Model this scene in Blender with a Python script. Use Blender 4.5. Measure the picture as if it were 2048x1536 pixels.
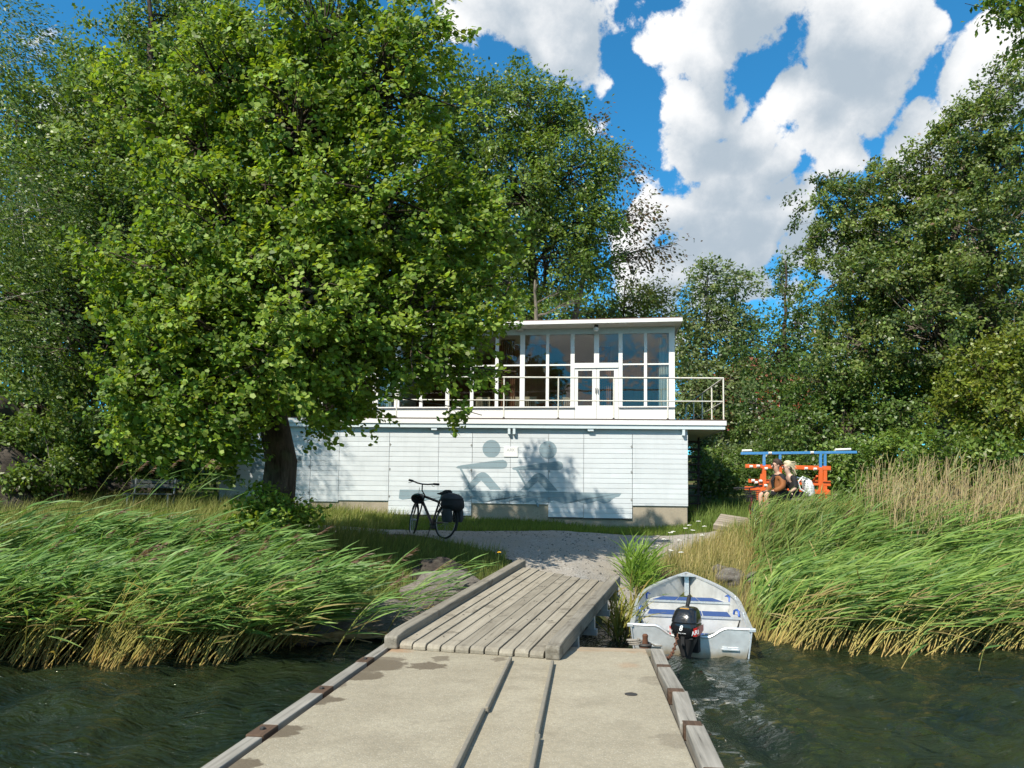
import bpy, bmesh, math, random
import numpy as np
from mathutils import Vector, Matrix

random.seed(7)
RNG = np.random.default_rng(11)
for o in list(bpy.data.objects):
    bpy.data.objects.remove(o, do_unlink=True)
S = bpy.context.scene
COL = S.collection
rad = math.radians

# ------------------------------------------------------------------ camera
FPX = 1500.0                       # focal length in pixels of a 2048 wide picture
PITCH, ROLL, EYE = rad(4.0), 0.012, 2.05
SHIFT = 247.0 - FPX * math.tan(PITCH)
CAM = np.array([0.0, 0.0, EYE])
_F = np.array([0, math.cos(PITCH), math.sin(PITCH)])
_U0 = np.array([0, -math.sin(PITCH), math.cos(PITCH)])
_R0 = np.array([1.0, 0, 0])
_R = _R0 * math.cos(ROLL) + _U0 * math.sin(ROLL)
_U = _U0 * math.cos(ROLL) - _R0 * math.sin(ROLL)
cd = bpy.data.cameras.new('camera')
cam = bpy.data.objects.new('camera', cd)
COL.objects.link(cam)
cd.sensor_width = 36.0
cd.lens = FPX / 2048 * 36
cd.shift_y = SHIFT / 2048
cd.clip_start, cd.clip_end = 0.1, 3000
M3 = Matrix((_R, _U, -_F)).transposed()
cam.matrix_world = Matrix.Translation(CAM) @ M3.to_4x4()
S.camera = cam

def ray(px, py):
    return _F + _R * ((px - 1024) / FPX) + _U * ((768 + SHIFT - py) / FPX)
def at(px, py, Y):
    d = ray(px, py)
    return CAM + d * (Y / d[1])
def atz(px, py, z):
    d = ray(px, py)
    return CAM + d * ((z - EYE) / d[2])
def at_plane(px, py, P0, N):
    d = ray(px, py)
    return CAM + d * (np.dot(np.asarray(P0) - CAM, N) / np.dot(d, N))

# ------------------------------------------------------------------ sun, sky, exposure
SUN_AZ, SUN_EL = rad(38.0), rad(47.0)       # the light travels towards +Y turned this much to +X
LIGHT = np.array([math.sin(SUN_AZ) * math.cos(SUN_EL), math.cos(SUN_AZ) * math.cos(SUN_EL), -math.sin(SUN_EL)])
TOSUN = -LIGHT
sl = bpy.data.lights.new('sun', 'SUN')
sl.energy, sl.angle, sl.color = 5.0, rad(0.53), (1.0, 0.93, 0.80)
so = bpy.data.objects.new('sun', sl)
COL.objects.link(so)
so.rotation_euler = Vector(LIGHT).to_track_quat('-Z', 'Y').to_euler()
so.location = (-30, -40, 60)

S.view_settings.view_transform = 'Standard'
S.view_settings.look = 'None'
S.view_settings.exposure = 0.48
S.view_settings.gamma = 1.0
S.view_settings.use_curve_mapping = False
S.render.engine = 'CYCLES'
S.cycles.max_bounces = 4
S.cycles.diffuse_bounces = 2
S.cycles.glossy_bounces = 3
S.cycles.transmission_bounces = 5
S.cycles.transparent_max_bounces = 8
S.cycles.caustics_reflective = False
S.cycles.caustics_refractive = False
S.cycles.use_denoising = True
try:
    S.cycles.denoiser = 'OPENIMAGEDENOISE'
    S.cycles.denoising_prefilter = 'ACCURATE'
except Exception:
    pass

W = bpy.data.worlds.new('World')
S.world = W
W.use_nodes = True
W.cycles.sampling_method = 'MANUAL'
W.cycles.sample_map_resolution = 256
class NT:
    """small helper for building node trees"""
    def __init__(s, tree, clear=True):
        s.t = tree
        if clear:
            tree.nodes.clear()
    def n(s, typ, ins=None, **kw):
        nd = s.t.nodes.new(typ)
        for k, v in kw.items():
            setattr(nd, k, v)
        for k, v in (ins or {}).items():
            sock = nd.inputs[k]
            if isinstance(v, bpy.types.NodeSocket):
                s.t.links.new(v, sock)
            else:
                sock.default_value = v
        return nd
    def link(s, a, b):
        s.t.links.new(a, b)
    def math(s, op, a, b=0.0, c=None, clamp=False):
        ins = {0: a, 1: b}
        if c is not None:
            ins[2] = c
        return s.n('ShaderNodeMath', ins, operation=op, use_clamp=clamp).outputs[0]
    def vmath(s, op, a, b=(0, 0, 0), out=0):
        return s.n('ShaderNodeVectorMath', {0: a, 1: b}, operation=op).outputs[out]
    def smooth(s, v, a, b, c=0.0, d=1.0):
        return s.n('ShaderNodeMapRange', {0: v, 1: a, 2: b, 3: c, 4: d}, interpolation_type='SMOOTHSTEP').outputs[0]
    def lin(s, v, a, b, c=0.0, d=1.0):
        return s.n('ShaderNodeMapRange', {0: v, 1: a, 2: b, 3: c, 4: d}).outputs[0]
    def mixc(s, f, a, b, blend='MIX'):
        nd = s.t.nodes.new('ShaderNodeMix')
        nd.data_type = 'RGBA'
        nd.blend_type = blend
        for sock, v in ((nd.inputs[0], f), (nd.inputs[6], a), (nd.inputs[7], b)):
            if isinstance(v, bpy.types.NodeSocket):
                s.t.links.new(v, sock)
            else:
                sock.default_value = v if not isinstance(v, (tuple, list)) else (*v[:3], 1)
        return nd.outputs[2]
    def noise(s, vec, scale, detail=4, rough=0.55, dist=0.0):
        return s.n('ShaderNodeTexNoise', {'Vector': vec, 'Scale': scale, 'Detail': detail, 'Roughness': rough, 'Distortion': dist}).outputs[0]

# cumulus field over the whole sky, as a node group of the view direction
CLOUDS = [(1010, 0, 90), (1130, 0, 95), (1480, -15, 90), (1395, 110, 85), (1410, 210, 100), (1500, 290, 85), (1430, 290, 70),
          (1350, 430, 75), (1450, 440, 105), (1560, 430, 85), (1470, 530, 110), (1700, 60, 105),
          (1790, 90, 85), (1750, 190, 105), (1620, 165, 62), (1545, 30, 62), (1850, 250, 90), (1690, 310, 62), (1985, 130, 75), (1300, 540, 90), (1640, 500, 90)]
def build_world():
    t = NT(W.node_tree)
    sky = t.n('ShaderNodeTexSky')
    sky.sky_type = 'NISHITA'
    sky.sun_disc = False
    sky.sun_elevation = SUN_EL
    sky.sun_rotation = math.atan2(TOSUN[0], TOSUN[1])
    sky.air_density, sky.dust_density, sky.ozone_density = 1.0, 0.2, 2.0
    tint = t.mixc(1.0, sky.outputs[0], (0.24, 0.90, 1.14), 'MULTIPLY')
    bg1 = t.n('ShaderNodeBackground', {'Color': tint, 'Strength': 0.122})
    co = t.n('ShaderNodeTexCoord').outputs['Generated']
    warp = t.n('ShaderNodeTexNoise', {'Vector': co, 'Scale': 8.0, 'Detail': 1.0}).outputs[1]
    wv = t.vmath('SCALE', t.vmath('SUBTRACT', warp, (0.5, 0.5, 0.5)))
    wv.node.inputs[3].default_value = 0.10
    v = t.vmath('ADD', co, wv)
    UP = np.array([-0.022, 0.0, 0.045])
    f = f2 = None
    for px, py, r in CLOUDS:
        r *= 1.29; d = ray(px, py); d = d / np.linalg.norm(d)
        b1 = t.math('MULTIPLY_ADD', t.vmath('DISTANCE', v, tuple(d), out=1), -1500 / r, 1.0)
        b2 = t.math('MULTIPLY_ADD', t.vmath('DISTANCE', v, tuple(d - UP), out=1), -1500 / r, 1.0)
        f = b1 if f is None else t.math('MAXIMUM', f, b1)
        f2 = b2 if f2 is None else t.math('MAXIMUM', f2, b2)
    # the same kind of cloud over the rest of the sky
    gen = t.lin(t.noise(co, 2.8, 2, 0.5), 0.44, 0.64, -0.1, 0.9)
    vd = ray(1150, 300); vd = vd / np.linalg.norm(vd)
    gen = t.math('MULTIPLY', gen, t.smooth(t.vmath('DISTANCE', co, tuple(vd), out=1), 0.62, 0.95))
    f = t.math('MAXIMUM', f, gen)
    f2 = t.math('MAXIMUM', f2, t.math('MULTIPLY', gen, 0.8))
    big = t.math('SUBTRACT', t.noise(co, 13.0, 6, 0.66), 0.5)
    vor = t.n('ShaderNodeTexVoronoi', {'Vector': v, 'Scale': 15.0, 'Detail': 1.0, 'Roughness': 0.5}).outputs['Distance']
    bil = t.math('SUBTRACT', 0.62, vor)
    nz = t.math('MULTIPLY_ADD', bil, 0.55, t.math('MULTIPLY', big, 1.4))
    d0 = t.math('MULTIPLY_ADD', nz, 1.15, f)
    mask = t.smooth(d0, 0.11, 0.31)
    shade = t.smooth(t.math('MULTIPLY_ADD', nz, -0.75, f2), -0.05, 0.85)
    col = t.mixc(t.math('MULTIPLY', shade, 1.0, clamp=True), (1.0, 1.0, 1.0), (0.44, 0.52, 0.60))
    bg2 = t.n('ShaderNodeBackground', {'Color': col, 'Strength': 0.77})
    mx = t.n('ShaderNodeMixShader', {0: mask, 1: bg1.outputs[0], 2: bg2.outputs[0]})
    out = t.n('ShaderNodeOutputWorld')
    t.link(mx.outputs[0], out.inputs[0])
build_world()

# ------------------------------------------------------------------ object helpers
def obj(name, me, mat=None, parent=None, loc=None, rot=None):
    o = bpy.data.objects.new(name, me)
    COL.objects.link(o)
    if mat is not None and me is not None and len(me.materials) == 0:
        me.materials.append(mat)
    if parent is not None:
        o.parent = parent
    if loc is not None:
        o.location = loc
    if rot is not None:
        o.rotation_euler = rot
    return o
def tag(o, label=None, cat=None, group=None, kind=None):
    for k, v in (('label', label), ('category', cat), ('group', group), ('kind', kind)):
        if v:
            o[k] = v
    return o
def empty(name, loc=(0, 0, 0), rz=0.0, label=None, cat=None, group=None, parent=None):
    o = bpy.data.objects.new(name, None)
    COL.objects.link(o)
    o.empty_display_size = 0.2
    o.location = loc
    o.rotation_euler = (0, 0, rz)
    if parent is not None:
        o.parent = parent
    return tag(o, label, cat, group)
def mesh_np(name, V, faces, smooth=False, col=None):
    """faces: an (m,k) array, or a list of such arrays"""
    if isinstance(faces, np.ndarray):
        faces = [faces]
    V = np.ascontiguousarray(V, dtype=np.float32)
    me = bpy.data.meshes.new(name)
    me.vertices.add(len(V))
    me.vertices.foreach_set('co', V.ravel())
    nl = sum(f.size for f in faces); npoly = sum(len(f) for f in faces)
    me.loops.add(nl)
    me.loops.foreach_set('vertex_index', np.concatenate([f.ravel() for f in faces]).astype(np.int32))
    me.polygons.add(npoly)
    tot = np.concatenate([np.full(len(f), f.shape[1], np.int32) for f in faces])
    st = np.concatenate([[0], np.cumsum(tot)[:-1]]).astype(np.int32)
    me.polygons.foreach_set('loop_start', st)
    if smooth:
        me.polygons.foreach_set('use_smooth', np.ones(npoly, bool))
    me.update(calc_edges=True)
    if col is not None:
        a = me.attributes.new('col', 'FLOAT_COLOR', 'POINT')
        c4 = np.ones((len(V), 4), np.float32); c4[:, :3] = col
        a.data.foreach_set('color', c4.ravel())
    return me
class MB:
    """collects boxes, tubes, lathes ... into one mesh"""
    def __init__(s):
        s.v, s.f = [], []
    def add(s, vs, fs):
        k = len(s.v)
        s.v += [tuple(float(c) for c in p) for p in vs]
        s.f += [tuple(i + k for i in f) for f in fs]
        return s
    def box(s, x0, x1, y0, y1, z0, z1):
        return s.add([(x0, y0, z0), (x1, y0, z0), (x1, y1, z0), (x0, y1, z0), (x0, y0, z1), (x1, y0, z1), (x1, y1, z1), (x0, y1, z1)],
                     [(0, 3, 2, 1), (4, 5, 6, 7), (0, 1, 5, 4), (1, 2, 6, 5), (2, 3, 7, 6), (3, 0, 4, 7)])
    def cbox(s, x0, x1, y0, y1, z0, z1, c=0.006):
        """a box with its long x-edges chamfered (octagonal section in the yz plane)"""
        sec = [(y0 + c, z0), (y1 - c, z0), (y1, z0 + c), (y1, z1 - c), (y1 - c, z1), (y0 + c, z1), (y0, z1 - c), (y0, z0 + c)]
        vs = [(x0, a, b) for a, b in sec] + [(x1, a, b) for a, b in sec]
        fs = [(i, i + 8, (i + 1) % 8 + 8, (i + 1) % 8) for i in range(8)]
        return s.add(vs, fs + [tuple(range(8)), tuple(range(15, 7, -1))])
    def bar(s, a, b, w, h, up=(0, 0, 1)):
        a, b, up = Vector(a), Vector(b), Vector(up)
        d = (b - a).normalized()
        x = d.cross(up)
        if x.length < 1e-4:
            x = d.cross(Vector((1, 0, 0)))
        x.normalize(); y = x.cross(d).normalized()
        vs = []
        for p in (a, b):
            for i, j in ((-1, -1), (1, -1), (1, 1), (-1, 1)):
                vs.append(p + x * (i * w / 2) + y * (j * h / 2))
        return s.add(vs, [(0, 1, 2, 3), (7, 6, 5, 4), (0, 4, 5, 1), (1, 5, 6, 2), (2, 6, 7, 3), (3, 7, 4, 0)])
    def tube(s, pts, r, n=8, caps=True):
        pts = [Vector(p) for p in pts]
        rs = [r] * len(pts) if not hasattr(r, '__len__') else r
        vs = []; ref = None
        for i, p in enumerate(pts):
            d = (pts[min(i + 1, len(pts) - 1)] - pts[max(i - 1, 0)])
            d = d.normalized() if d.length > 1e-9 else Vector((0, 0, 1))
            if ref is None:
                ref = d.orthogonal().normalized()
            x = (ref - d * ref.dot(d))
            x = x.normalized() if x.length > 1e-6 else d.orthogonal().normalized()
            ref = x; y = d.cross(x)
            for k in range(n):
                a = 2 * math.pi * k / n
                vs.append(p + (x * math.cos(a) + y * math.sin(a)) * rs[i])
        fs = []
        for i in range(len(pts) - 1):
            for k in range(n):
                fs.append((i * n + k, i * n + (k + 1) % n, (i + 1) * n + (k + 1) % n, (i + 1) * n + k))
        if caps:
            fs.append(tuple(range(n - 1, -1, -1)))
            fs.append(tuple((len(pts) - 1) * n + k for k in range(n)))
        return s.add(vs, fs)
    def lathe(s, prof, n=16, axis='z', c=(0, 0, 0)):
        vs = []
        for r, z in prof:
            for k in range(n):
                a = 2 * math.pi * k / n
                p = (r * math.cos(a), r * math.sin(a), z)
                if axis == 'y':
                    p = (p[0], p[2], p[1])
                elif axis == 'x':
                    p = (p[2], p[0], p[1])
                vs.append((p[0] + c[0], p[1] + c[1], p[2] + c[2]))
        fs = []
        m = len(prof)
        for i in range(m - 1):
            for k in range(n):
                fs.append((i * n + k, i * n + (k + 1) % n, (i + 1) * n + (k + 1) % n, (i + 1) * n + k))
        fs.append(tuple(range(n - 1, -1, -1)))
        fs.append(tuple((m - 1) * n + k for k in range(n)))
        return s.add(vs, fs)
    def torus(s, R, r, c=(0, 0, 0), axis='y', n=28, m=8, sx=1.0):
        vs = []
        for i in range(n):
            a = 2 * math.pi * i / n
            for j in range(m):
                b = 2 * math.pi * j / m
                q = R + r * math.cos(b)
                p = (q * math.cos(a) * sx, r * math.sin(b), q * math.sin(a))
                if axis == 'x':
                    p = (p[1], p[0], p[2])
                elif axis == 'z':
                    p = (p[0], p[2], p[1])
                vs.append((p[0] + c[0], p[1] + c[1], p[2] + c[2]))
        fs = [(i * m + j, ((i + 1) % n) * m + j, ((i + 1) % n) * m + (j + 1) % m, i * m + (j + 1) % m) for i in range(n) for j in range(m)]
        return s.add(vs, fs)
    def prism(s, poly, y0, y1):
        """polygon in the xz plane, extruded along y"""
        n = len(poly)
        vs = [(x, y0, z) for x, z in poly] + [(x, y1, z) for x, z in poly]
        return s.add(vs, [tuple(range(n)), tuple(range(2 * n - 1, n - 1, -1))] + [(i, i + n, (i + 1) % n + n, (i + 1) % n) for i in range(n)])
    def mesh(s, name, smooth=False):
        me = bpy.data.meshes.new(name)
        me.from_pydata(s.v, [], s.f)
        bm = bmesh.new(); bm.from_mesh(me)
        bmesh.ops.recalc_face_normals(bm, faces=bm.faces)
        bm.to_mesh(me); bm.free()
        if smooth:
            me.polygons.foreach_set('use_smooth', np.ones(len(me.polygons), bool))
        me.update()
        return me
    def build(s, name, mat, parent=None, loc=None, rot=None, smooth=False, bevel=0.0):
        o = obj(name, s.mesh(name, smooth), mat, parent, loc, rot)
        if bevel > 0:
            md = o.modifiers.new('edge', 'BEVEL')
            md.width, md.segments, md.limit_method, md.angle_limit = bevel, 2, 'ANGLE', rad(40)
        if smooth:
            try:
                o.data.set_sharp_from_angle(angle=rad(42))
            except Exception:
                pass
        return o

# ------------------------------------------------------------------ materials
def mat_new(name):
    m = bpy.data.materials.new(name)
    m.use_nodes = True
    return m, NT(m.node_tree)
def pbsdf(t, color, rough=0.6, spec=0.4, metal=0.0, normal=None, extra=None):
    ins = {'Base Color': color if isinstance(color, bpy.types.NodeSocket) else (*color[:3], 1), 'Roughness': rough, 'Metallic': metal, 'Specular IOR Level': spec}
    if normal is not None:
        ins['Normal'] = normal
    ins.update(extra or {})
    return t.n('ShaderNodeBsdfPrincipled', ins)
def finish(t, sh):
    o = t.n('ShaderNodeOutputMaterial')
    t.link(sh, o.inputs[0])
def bump(t, h, strength=0.3, dist=0.02):
    return t.n('ShaderNodeBump', {'Height': h, 'Strength': strength, 'Distance': dist}).outputs[0]
def paint(name, col, rough=0.55, var=0.12, scale=6.0, metal=0.0, spec=0.4, dirt=None, bumps=0.08, dirt_amt=0.5, coord='Object'):
    m, t = mat_new(name)
    co = t.n('ShaderNodeTexCoord').outputs[coord]
    n1 = t.noise(co, scale, 6, 0.6)
    n2 = t.noise(co, scale * 9, 3, 0.6)
    c = t.mixc(t.lin(n1, 0.3, 0.7), tuple(x * (1 - var) for x in col), tuple(min(1, x * (1 + var)) for x in col))
    if dirt:
        c = t.mixc(t.math('MULTIPLY', t.smooth(t.math('ADD', t.math('MULTIPLY', n1, .6), t.math('MULTIPLY', n2, .4)), 0.5, 0.68), dirt_amt), c, dirt)
    b = pbsdf(t, c, t.lin(n2, 0.3, 0.7, max(0.03, rough - 0.08), min(1, rough + 0.08)), spec, metal, bump(t, n2, bumps, 0.01))
    finish(t, b.outputs[0])
    return m
def wood(name, c0, c1, axis=0, rough=0.85, scale=1.0, stain=None, coord='Object', dark=0.0):
    """grain running along the given object axis; each object gets its own offset and tone"""
    m, t = mat_new(name)
    co = t.n('ShaderNodeTexCoord').outputs[coord]
    oi = t.n('ShaderNodeObjectInfo').outputs['Random']
    off = t.n('ShaderNodeCombineXYZ', {0: t.math('MULTIPLY', oi, 37.0), 1: t.math('MULTIPLY', oi, 91.0), 2: t.math('MULTIPLY', oi, 13.0)}).outputs[0]
    v = t.vmath('ADD', co, off)
    sc = [38.0 * scale] * 3; sc[axis] = 1.6 * scale
    g = t.noise(t.vmath('MULTIPLY', v, tuple(sc)), 1.0, 6, 0.65, 0.4)
    big = t.noise(v, 2.2 * scale, 4, 0.6)
    f = t.math('ADD', t.math('MULTIPLY', g, 0.7), t.math('MULTIPLY', big, 0.3))
    c = t.mixc(t.lin(f, 0.32, 0.66), c0, c1)
    tone = t.lin(oi, 0, 1, 0.82, 1.12)
    c = t.n('ShaderNodeHueSaturation', {'Color': c, 'Value': tone}).outputs[0]
    crack = t.smooth(g, 0.36, 0.30)
    c = t.mixc(t.math('MULTIPLY', crack, 0.55), c, tuple(x * 0.3 for x in c0))
    if stain:
        c = t.mixc(t.math('MULTIPLY', t.smooth(t.noise(v, 3.0, 5, 0.65), 0.54, 0.66), 0.6), c, stain)
    b = pbsdf(t, c, rough, 0.25, 0, bump(t, g, 0.5, 0.006))
    finish(t, b.outputs[0])
    return m
def foliage(name, rough=0.45, spec=0.45, trans=0.35, tint=(1.25, 1.25, 0.55), var=0.0):
    m, t = mat_new(name)
    c = t.n('ShaderNodeAttribute', attribute_name='col').outputs['Color']
    b = pbsdf(t, c, rough, spec)
    tr = t.n('ShaderNodeBsdfTranslucent', {'Color': t.mixc(1.0, c, tint, 'MULTIPLY')})
    mx = t.n('ShaderNodeMixShader', {0: trans, 1: b.outputs[0], 2: tr.outputs[0]})
    finish(t, mx.outputs[0])
    return m
M = {}
M['leaf'] = foliage('leaf', 0.5, 0.3, 0.40, (1.5, 1.4, 0.5))
M['leaf_far'] = foliage('leaf_far', 0.42, 0.45, 0.36, (1.4, 1.4, 0.6))
M['reed'] = foliage('reed_leaf', 0.5, 0.35, 0.34, (1.35, 1.3, 0.6))
M['grass'] = foliage('grass_blade', 0.6, 0.25, 0.30, (1.25, 1.25, 0.6))
def m_bark(name, c0, c1, sc=9.0, b=0.9):
    m, t = mat_new(name)
    co = t.n('ShaderNodeTexCoord').outputs['Object']
    v = t.vmath('MULTIPLY', co, (sc, sc, sc * 0.22))
    n = t.noise(v, 1.0, 7, 0.65, 0.6)
    n2 = t.noise(co, 3.0, 4)
    c = t.mixc(t.lin(n, 0.35, 0.65), c0, c1)
    c = t.mixc(t.math('MULTIPLY', t.smooth(n2, 0.55, 0.7), 0.5), c, (0.10, 0.11, 0.06))
    finish(t, pbsdf(t, c, 0.95, 0.15, 0, bump(t, n, b, 0.05)).outputs[0])
    return m
M['bark'] = m_bark('alder_bark', (0.035, 0.027, 0.02), (0.13, 0.10, 0.075))
M['bark_grey'] = m_bark('grey_bark', (0.07, 0.06, 0.05), (0.22, 0.19, 0.15))
M['bark_birch'] = m_bark('birch_bark', (0.25, 0.2, 0.17), (0.75, 0.70, 0.64))
# ------------------------------------------------------------------ terrain
def lerp_pts(x, pts):
    xs, ys = zip(*pts)
    return np.interp(x, xs, ys)
def wob(x, y):
    return (np.sin(x * 1.3 + y * 0.7) + np.sin(x * 0.6 - y * 1.1 + 2) + np.sin(x * 2.9 + 1.3) * 0.5 + np.sin(y * 2.3 + x * 1.9) * 0.5) / 3
def shore(x):
    return lerp_pts(x, [(-200, 13), (-30, 12.4), (-12, 11.8), (-6, 11.9), (-3, 12.2), (-1.2, 12.6), (1.2, 12.9), (2.0, 13.8), (3.0, 14.5), (4.4, 14.4), (5.6, 13.4), (8, 13.0), (14, 13.2), (30, 14), (200, 15)])
PROFILE = [(-40, -3.0), (-8, -1.8), (-2, -0.55), (-0.6, -0.22), (0.0, 0.03), (0.5, 0.45), (1.1, 0.80), (1.6, 0.97), (2.6, 1.18), (4, 1.39), (6.6, 1.50), (8.6, 1.74), (11, 1.95), (14, 2.3), (30, 5.0), (70, 8.0), (300, 12.0), (900, 16)]
def G(x, y):
    x = np.asarray(x, float); y = np.asarray(y, float)
    t = y - shore(x)
    z = lerp_pts(t, PROFILE)
    left = np.clip((-x - 3.0) / 5, 0, 1) * np.clip(t / 4, 0, 1) * 0.22
    right = np.clip((x - 4.0) / 3, 0, 1) * np.clip((t - 1) / 4, 0, 1) * 0.18
    rocky = np.clip((-x - 12.5) / 5, 0, 1) * np.clip((y - 18) / 6, 0, 1) * 1.3
    n = wob(x, y) * 0.035 * np.clip((t + 1.0), 0, 1)
    return z + left + right + rocky + n
def spaced(segs):
    out = []
    for a, b, step in segs:
        out.append(np.arange(a, b, step))
    out.append([segs[-1][1]])
    return np.concatenate(out)
def grid_mesh(name, xs, ys, zf, smooth=True):
    X, Y = np.meshgrid(xs, ys)
    Z = zf(X, Y)
    V = np.stack([X, Y, Z], -1).reshape(-1, 3)
    nx, ny = len(xs), len(ys)
    i = (np.arange(ny - 1)[:, None] * nx + np.arange(nx - 1)[None, :]).ravel()
    F = np.stack([i, i + 1, i + nx + 1, i + nx], -1)
    return mesh_np(name, V, F, smooth), V, F
def m_ground():
    m, t = mat_new('bank_soil')
    co = t.n('ShaderNodeTexCoord').outputs['Object']
    n1 = t.noise(co, 0.9, 6, 0.6); n2 = t.noise(co, 9.0, 5, 0.7); n3 = t.noise(co, 45.0, 3, 0.7)
    c = t.mixc(t.lin(n2, 0.35, 0.65), (0.045, 0.06, 0.018), (0.10, 0.12, 0.035))
    c = t.mixc(t.smooth(n1, 0.5, 0.62), c, (0.13, 0.105, 0.06))
    c = t.mixc(t.math('MULTIPLY', t.smooth(n3, 0.5, 0.7), 0.5), c, (0.04, 0.035, 0.022))
    z = t.n('ShaderNodeSeparateXYZ', {0: co}).outputs[2]
    c = t.mixc(t.smooth(t.math('ADD', z, t.math('MULTIPLY', n2, 0.3)), 0.45, 0.05), c, (0.035, 0.03, 0.02))
    finish(t, pbsdf(t, c, 0.95, 0.15, 0, bump(t, n2, 0.7, 0.05)).outputs[0])
    return m
gx = spaced([(-700, -100, 60), (-100, -30, 7), (-30, -17, 1.0), (-17, 17, 0.16), (17, 30, 1.0), (30, 100, 7), (100, 700, 60)])
gy = spaced([(-400, -40, 60), (-40, 6, 4), (6, 11, 0.5), (11, 23, 0.16), (23, 40, 1.0), (40, 120, 6), (120, 900, 60)])
me, _, _ = grid_mesh('ground', gx, gy, G)
tag(obj('ground', me, m_ground()), 'grassy lake bank rising behind the water', kind='structure')

def m_gravel():
    m, t = mat_new('gravel')
    co = t.n('ShaderNodeTexCoord').outputs['Object']
    n1 = t.noise(co, 1.2, 5, 0.6)
    vo = t.n('ShaderNodeTexVoronoi', {'Vector': co, 'Scale': 48.0})
    vo2 = t.n('ShaderNodeTexVoronoi', {'Vector': co, 'Scale': 17.0})
    n2 = t.noise(co, 20, 5, 0.7)
    c = t.mixc(t.lin(vo.outputs['Color'], 0.1, 0.9), (0.20, 0.185, 0.165), (0.40, 0.375, 0.34))
    c = t.mixc(t.lin(n1, 0.35, 0.65), c, (0.30, 0.265, 0.22))
    c = t.mixc(t.math('MULTIPLY', t.smooth(vo2.outputs['Distance'], 0.22, 0.10), 0.35), c, (0.5, 0.48, 0.44))
    c = t.mixc(t.math('MULTIPLY', t.smooth(n2, 0.55, 0.72), 0.45), c, (0.14, 0.13, 0.10))
    finish(t, pbsdf(t, c, 0.95, 0.2, 0, bump(t, vo.outputs['Distance'], 0.6, 0.02)).outputs[0])
    return m
def path_mask(X, Y):
    lo = lerp_pts(X, [(-9, 17.1), (-4, 16.7), (-2, 16.2), (-0.8, 15.6), (0.0, 14.6), (0.25, 13.4), (2.05, 13.4), (2.35, 14.6), (3.0, 15.9), (4.2, 17.1), (5.5, 18.4), (12, 22)])
    hi = lerp_pts(X, [(-9, 18.3), (-4, 18.2), (0, 18.4), (4, 18.6), (5.5, 18.9), (12, 19.4)])
    nz = wob(X * 2.1, Y * 2.3) * 0.18 + wob(X * 6, Y * 6.7) * 0.08
    return (Y > lo + nz) & (Y < hi + nz * 0.8)
px_, py_ = np.arange(-9, 9, 0.07), np.arange(13.35, 20.5, 0.07)
pm, PV, PF = grid_mesh('gp', px_, py_, lambda x, y: G(x, y) + 0.012 + 0.008 * wob(x * 9, y * 8))
keep = path_mask(PV[PF[:, 0], 0], PV[PF[:, 0], 1])
PF2 = PF[keep]
used = np.unique(PF2)
rm = np.zeros(len(PV), int); rm[used] = np.arange(len(used))
bpy.data.meshes.remove(pm)
tag(obj('gravel_path', mesh_np('gravel_path', PV[used], rm[PF2], True), m_gravel()), 'pale gravel path in front of the boathouse', kind='structure')

# ------------------------------------------------------------------ water
def m_water():
    m, t = mat_new('lake_water')
    co = t.n('ShaderNodeTexCoord').outputs['Object']
    v = t.vmath('MULTIPLY', co, (1.0, 1.9, 1.0))
    n1 = t.noise(v, 2.4, 4, 0.55, 0.6); n2 = t.noise(v, 9.0, 4, 0.6, 0.4); n3 = t.noise(co, 0.7, 3)
    h = t.math('ADD', t.math('MULTIPLY', n1, 1.0), t.math('MULTIPLY', n2, 0.28))
    x = t.n('ShaderNodeSeparateXYZ', {0: co}).outputs[0]
    c = t.mixc(t.lin(n3, 0.35, 0.65), (0.006, 0.013, 0.008), (0.018, 0.026, 0.009))
    b = pbsdf(t, c, 0.05, 0.5, 0, bump(t, h, 1.0, 0.17), {'IOR': 1.33})
    finish(t, b.outputs[0])
    return m
_wr = np.random.default_rng(3)
_waves = [(a, 2 * math.pi / l, _wr.uniform(0, 6.28), amp) for a, l, amp in
          [(_wr.normal(0.35, 0.55), L, A) for L, A in [(2.1, .016), (1.5, .014), (1.1, .011), (0.8, .009), (0.62, .007), (0.5, .006), (0.42, .005), (1.8, .013), (0.95, .009), (0.35, .004), (0.3, .0035)]]]
def wavez(x, y):
    z = np.zeros_like(x)
    for a, k, ph, amp in _waves:
        q = (x * math.cos(a) + y * math.sin(a)) * k + ph
        z += 1.5 * amp * (np.sin(q) + 0.25 * np.sin(2 * q + 0.6))
    return z
wx = spaced([(-700, -60, 80), (-60, -14, 6), (-14, 16, 0.09), (16, 60, 6), (60, 700, 80)])
wy = spaced([(-400, -20, 60), (-20, 2.5, 2.5), (2.5, 15.2, 0.075)])
me, _, _ = grid_mesh('water', wx, wy, wavez)
tag(obj('water', me, m_water()), 'dark green rippled lake water round the pontoon', kind='structure')
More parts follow.
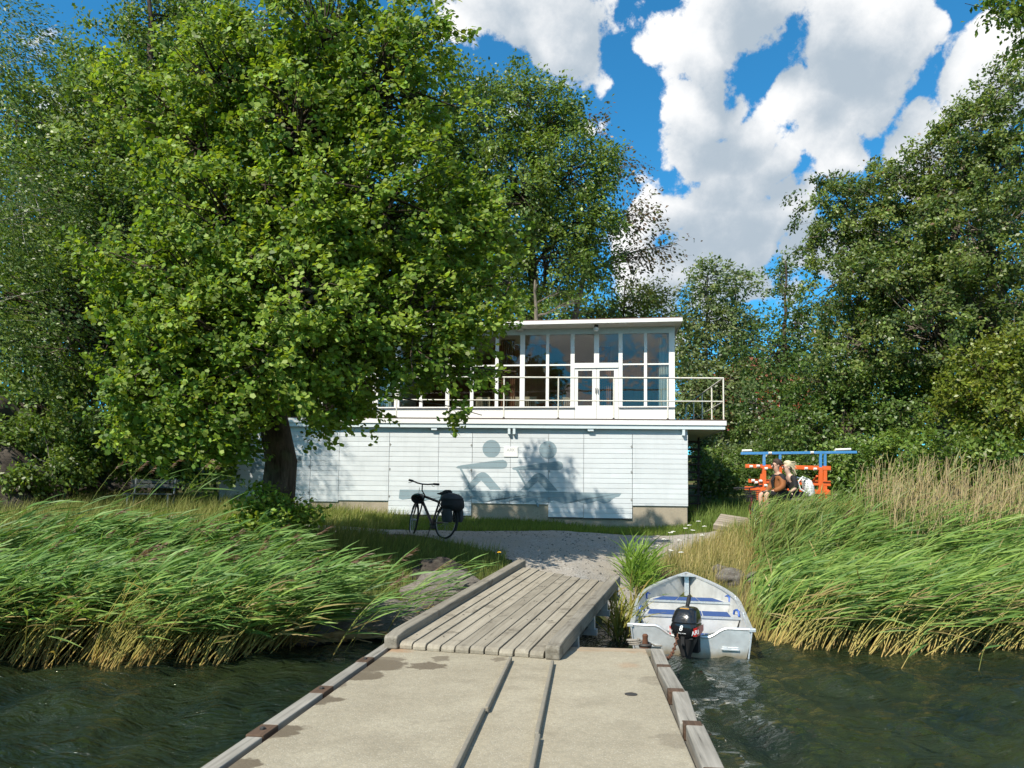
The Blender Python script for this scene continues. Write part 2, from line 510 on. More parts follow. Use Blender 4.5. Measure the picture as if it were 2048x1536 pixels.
# ------------------------------------------------------------------ vegetation helpers
def unit(v):
    return v / np.maximum(np.linalg.norm(v, axis=-1, keepdims=True), 1e-9)
def rdirs(n, r=RNG):
    return unit(r.normal(size=(n, 3)))
ROUND6 = np.array([(0, 0), (0.37, 0.42), (0.23, 0.95), (-0.23, 0.95), (-0.37, 0.42)])
OVAL4 = np.array([(0, 0), (0.30, 0.5), (0, 1.0), (-0.30, 0.5)])
NARROW4 = np.array([(0, 0), (0.13, 0.45), (0, 1.0), (-0.13, 0.45)])
def leaf_geo(P, A, N, size, shape, fold=0.25):
    """P base points, A axes, N normals -> (n,k,3)"""
    A = unit(A)
    Sd = unit(np.cross(A, N))
    Nn = np.cross(Sd, A)
    x = shape[:, 0][None, :, None]; y = shape[:, 1][None, :, None]
    sz = np.asarray(size)[:, None, None]
    return P[:, None, :] + A[:, None, :] * y * sz + Sd[:, None, :] * x * sz + Nn[:, None, :] * (np.abs(x) * fold - y * y * 0.12) * sz
def leaf_mesh(name, geo, cols):
    n, k, _ = geo.shape
    return mesh_np(name, geo.reshape(-1, 3), np.arange(n * k).reshape(n, k), False, np.repeat(cols, k, axis=0))
def tubes_np(name, curves, n=4):
    """curves: list of (points (m,3), radii (m,))"""
    V, Fs, k = [], [], 0
    for pts, rs in curves:
        pts = np.asarray(pts, float); m = len(pts)
        d = unit(np.gradient(pts, axis=0))
        ref = np.array([0.31, 0.94, 0.12]) if abs(d[0][2]) > 0.5 else np.array([0.1, 0.2, 0.97])
        x = unit(np.cross(d, ref)); y = np.cross(d, x)
        a = np.arange(n) * 2 * math.pi / n
        ring = pts[:, None, :] + (x[:, None, :] * np.cos(a)[None, :, None] + y[:, None, :] * np.sin(a)[None, :, None]) * np.asarray(rs)[:, None, None]
        V.append(ring.reshape(-1, 3))
        i = np.arange(m - 1)[:, None] * n; j = np.arange(n)[None, :]; j2 = (j + 1) % n
        Fs.append((np.stack([i + j, i + j2, i + n + j2, i + n + j], -1).reshape(-1, 4)) + k)
        k += m * n
    return mesh_np(name, np.concatenate(V), np.concatenate(Fs), True)
def bez(a, b, c, m):
    t = np.linspace(0, 1, m)[:, None]
    return a * (1 - t) ** 2 + 2 * b * t * (1 - t) + c * t * t
WIND = np.array([1.0, 0.15, 0.0])
def col_mix(n, c0, c1, r):
    f = r.random((n, 1))
    return np.array(c0) * (1 - f) + np.array(c1) * f
def make_tree(name, label, base, trunk_r, lobes, seed, sprays=60, per=30, leaf=0.11, shape=OVAL4, cols=((0.045, 0.09, 0.016), (0.09, 0.15, 0.025)),
              bark='bark', mat='leaf_far', wind=0.35, droop=0.15, spray_len=0.5, spread=0.16, shell=0.55, group='trees behind the bank', top=None,
              trunk_mid=None, leaf_objects=0, cat='tree', twig_every=2, limb_r=1.0, autumn=0.0, trunk_sides=12, rough_out=0.28, up=0.6, cut=None):
    r = np.random.default_rng(seed)
    base = np.array(base, float)
    root = empty(name, base, 0, label, cat, group)
    L = [(at(px, py, Y), rp * Y / FPX, sq) for px, py, Y, rp, sq in lobes]
    cen = np.array([l[0] for l in L]); rr = np.array([l[1] for l in L])
    tip = np.array(top, float) if top is not None else np.array([cen[:, 0].mean(), cen[:, 1].mean(), (cen[:, 2] + rr * 0.4).max()])
    mid = np.array(trunk_mid, float) if trunk_mid is not None else base * 0.55 + tip * 0.45 + np.array([(base[0] - tip[0]) * 0.25, 0, 0])
    ntr = 14
    tp = bez(base, mid, tip, ntr)
    tp[1:-1] += r.normal(0, trunk_r * 0.22, (ntr - 2, 3)) * np.array([1, 1, 0.2])
    ts = np.linspace(0, 1, ntr)
    tr = trunk_r * (1 - 0.86 * ts) * (1 + 0.22 * np.exp(-ts * 22))
    tp_local = tp - base
    tp_local[0, 2] -= 0.25
    tru = obj('trunk', tubes_np('trunk', [(tp_local, tr)], trunk_sides), M[bark], root)
    curves, twigs, P, A, Nn, SZ, C = [], [], [], [], [], [], []
    for (c, rad_, sq) in L:
        # limb
        k = np.argmin(np.abs(tp[:, 2] - (c[2] - 0.55 * rad_ - 0.25 * np.linalg.norm(c[:2] - tip[:2]))))
        k = min(max(k, 3), ntr - 2)
        s0 = tp[k]
        m_ = (s0 + c) / 2 + np.array([0, 0, 0.18 * np.linalg.norm(c - s0)]) + r.normal(0, 0.12, 3) * rad_
        limb = bez(s0, m_, c + (c - s0) * 0.15, 9)
        limb[1:-1] += r.normal(0, 0.04, (7, 3)) * rad_
        lr = max(0.02, min(tr[k] * 0.6, 0.07 * rad_ ** 0.8)) * limb_r
        curves.append((limb - base, lr * np.linspace(1, 0.3, 9)))
        ns = max(4, int(sprays * (rad_ / rr.mean()) ** 2))
        d = rdirs(ns, r)
        ph = r.uniform(0, 6.28, 6)
        lump = 1 + rough_out * (np.sin(d[:, 0] * 5 + ph[0]) + np.sin(d[:, 1] * 6 + ph[1]) + np.sin(d[:, 2] * 5 + ph[2]) + 0.6 * np.sin(d[:, 0] * 11 + d[:, 2] * 9 + ph[3])) / 2.2
        rho = (shell + (1 - shell) * r.random(ns) ** 0.6) * lump
        sc = c + d * (rho * rad_)[:, None] * np.array([1, 1, 1.0 * sq])
        sd = unit(d * 0.75 + WIND * wind + np.array([0, 0, 0.2 - droop * 2]) + r.normal(0, 0.3, (ns, 3)))
        if cut is not None:
            ok = cut(sc); sc, sd, d = sc[ok], sd[ok], d[ok]; ns = len(sc)
            if ns == 0: continue
        for j in range(0, ns, twig_every):
            q = limb[r.integers(3, 9)]
            mid_ = (q + sc[j]) / 2 + r.normal(0, 0.1, 3) * rad_ + np.array([0, 0, 0.08 * rad_])
            e = sc[j] + sd[j] * spray_len * 0.5
            tw = bez(q, mid_, e, 5)
            twigs.append((tw - base, lr * np.array([0.34, 0.26, 0.18, 0.11, 0.05])))
        n = ns * per
        t = r.random((ns, per))
        sl_ = spray_len * r.uniform(0.6, 1.4, (ns, 1, 1))
        pos = sc[:, None, :] + sd[:, None, :] * (t[..., None] - 0.35) * sl_ + r.normal(0, spread, (ns, per, 3)) * (1 - 0.55 * t[..., None]) * np.array([1, 1, 0.75])
        pos[..., 2] -= droop * (t ** 2) * spray_len
        ax = unit(np.broadcast_to(sd[:, None, :], pos.shape) * 0.7 + r.normal(0, 0.55, pos.shape) + WIND * wind + np.array([0, 0, -droop]))
        nm = unit(r.normal(0, 0.55, pos.shape) + np.array([0, -0.15, up]) + d[:, None, :] * 0.5)
        sp_c = col_mix(ns, cols[0], cols[1], r)
        lf_c = sp_c[:, None, :] * r.uniform(0.6, 1.4, (ns, per, 1)) * (1 + r.normal(0, 0.06, (ns, per, 3)))
        if autumn:
            br = r.random((ns, per)) < autumn
            lf_c[br] = np.array([0.16, 0.10, 0.055]) * r.uniform(0.7, 1.2, (br.sum(), 1))
        P.append(pos.reshape(-1, 3)); A.append(ax.reshape(-1, 3)); Nn.append(nm.reshape(-1, 3)); C.append(lf_c.reshape(-1, 3))
        SZ.append(leaf * r.uniform(0.6, 1.3, n))
    for cv in curves:
        obj('limb', tubes_np('limb', [cv], 6), M[bark], root)
    if twigs:
        tw_o = obj('twigs', tubes_np('twigs', twigs, 3), M[bark], root); tw_o['kind'] = 'stuff'
    P, A, Nn, C, SZ = map(np.concatenate, (P, A, Nn, C, SZ))
    C = np.clip(C, 0.004, 1)
    order = np.argsort(np.linalg.norm(P - CAM, axis=1) - SZ * 8) if leaf_objects else None
    main = slice(None)
    if leaf_objects:
        main = order[leaf_objects:]
    geo = leaf_geo(P[main] - base, A[main], Nn[main], SZ[main], shape)
    cr = obj('crown', leaf_mesh('crown', geo, C[main]), M[mat], root)
    cr['kind'] = 'stuff'
    if leaf_objects:
        one = leaf_mesh('leaf', leaf_geo(np.zeros((1, 3)), np.array([[0, 1.0, 0]]), np.array([[0, 0, 1.0]]), [1.0], shape), np.array([cols[1]]))
        one.materials.append(M[mat])
        for i in order[:leaf_objects]:
            a = unit(A[i]); s_ = unit(np.cross(a, Nn[i])); nn = np.cross(s_, a)
            o = bpy.data.objects.new('leaf', one); COL.objects.link(o); o.parent = cr
            mw = Matrix((s_ * SZ[i], a * SZ[i], nn * SZ[i])).transposed().to_4x4()
            mw.translation = Vector(P[i] - base)
            o.matrix_basis = mw
    return root
def on_ground(px, Y, dz=0.0):
    p = at(px, 1000, Y)
    return np.array([p[0], p[1], float(G(p[0], p[1])) + dz])
ALDER = ((0.09, 0.165, 0.02), (0.265, 0.365, 0.055))
DARKG = ((0.06, 0.115, 0.018), (0.185, 0.26, 0.045))
MIDG = ((0.075, 0.14, 0.024), (0.19, 0.27, 0.05))
GREYG = ((0.11, 0.155, 0.06), (0.20, 0.25, 0.10))
YELG = ((0.11, 0.16, 0.022), (0.19, 0.22, 0.03))

# the wall of the boathouse stays in the sun: no leaf of the alder may rise above this plane
def alder_cut(p):
    d = 21 - p[:, 1]
    xw = p[:, 0] + d * math.tan(SUN_AZ); zw = p[:, 2] - d * math.tan(SUN_EL) / math.cos(SUN_AZ)
    tent = np.clip(2.4 - np.abs(xw - 0.35) * np.where(xw > .45, 1.0, 0.8), 0, 2) + 0.25 * np.sin(xw * 5.0)
    return (zw < 1.45 + tent) | (xw < -5.9)
make_tree('alder_tree', 'big bright green alder with thick dark trunk standing before the boathouse', on_ground(550, 13.9), 0.33,
    [(330, 560, 12.8, 120, 1), (280, 640, 12.6, 80, 1), (330, 740, 12.6, 110, 1), (430, 820, 12.3, 80, .8), (470, 460, 13.0, 150, 1), (360, 400, 13.2, 80, .9),
     (620, 620, 12.3, 170, 1), (560, 720, 12.2, 110, 1), (700, 760, 12.5, 90, .9), (820, 640, 13.0, 130, .9), (860, 720, 13.0, 60, .8), (900, 470, 13.6, 110, .9),
     (760, 420, 12.9, 150, 1), (600, 270, 13.3, 170, .9), (770, 190, 13.6, 150, .9), (460, 180, 13.8, 150, .9), (640, 70, 13.7, 170, .9),
     (835, 80, 13.9, 85, 1), (300, 230, 14.0, 110, .8), (420, 320, 13.4, 110, .9), (960, 590, 13.3, 65, .9), (980, 430, 13.5, 55, .9),
     (650, 500, 14.9, 170, .9), (480, 640, 14.9, 150, .9), (780, 540, 14.9, 130, .9), (905, 830, 12.9, 22, 1.8), (660, 850, 12.7, 45, .5), (470, 880, 12.6, 45, .8),
     (960, 660, 13.3, 55, .8), (965, 755, 13.0, 30, .6), (270, 800, 12.5, 60, .9), (385, 880, 12.6, 35, .8), (255, 850, 12.6, 50, .9), (310, 880, 12.5, 45, .9), (430, 895, 12.5, 45, .8), (235, 760, 12.7, 45, .9), (350, 830, 12.4, 60, .8), (220, 560, 12.9, 40, .9), (500, 560, 12.3, 90, .9), (660, 470, 12.4, 90, .9), (400, 660, 12.2, 80, .9), (720, 640, 12.2, 80, .9), (540, 400, 12.6, 90, .9)],
    seed=21, sprays=66, per=40, leaf=0.09, shape=ROUND6, cols=ALDER, mat='leaf', wind=0.55, droop=0.02, spray_len=0.55, spread=0.10, shell=0.6, rough_out=0.36,
    top=at(700, 60, 14.0), trunk_mid=at(545, 480, 14.0), leaf_objects=300, group=None, trunk_sides=18, limb_r=1.2, cut=alder_cut)

make_tree('maple_tree', 'dark green bushy tree behind the bench', on_ground(330, 21.5), 0.32,
    [(150, 420, 21, 170, .9), (300, 260, 22, 150, .9), (130, 640, 20, 170, .9), (260, 790, 20.5, 140, .9), (360, 600, 21.5, 160, 1), (190, 230, 22, 100, .9),
     (330, 850, 20.5, 100, .7), (250, 500, 20.5, 140, 1), (420, 760, 21, 110, 1), (270, 130, 22.5, 100, .9), (400, 180, 23, 120, .9), (330, 50, 23, 90, .9), (180, 170, 23, 80, .9), (70, 260, 22, 90, .9), (420, 40, 23, 90, .9)],
    seed=31, sprays=110, per=62, leaf=0.13, cols=DARKG, wind=0.5, spray_len=0.7, spread=0.24)
make_tree('birch_tree', 'drooping fine leaved birch at the top corner with white bark', on_ground(-190, 15.5), 0.16,
    [(20, 40, 15.2, 105, .9), (70, 90, 15.4, 60, .9), (20, 120, 15.3, 70, .9), (-60, 120, 15.0, 100, 1), (60, 430, 17, 140, 1), (-40, 330, 16, 100, 1), (-20, 600, 17, 140, 1)],
    seed=41, sprays=60, per=34, leaf=0.08, shape=NARROW4 * np.array([1.7, 1]), cols=((0.07, 0.12, 0.02), (0.16, 0.235, 0.04)), bark='bark_birch', wind=0.8, droop=0.3, spray_len=0.9, spread=0.14,
    top=at(-10, 120, 15.4), trunk_mid=at(-90, 480, 15.4), shell=0.3, twig_every=9, limb_r=0.5)
make_tree('linden_tree', 'tall dark tree rising behind the alder crown', on_ground(640, 26), 0.4,
    [(520, 60, 26, 130, .9), (700, 40, 26, 130, .9), (850, 90, 25, 75, .9), (640, 220, 27, 150, .9), (820, 260, 26, 120, .9), (480, 260, 25, 140, .9), (560, 480, 26, 170, 1),
     (780, 500, 26, 150, 1), (520, 700, 25.5, 150, 1), (700, 640, 26.5, 130, 1), (870, 420, 26, 90, 1), (400, 420, 25, 120, 1)],
    seed=51, sprays=58, per=34, leaf=0.18, cols=DARKG, wind=0.4, spray_len=0.8, spread=0.3, top=at(680, -20, 26))
make_tree('oak_tree', 'full crowned oak rising above the boathouse roof', on_ground(1070, 28), 0.36,
    [(960, 250, 27, 95, .9), (1060, 225, 27.5, 85, .9), (1115, 235, 27, 60, .9), (1030, 380, 26.5, 120, .9), (1140, 350, 27, 90, .9), (1195, 330, 27, 42, .9), (1150, 450, 27, 75, 1),
     (960, 470, 27, 110, 1), (1200, 440, 27, 40, .9), (990, 600, 26.5, 85, .9), (1100, 520, 27, 85, .9), (1180, 530, 27.5, 55, .9), (930, 170, 27, 45, .9), (1020, 165, 27.5, 35, .9), (900, 350, 27, 90, .9), (870, 580, 27, 90, .9)],
    seed=61, sprays=70, per=48, leaf=0.14, cols=((0.065, 0.12, 0.02), (0.19, 0.265, 0.046)), wind=0.3, spray_len=0.65, spread=0.26, top=at(1060, 250, 27.5), trunk_mid=at(1070, 520, 28))
make_tree('withered_tree', 'half bare tree with brown leaves reaching out beside the oak', on_ground(1130, 30), 0.22,
    [(1285, 430, 30, 55, .8), (1320, 500, 30, 42, .9), (1260, 520, 30, 52, .8), (1245, 340, 30, 52, .9), (1195, 250, 30, 32, .9), (1235, 450, 30, 36, .9)],
    seed=71, sprays=30, per=9, leaf=0.16, cols=((0.10, 0.085, 0.05), (0.09, 0.12, 0.035)), wind=0.5, droop=0.25, spray_len=0.9, spread=0.2, autumn=0.45, bark='bark_grey', twig_every=1, shell=0.2,
    top=at(1220, 330, 30), trunk_mid=at(1130, 600, 30), limb_r=0.8)
make_tree('bare_snag', 'pale dead branches poking up over the roof edge', on_ground(1090, 25), 0.2,
    [(1110, 590, 25, 30, .8), (1075, 570, 25, 18, 1), (1140, 610, 25, 32, .6)],
    seed=73, sprays=9, per=2, leaf=0.1, cols=MIDG, bark='bark_grey', twig_every=1, shell=0.3, top=at(1070, 560, 25), trunk_mid=at(1072, 700, 25))
make_tree('small_ash_tree', 'thin olive green tree just above the flat roof', on_ground(1240, 33), 0.14,
    [(1250, 600, 33, 55, .8), (1190, 630, 33, 50, .6), (1310, 590, 34, 40, .9), (1300, 650, 33, 60, .8)],
    seed=81, sprays=50, per=24, leaf=0.15, cols=((0.085, 0.115, 0.02), (0.14, 0.165, 0.04)), wind=0.4, spray_len=0.7, spread=0.22, shell=0.3, top=at(1250, 560, 33))
make_tree('aspen_tree', 'greyish airy aspen behind the balcony corner', on_ground(1410, 42), 0.2,
    [(1415, 575, 42, 52, 1), (1370, 640, 42, 50, 1), (1440, 650, 42, 55, .9), (1400, 720, 42, 60, .9), (1370, 790, 41, 60, .9), (1450, 780, 41, 65, .9), (1400, 850, 41, 60, .7)],
    seed=91, sprays=64, per=30, leaf=0.21, cols=GREYG, wind=0.4, spray_len=0.8, spread=0.3, shell=0.35, bark='bark_grey', top=at(1415, 550, 42), group='far aspens')
make_tree('aspen_tree', 'pale aspen with visible grey stem beside the first aspen', on_ground(1475, 43), 0.2,
    [(1470, 570, 43, 36, 1), (1480, 660, 43, 48, 1), (1490, 740, 43, 52, 1), (1475, 830, 42, 60, .9)],
    seed=92, sprays=64, per=30, leaf=0.21, cols=GREYG, wind=0.4, spray_len=0.8, spread=0.3, shell=0.35, bark='bark_grey', top=at(1470, 550, 43), group='far aspens')
make_tree('hazel_tree', 'mid green rounded tree between the aspens and the dark wood', on_ground(1570, 36), 0.22,
    [(1565, 560, 37, 48, 1), (1600, 640, 36, 65, .9), (1540, 700, 36, 75, .9), (1610, 760, 35, 85, .9), (1540, 820, 35, 80, .8), (1590, 870, 34, 80, .6)],
    seed=95, sprays=62, per=30, leaf=0.18, cols=((0.055, 0.10, 0.022), (0.10, 0.165, 0.04)), wind=0.35, spray_len=0.7, spread=0.27, shell=0.4)
make_tree('whitebeam_tree', 'dark broad tree filling the side of the wood with ragged top', on_ground(1880, 24), 0.34,
    [(1690, 420, 26, 80, 1), (1650, 480, 26, 55, .9), (1770, 380, 25.5, 70, .9), (1800, 520, 25, 130, .9), (1700, 580, 25, 90, 1), (1900, 330, 24.5, 95, .9), (1850, 440, 24.5, 90, .9), (1960, 260, 24, 80, .9),
     (2010, 170, 23.5, 60, .9), (2040, 330, 23.5, 110, .9), (1990, 480, 23, 150, .9), (1860, 660, 23.5, 150, 1), (1720, 700, 24.5, 110, 1), (2010, 640, 22.5, 140, 1)],
    seed=101, sprays=92, per=84, leaf=0.125, rough_out=0.4, cols=((0.05, 0.09, 0.022), (0.21, 0.27, 0.07)), wind=0.3, spray_len=0.6, spread=0.17, shell=0.6, autumn=0.02, top=at(1930, 270, 24), twig_every=2, bark='bark_grey')
make_tree('elm_tree', 'leafy elm bush tree with yellow green sunlit side', on_ground(1990, 20.5), 0.18,
    [(1960, 740, 20.5, 70, .9), (2030, 720, 20.5, 70, .9), (2000, 820, 20, 85, .8), (1930, 800, 20.5, 55, .8), (2060, 840, 20, 80, .9)],
    seed=111, sprays=64, per=34, leaf=0.125, cols=YELG, wind=0.3, spray_len=0.5, spread=0.18, shell=0.5, top=at(1990, 720, 20.5))
make_tree('spruce_like_shrub', 'layered light green shrub tree behind the trailer', on_ground(1680, 24), 0.16,
    [(1650, 770, 24.5, 75, .8), (1740, 780, 24, 75, .8), (1610, 850, 24.5, 70, .7), (1700, 860, 24, 85, .7), (1800, 820, 23.5, 85, .8)],
    seed=121, sprays=80, per=36, leaf=0.13, cols=((0.07, 0.125, 0.025), (0.13, 0.20, 0.04)), wind=0.3, spray_len=0.6, spread=0.16, shell=0.5, top=at(1690, 780, 24))
make_tree('overhanging_tree', 'tree standing past the frame whose dark branch hangs into the sky corner', on_ground(2290, 15), 0.25,
    [(2010, 20, 14.5, 40, .7), (2060, -20, 14.5, 60, .9), (1975, 30, 14.5, 20, .7), (2150, 60, 15, 110, 1), (2200, -100, 15, 140, 1)],
    seed=131, sprays=46, per=26, leaf=0.11, cols=DARKG, wind=0.3, spray_len=0.4, spread=0.15, top=at(2240, -250, 15))

make_tree('ash_tree', 'dense green tree filling the slope above the granite outcrop', on_ground(90, 27), 0.36,
    [(60, 330, 26, 110, 1), (150, 300, 27, 120, .9), (20, 480, 26, 150, 1), (180, 500, 27, 150, 1), (60, 680, 26, 160, 1), (230, 700, 27, 150, 1), (-60, 600, 25, 150, 1), (330, 420, 27, 130, 1), (120, 830, 25, 130, .8), (20, 790, 25, 120, .8)],
    seed=35, sprays=90, per=54, leaf=0.17, cols=DARKG, wind=0.4, spray_len=0.8, spread=0.32, top=at(110, 240, 27))
make_tree('far_maple_tree', 'distant tree closing the gap under the oak', on_ground(1190, 48), 0.3,
    [(1150, 640, 48, 80, .8), (1240, 640, 48, 70, .8), (1340, 690, 50, 70, .9), (1330, 780, 50, 80, .9), (1080, 640, 48, 80, .8)],
    seed=36, sprays=60, per=30, leaf=0.26, cols=MIDG, wind=0.4, spray_len=1.0, spread=0.4, group='far trees')
make_tree('far_maple_tree', 'distant tree behind the aspens and the red house', on_ground(1560, 78), 0.3,
    [(1480, 760, 78, 70, .9), (1560, 720, 78, 80, 1), (1640, 760, 76, 90, 1), (1430, 830, 80, 60, .9), (1560, 840, 76, 80, .8), (1700, 830, 74, 90, .9)],
    seed=37, sprays=60, per=30, leaf=0.4, cols=MIDG, wind=0.4, spray_len=1.4, spread=0.6, group='far trees')
make_tree('far_maple_tree', 'distant tree behind the dark broad tree', on_ground(1900, 40), 0.3,
    [(1800, 780, 40, 120, .9), (1930, 740, 40, 130, .9), (2050, 740, 40, 130, .9), (1860, 860, 38, 110, .8), (2000, 860, 38, 120, .8), (1900, 600, 41, 110, 1), (2040, 560, 41, 120, 1), (1740, 700, 41, 80, .9), (1960, 420, 41, 110, 1), (1830, 520, 41, 90, 1), (1900, 880, 36, 90, .8), (2010, 890, 36, 90, .8), (1790, 890, 36, 80, .8), (1680, 880, 37, 80, .8)],
    seed=38, sprays=60, per=34, leaf=0.26, cols=DARKG, wind=0.4, spray_len=1.0, spread=0.4, group='far trees')
def bush(name, label, px, Y, lobes, seed, cols=MIDG, leaf=0.12, sprays=70, per=30, group='bushes along the bank', **kw):
    a = dict(wind=0.3, spray_len=0.4, spread=0.16, shell=0.45, bark='bark_grey', twig_every=4)
    a.update(kw)
    return make_tree(name, label, on_ground(px, Y), 0.05, lobes, seed, sprays=sprays, per=per, leaf=leaf, cols=cols, cat='bush', group=group, **a)
bush('dark_bush', 'dark undergrowth bush behind the park bench', 320, 21.5, [(300, 920, 21, 70, .7), (230, 880, 21, 80, .8), (380, 900, 20.5, 75, .8), (420, 940, 20, 50, .8), (160, 860, 22, 80, .8)], 201, DARKG, 0.14)
bush('dark_bush', 'dark shrub filling the gap left of the alder trunk', 430, 21.6, [(440, 850, 22, 90, .9), (420, 760, 22, 90, .9), (360, 800, 22.5, 100, .9)], 202, DARKG, 0.15)
bush('leafy_sapling', 'young yellow green alder shoots round the foot of the trunk', 545, 13.3, [(515, 1010, 13.1, 24, .9), (550, 1035, 13.0, 28, .6), (490, 1045, 13.0, 24, .6), (592, 1025, 13.2, 22, .7), (528, 985, 13.2, 14, 1)], 203, ALDER, 0.085, 34, 14, shape=ROUND6, mat='leaf')
bush('hedge_bush', 'rounded light green bush at the boathouse corner', 1440, 26, [(1440, 960, 25.5, 45, .7), (1480, 930, 26, 45, .6), (1420, 925, 28, 40, .7)], 204, ((0.075, 0.13, 0.025), (0.14, 0.20, 0.04)), 0.12, 90)
bush('hedge_bush', 'tangled green bush just behind the blue trailer bars', 1560, 23, [(1540, 955, 22.5, 50, .7), (1600, 950, 22.5, 50, .7), (1650, 960, 22, 60, .7)], 205, ((0.06, 0.11, 0.02), (0.12, 0.18, 0.035)), 0.11, 90)
bush('hedge_bush', 'broad leafy bush between trailer and straw reeds', 1750, 21.5, [(1720, 930, 21.5, 75, .7), (1800, 920, 21.5, 80, .8), (1740, 980, 20, 50, .6)], 206, MIDG, 0.12, 80)
bush('hedge_bush', 'dark bush behind the tall straw reeds', 1950, 19.5, [(1880, 920, 20, 85, .8), (1970, 920, 19.5, 90, .8), (2050, 920, 19, 90, .8)], 207, DARKG, 0.12, 70)
bush('hedge_bush', 'grey green bush in front of the parked cars', 1420, 34, [(1400, 880, 34, 30, .9), (1440, 905, 33, 28, .6), (1500, 905, 33, 26, .5)], 208, GREYG, 0.14, 60)
bush('hedge_bush', 'sunlit bush under the aspens beside the balcony', 1540, 31, [(1560, 880, 30, 55, .6), (1510, 860, 34, 40, .7), (1620, 890, 28, 60, .6)], 209, ((0.07, 0.12, 0.025), (0.13, 0.19, 0.04)), 0.14, 80)
bush('dark_bush', 'dark tree foliage showing between the boathouse deck and the alder crown', 640, 31, [(620, 820, 31, 75, .9), (700, 800, 31, 75, .9), (555, 850, 30, 75, .9), (780, 790, 31, 70, .9), (490, 800, 30, 80, .9), (640, 720, 32, 80, .9)], 212, DARKG, 0.2, 80, spray_len=0.7, spread=0.28)
# ------------------------------------------------------------------ boathouse
def m_boards(name, col, worn):
    m, t = mat_new(name)
    co = t.n('ShaderNodeTexCoord').outputs['Object']
    oi = t.n('ShaderNodeObjectInfo').outputs['Random']
    off = t.n('ShaderNodeCombineXYZ', {0: t.math('MULTIPLY', oi, 53.0), 2: t.math('MULTIPLY', oi, 71.0)}).outputs[0]
    v = t.vmath('ADD', co, off)
    g = t.noise(t.vmath('MULTIPLY', v, (2.2, 40, 60)), 1.0, 5, 0.65)
    big = t.noise(v, 1.7, 5, 0.65)
    c = t.mixc(t.lin(big, 0.3, 0.7), tuple(x * 0.93 for x in col), tuple(min(1, x * 1.05) for x in col))
    c = t.n('ShaderNodeHueSaturation', {'Color': c, 'Value': t.lin(oi, 0, 1, 0.95, 1.04)}).outputs[0]
    c = t.mixc(t.math('MULTIPLY', t.smooth(t.math('ADD', t.math('MULTIPLY', g, 0.75), t.math('MULTIPLY', big, 0.25)), 0.57, 0.7), 0.35), c, worn)
    wp = t.n('ShaderNodeNewGeometry').outputs['Position']
    drip = t.noise(t.vmath('MULTIPLY', wp, (7.0, 7.0, 0.45)), 1.0, 5, 0.65)
    spot = t.noise(wp, 26.0, 4, 0.7)
    c = t.mixc(t.math('MULTIPLY', t.smooth(drip, 0.52, 0.72), 0.22), c, worn)
    c = t.mixc(t.math('MULTIPLY', t.smooth(spot, 0.66, 0.72), 0.45), c, tuple(x * 0.8 for x in worn))
    finish(t, pbsdf(t, c, 0.6, 0.3, 0, bump(t, g, 0.15, 0.004)).outputs[0])
    return m
M['siding'] = m_boards('pale_blue_siding', (0.635, 0.668, 0.688), (0.43, 0.455, 0.465))
M['mural'] = m_boards('mural_grey_blue', (0.245, 0.325, 0.365), (0.34, 0.41, 0.44))
M['mural_dark'] = paint('mural_line', (0.20, 0.26, 0.30), 0.7)
M['white'] = paint('white_gloss_paint', (0.80, 0.80, 0.78), 0.4, 0.05, 3.0, dirt=(0.5, 0.47, 0.42), dirt_amt=0.25)
M['rail'] = paint('cream_rail_paint', (0.72, 0.70, 0.62), 0.45, 0.08, 5.0, dirt=(0.30, 0.17, 0.08), dirt_amt=0.5)
M['fascia'] = paint('pale_blue_fascia', (0.62, 0.70, 0.73), 0.5, 0.06, 2.0, dirt=(0.40, 0.42, 0.42), dirt_amt=0.3)
M['found'] = paint('foundation_concrete', (0.36, 0.31, 0.235), 0.95, 0.18, 2.5, dirt=(0.18, 0.155, 0.11), dirt_amt=0.7, bumps=0.5)
M['roofing'] = paint('roof_felt', (0.16, 0.10, 0.085), 0.9, 0.2, 4.0)
M['brownwall'] = wood('brown_interior_panelling', (0.20, 0.085, 0.04), (0.36, 0.17, 0.085), 2, 0.5)
M['iron'] = paint('dark_iron', (0.05, 0.048, 0.045), 0.6, 0.2, 20, metal=0.3, dirt=(0.13, 0.06, 0.03))
M['chairwood'] = wood('pale_chair_wood', (0.45, 0.34, 0.22), (0.60, 0.47, 0.33), 2, 0.5)
M['curtain'] = paint('pale_curtain', (0.55, 0.60, 0.56), 0.9, 0.06, 3)
M['browncurtain'] = paint('brown_curtain', (0.27, 0.115, 0.06), 0.9, 0.1, 3)
M['blackwood'] = wood('tarred_timber', (0.018, 0.015, 0.014), (0.05, 0.042, 0.038), 2, 0.8)
def m_glass(name='window_glass', tint=(0.86, 0.9, 0.9), base=0.06):
    m, t = mat_new(name)
    co = t.n('ShaderNodeTexCoord').outputs['Object']
    n = t.noise(co, 1.6, 2, 0.5)
    nb = bump(t, n, 0.5, 0.012)
    lw = t.n('ShaderNodeLayerWeight', {0: 0.25}).outputs['Facing']
    gl = t.n('ShaderNodeBsdfGlossy', {'Color': (0.85, 0.78, 0.74, 1), 'Roughness': 0.0, 'Normal': nb})
    tr = t.n('ShaderNodeBsdfTransparent', {'Color': (*tint, 1)})
    fac = t.math('ADD', t.math('MULTIPLY', t.math('POWER', lw, 2.0), 0.7), base, clamp=True)
    finish(t, t.n('ShaderNodeMixShader', {0: fac, 1: tr.outputs[0], 2: gl.outputs[0]}).outputs[0])
    return m
M['glass'] = m_glass()
YAW = rad(2.5)
M['hinge'] = paint('painted_rusty_hinge', (0.30, 0.30, 0.29), 0.7, 0.2, 20, dirt=(0.16, 0.08, 0.04), dirt_amt=0.7)
BO = at(1376, 1030, 20.78)
BZ = 1.62
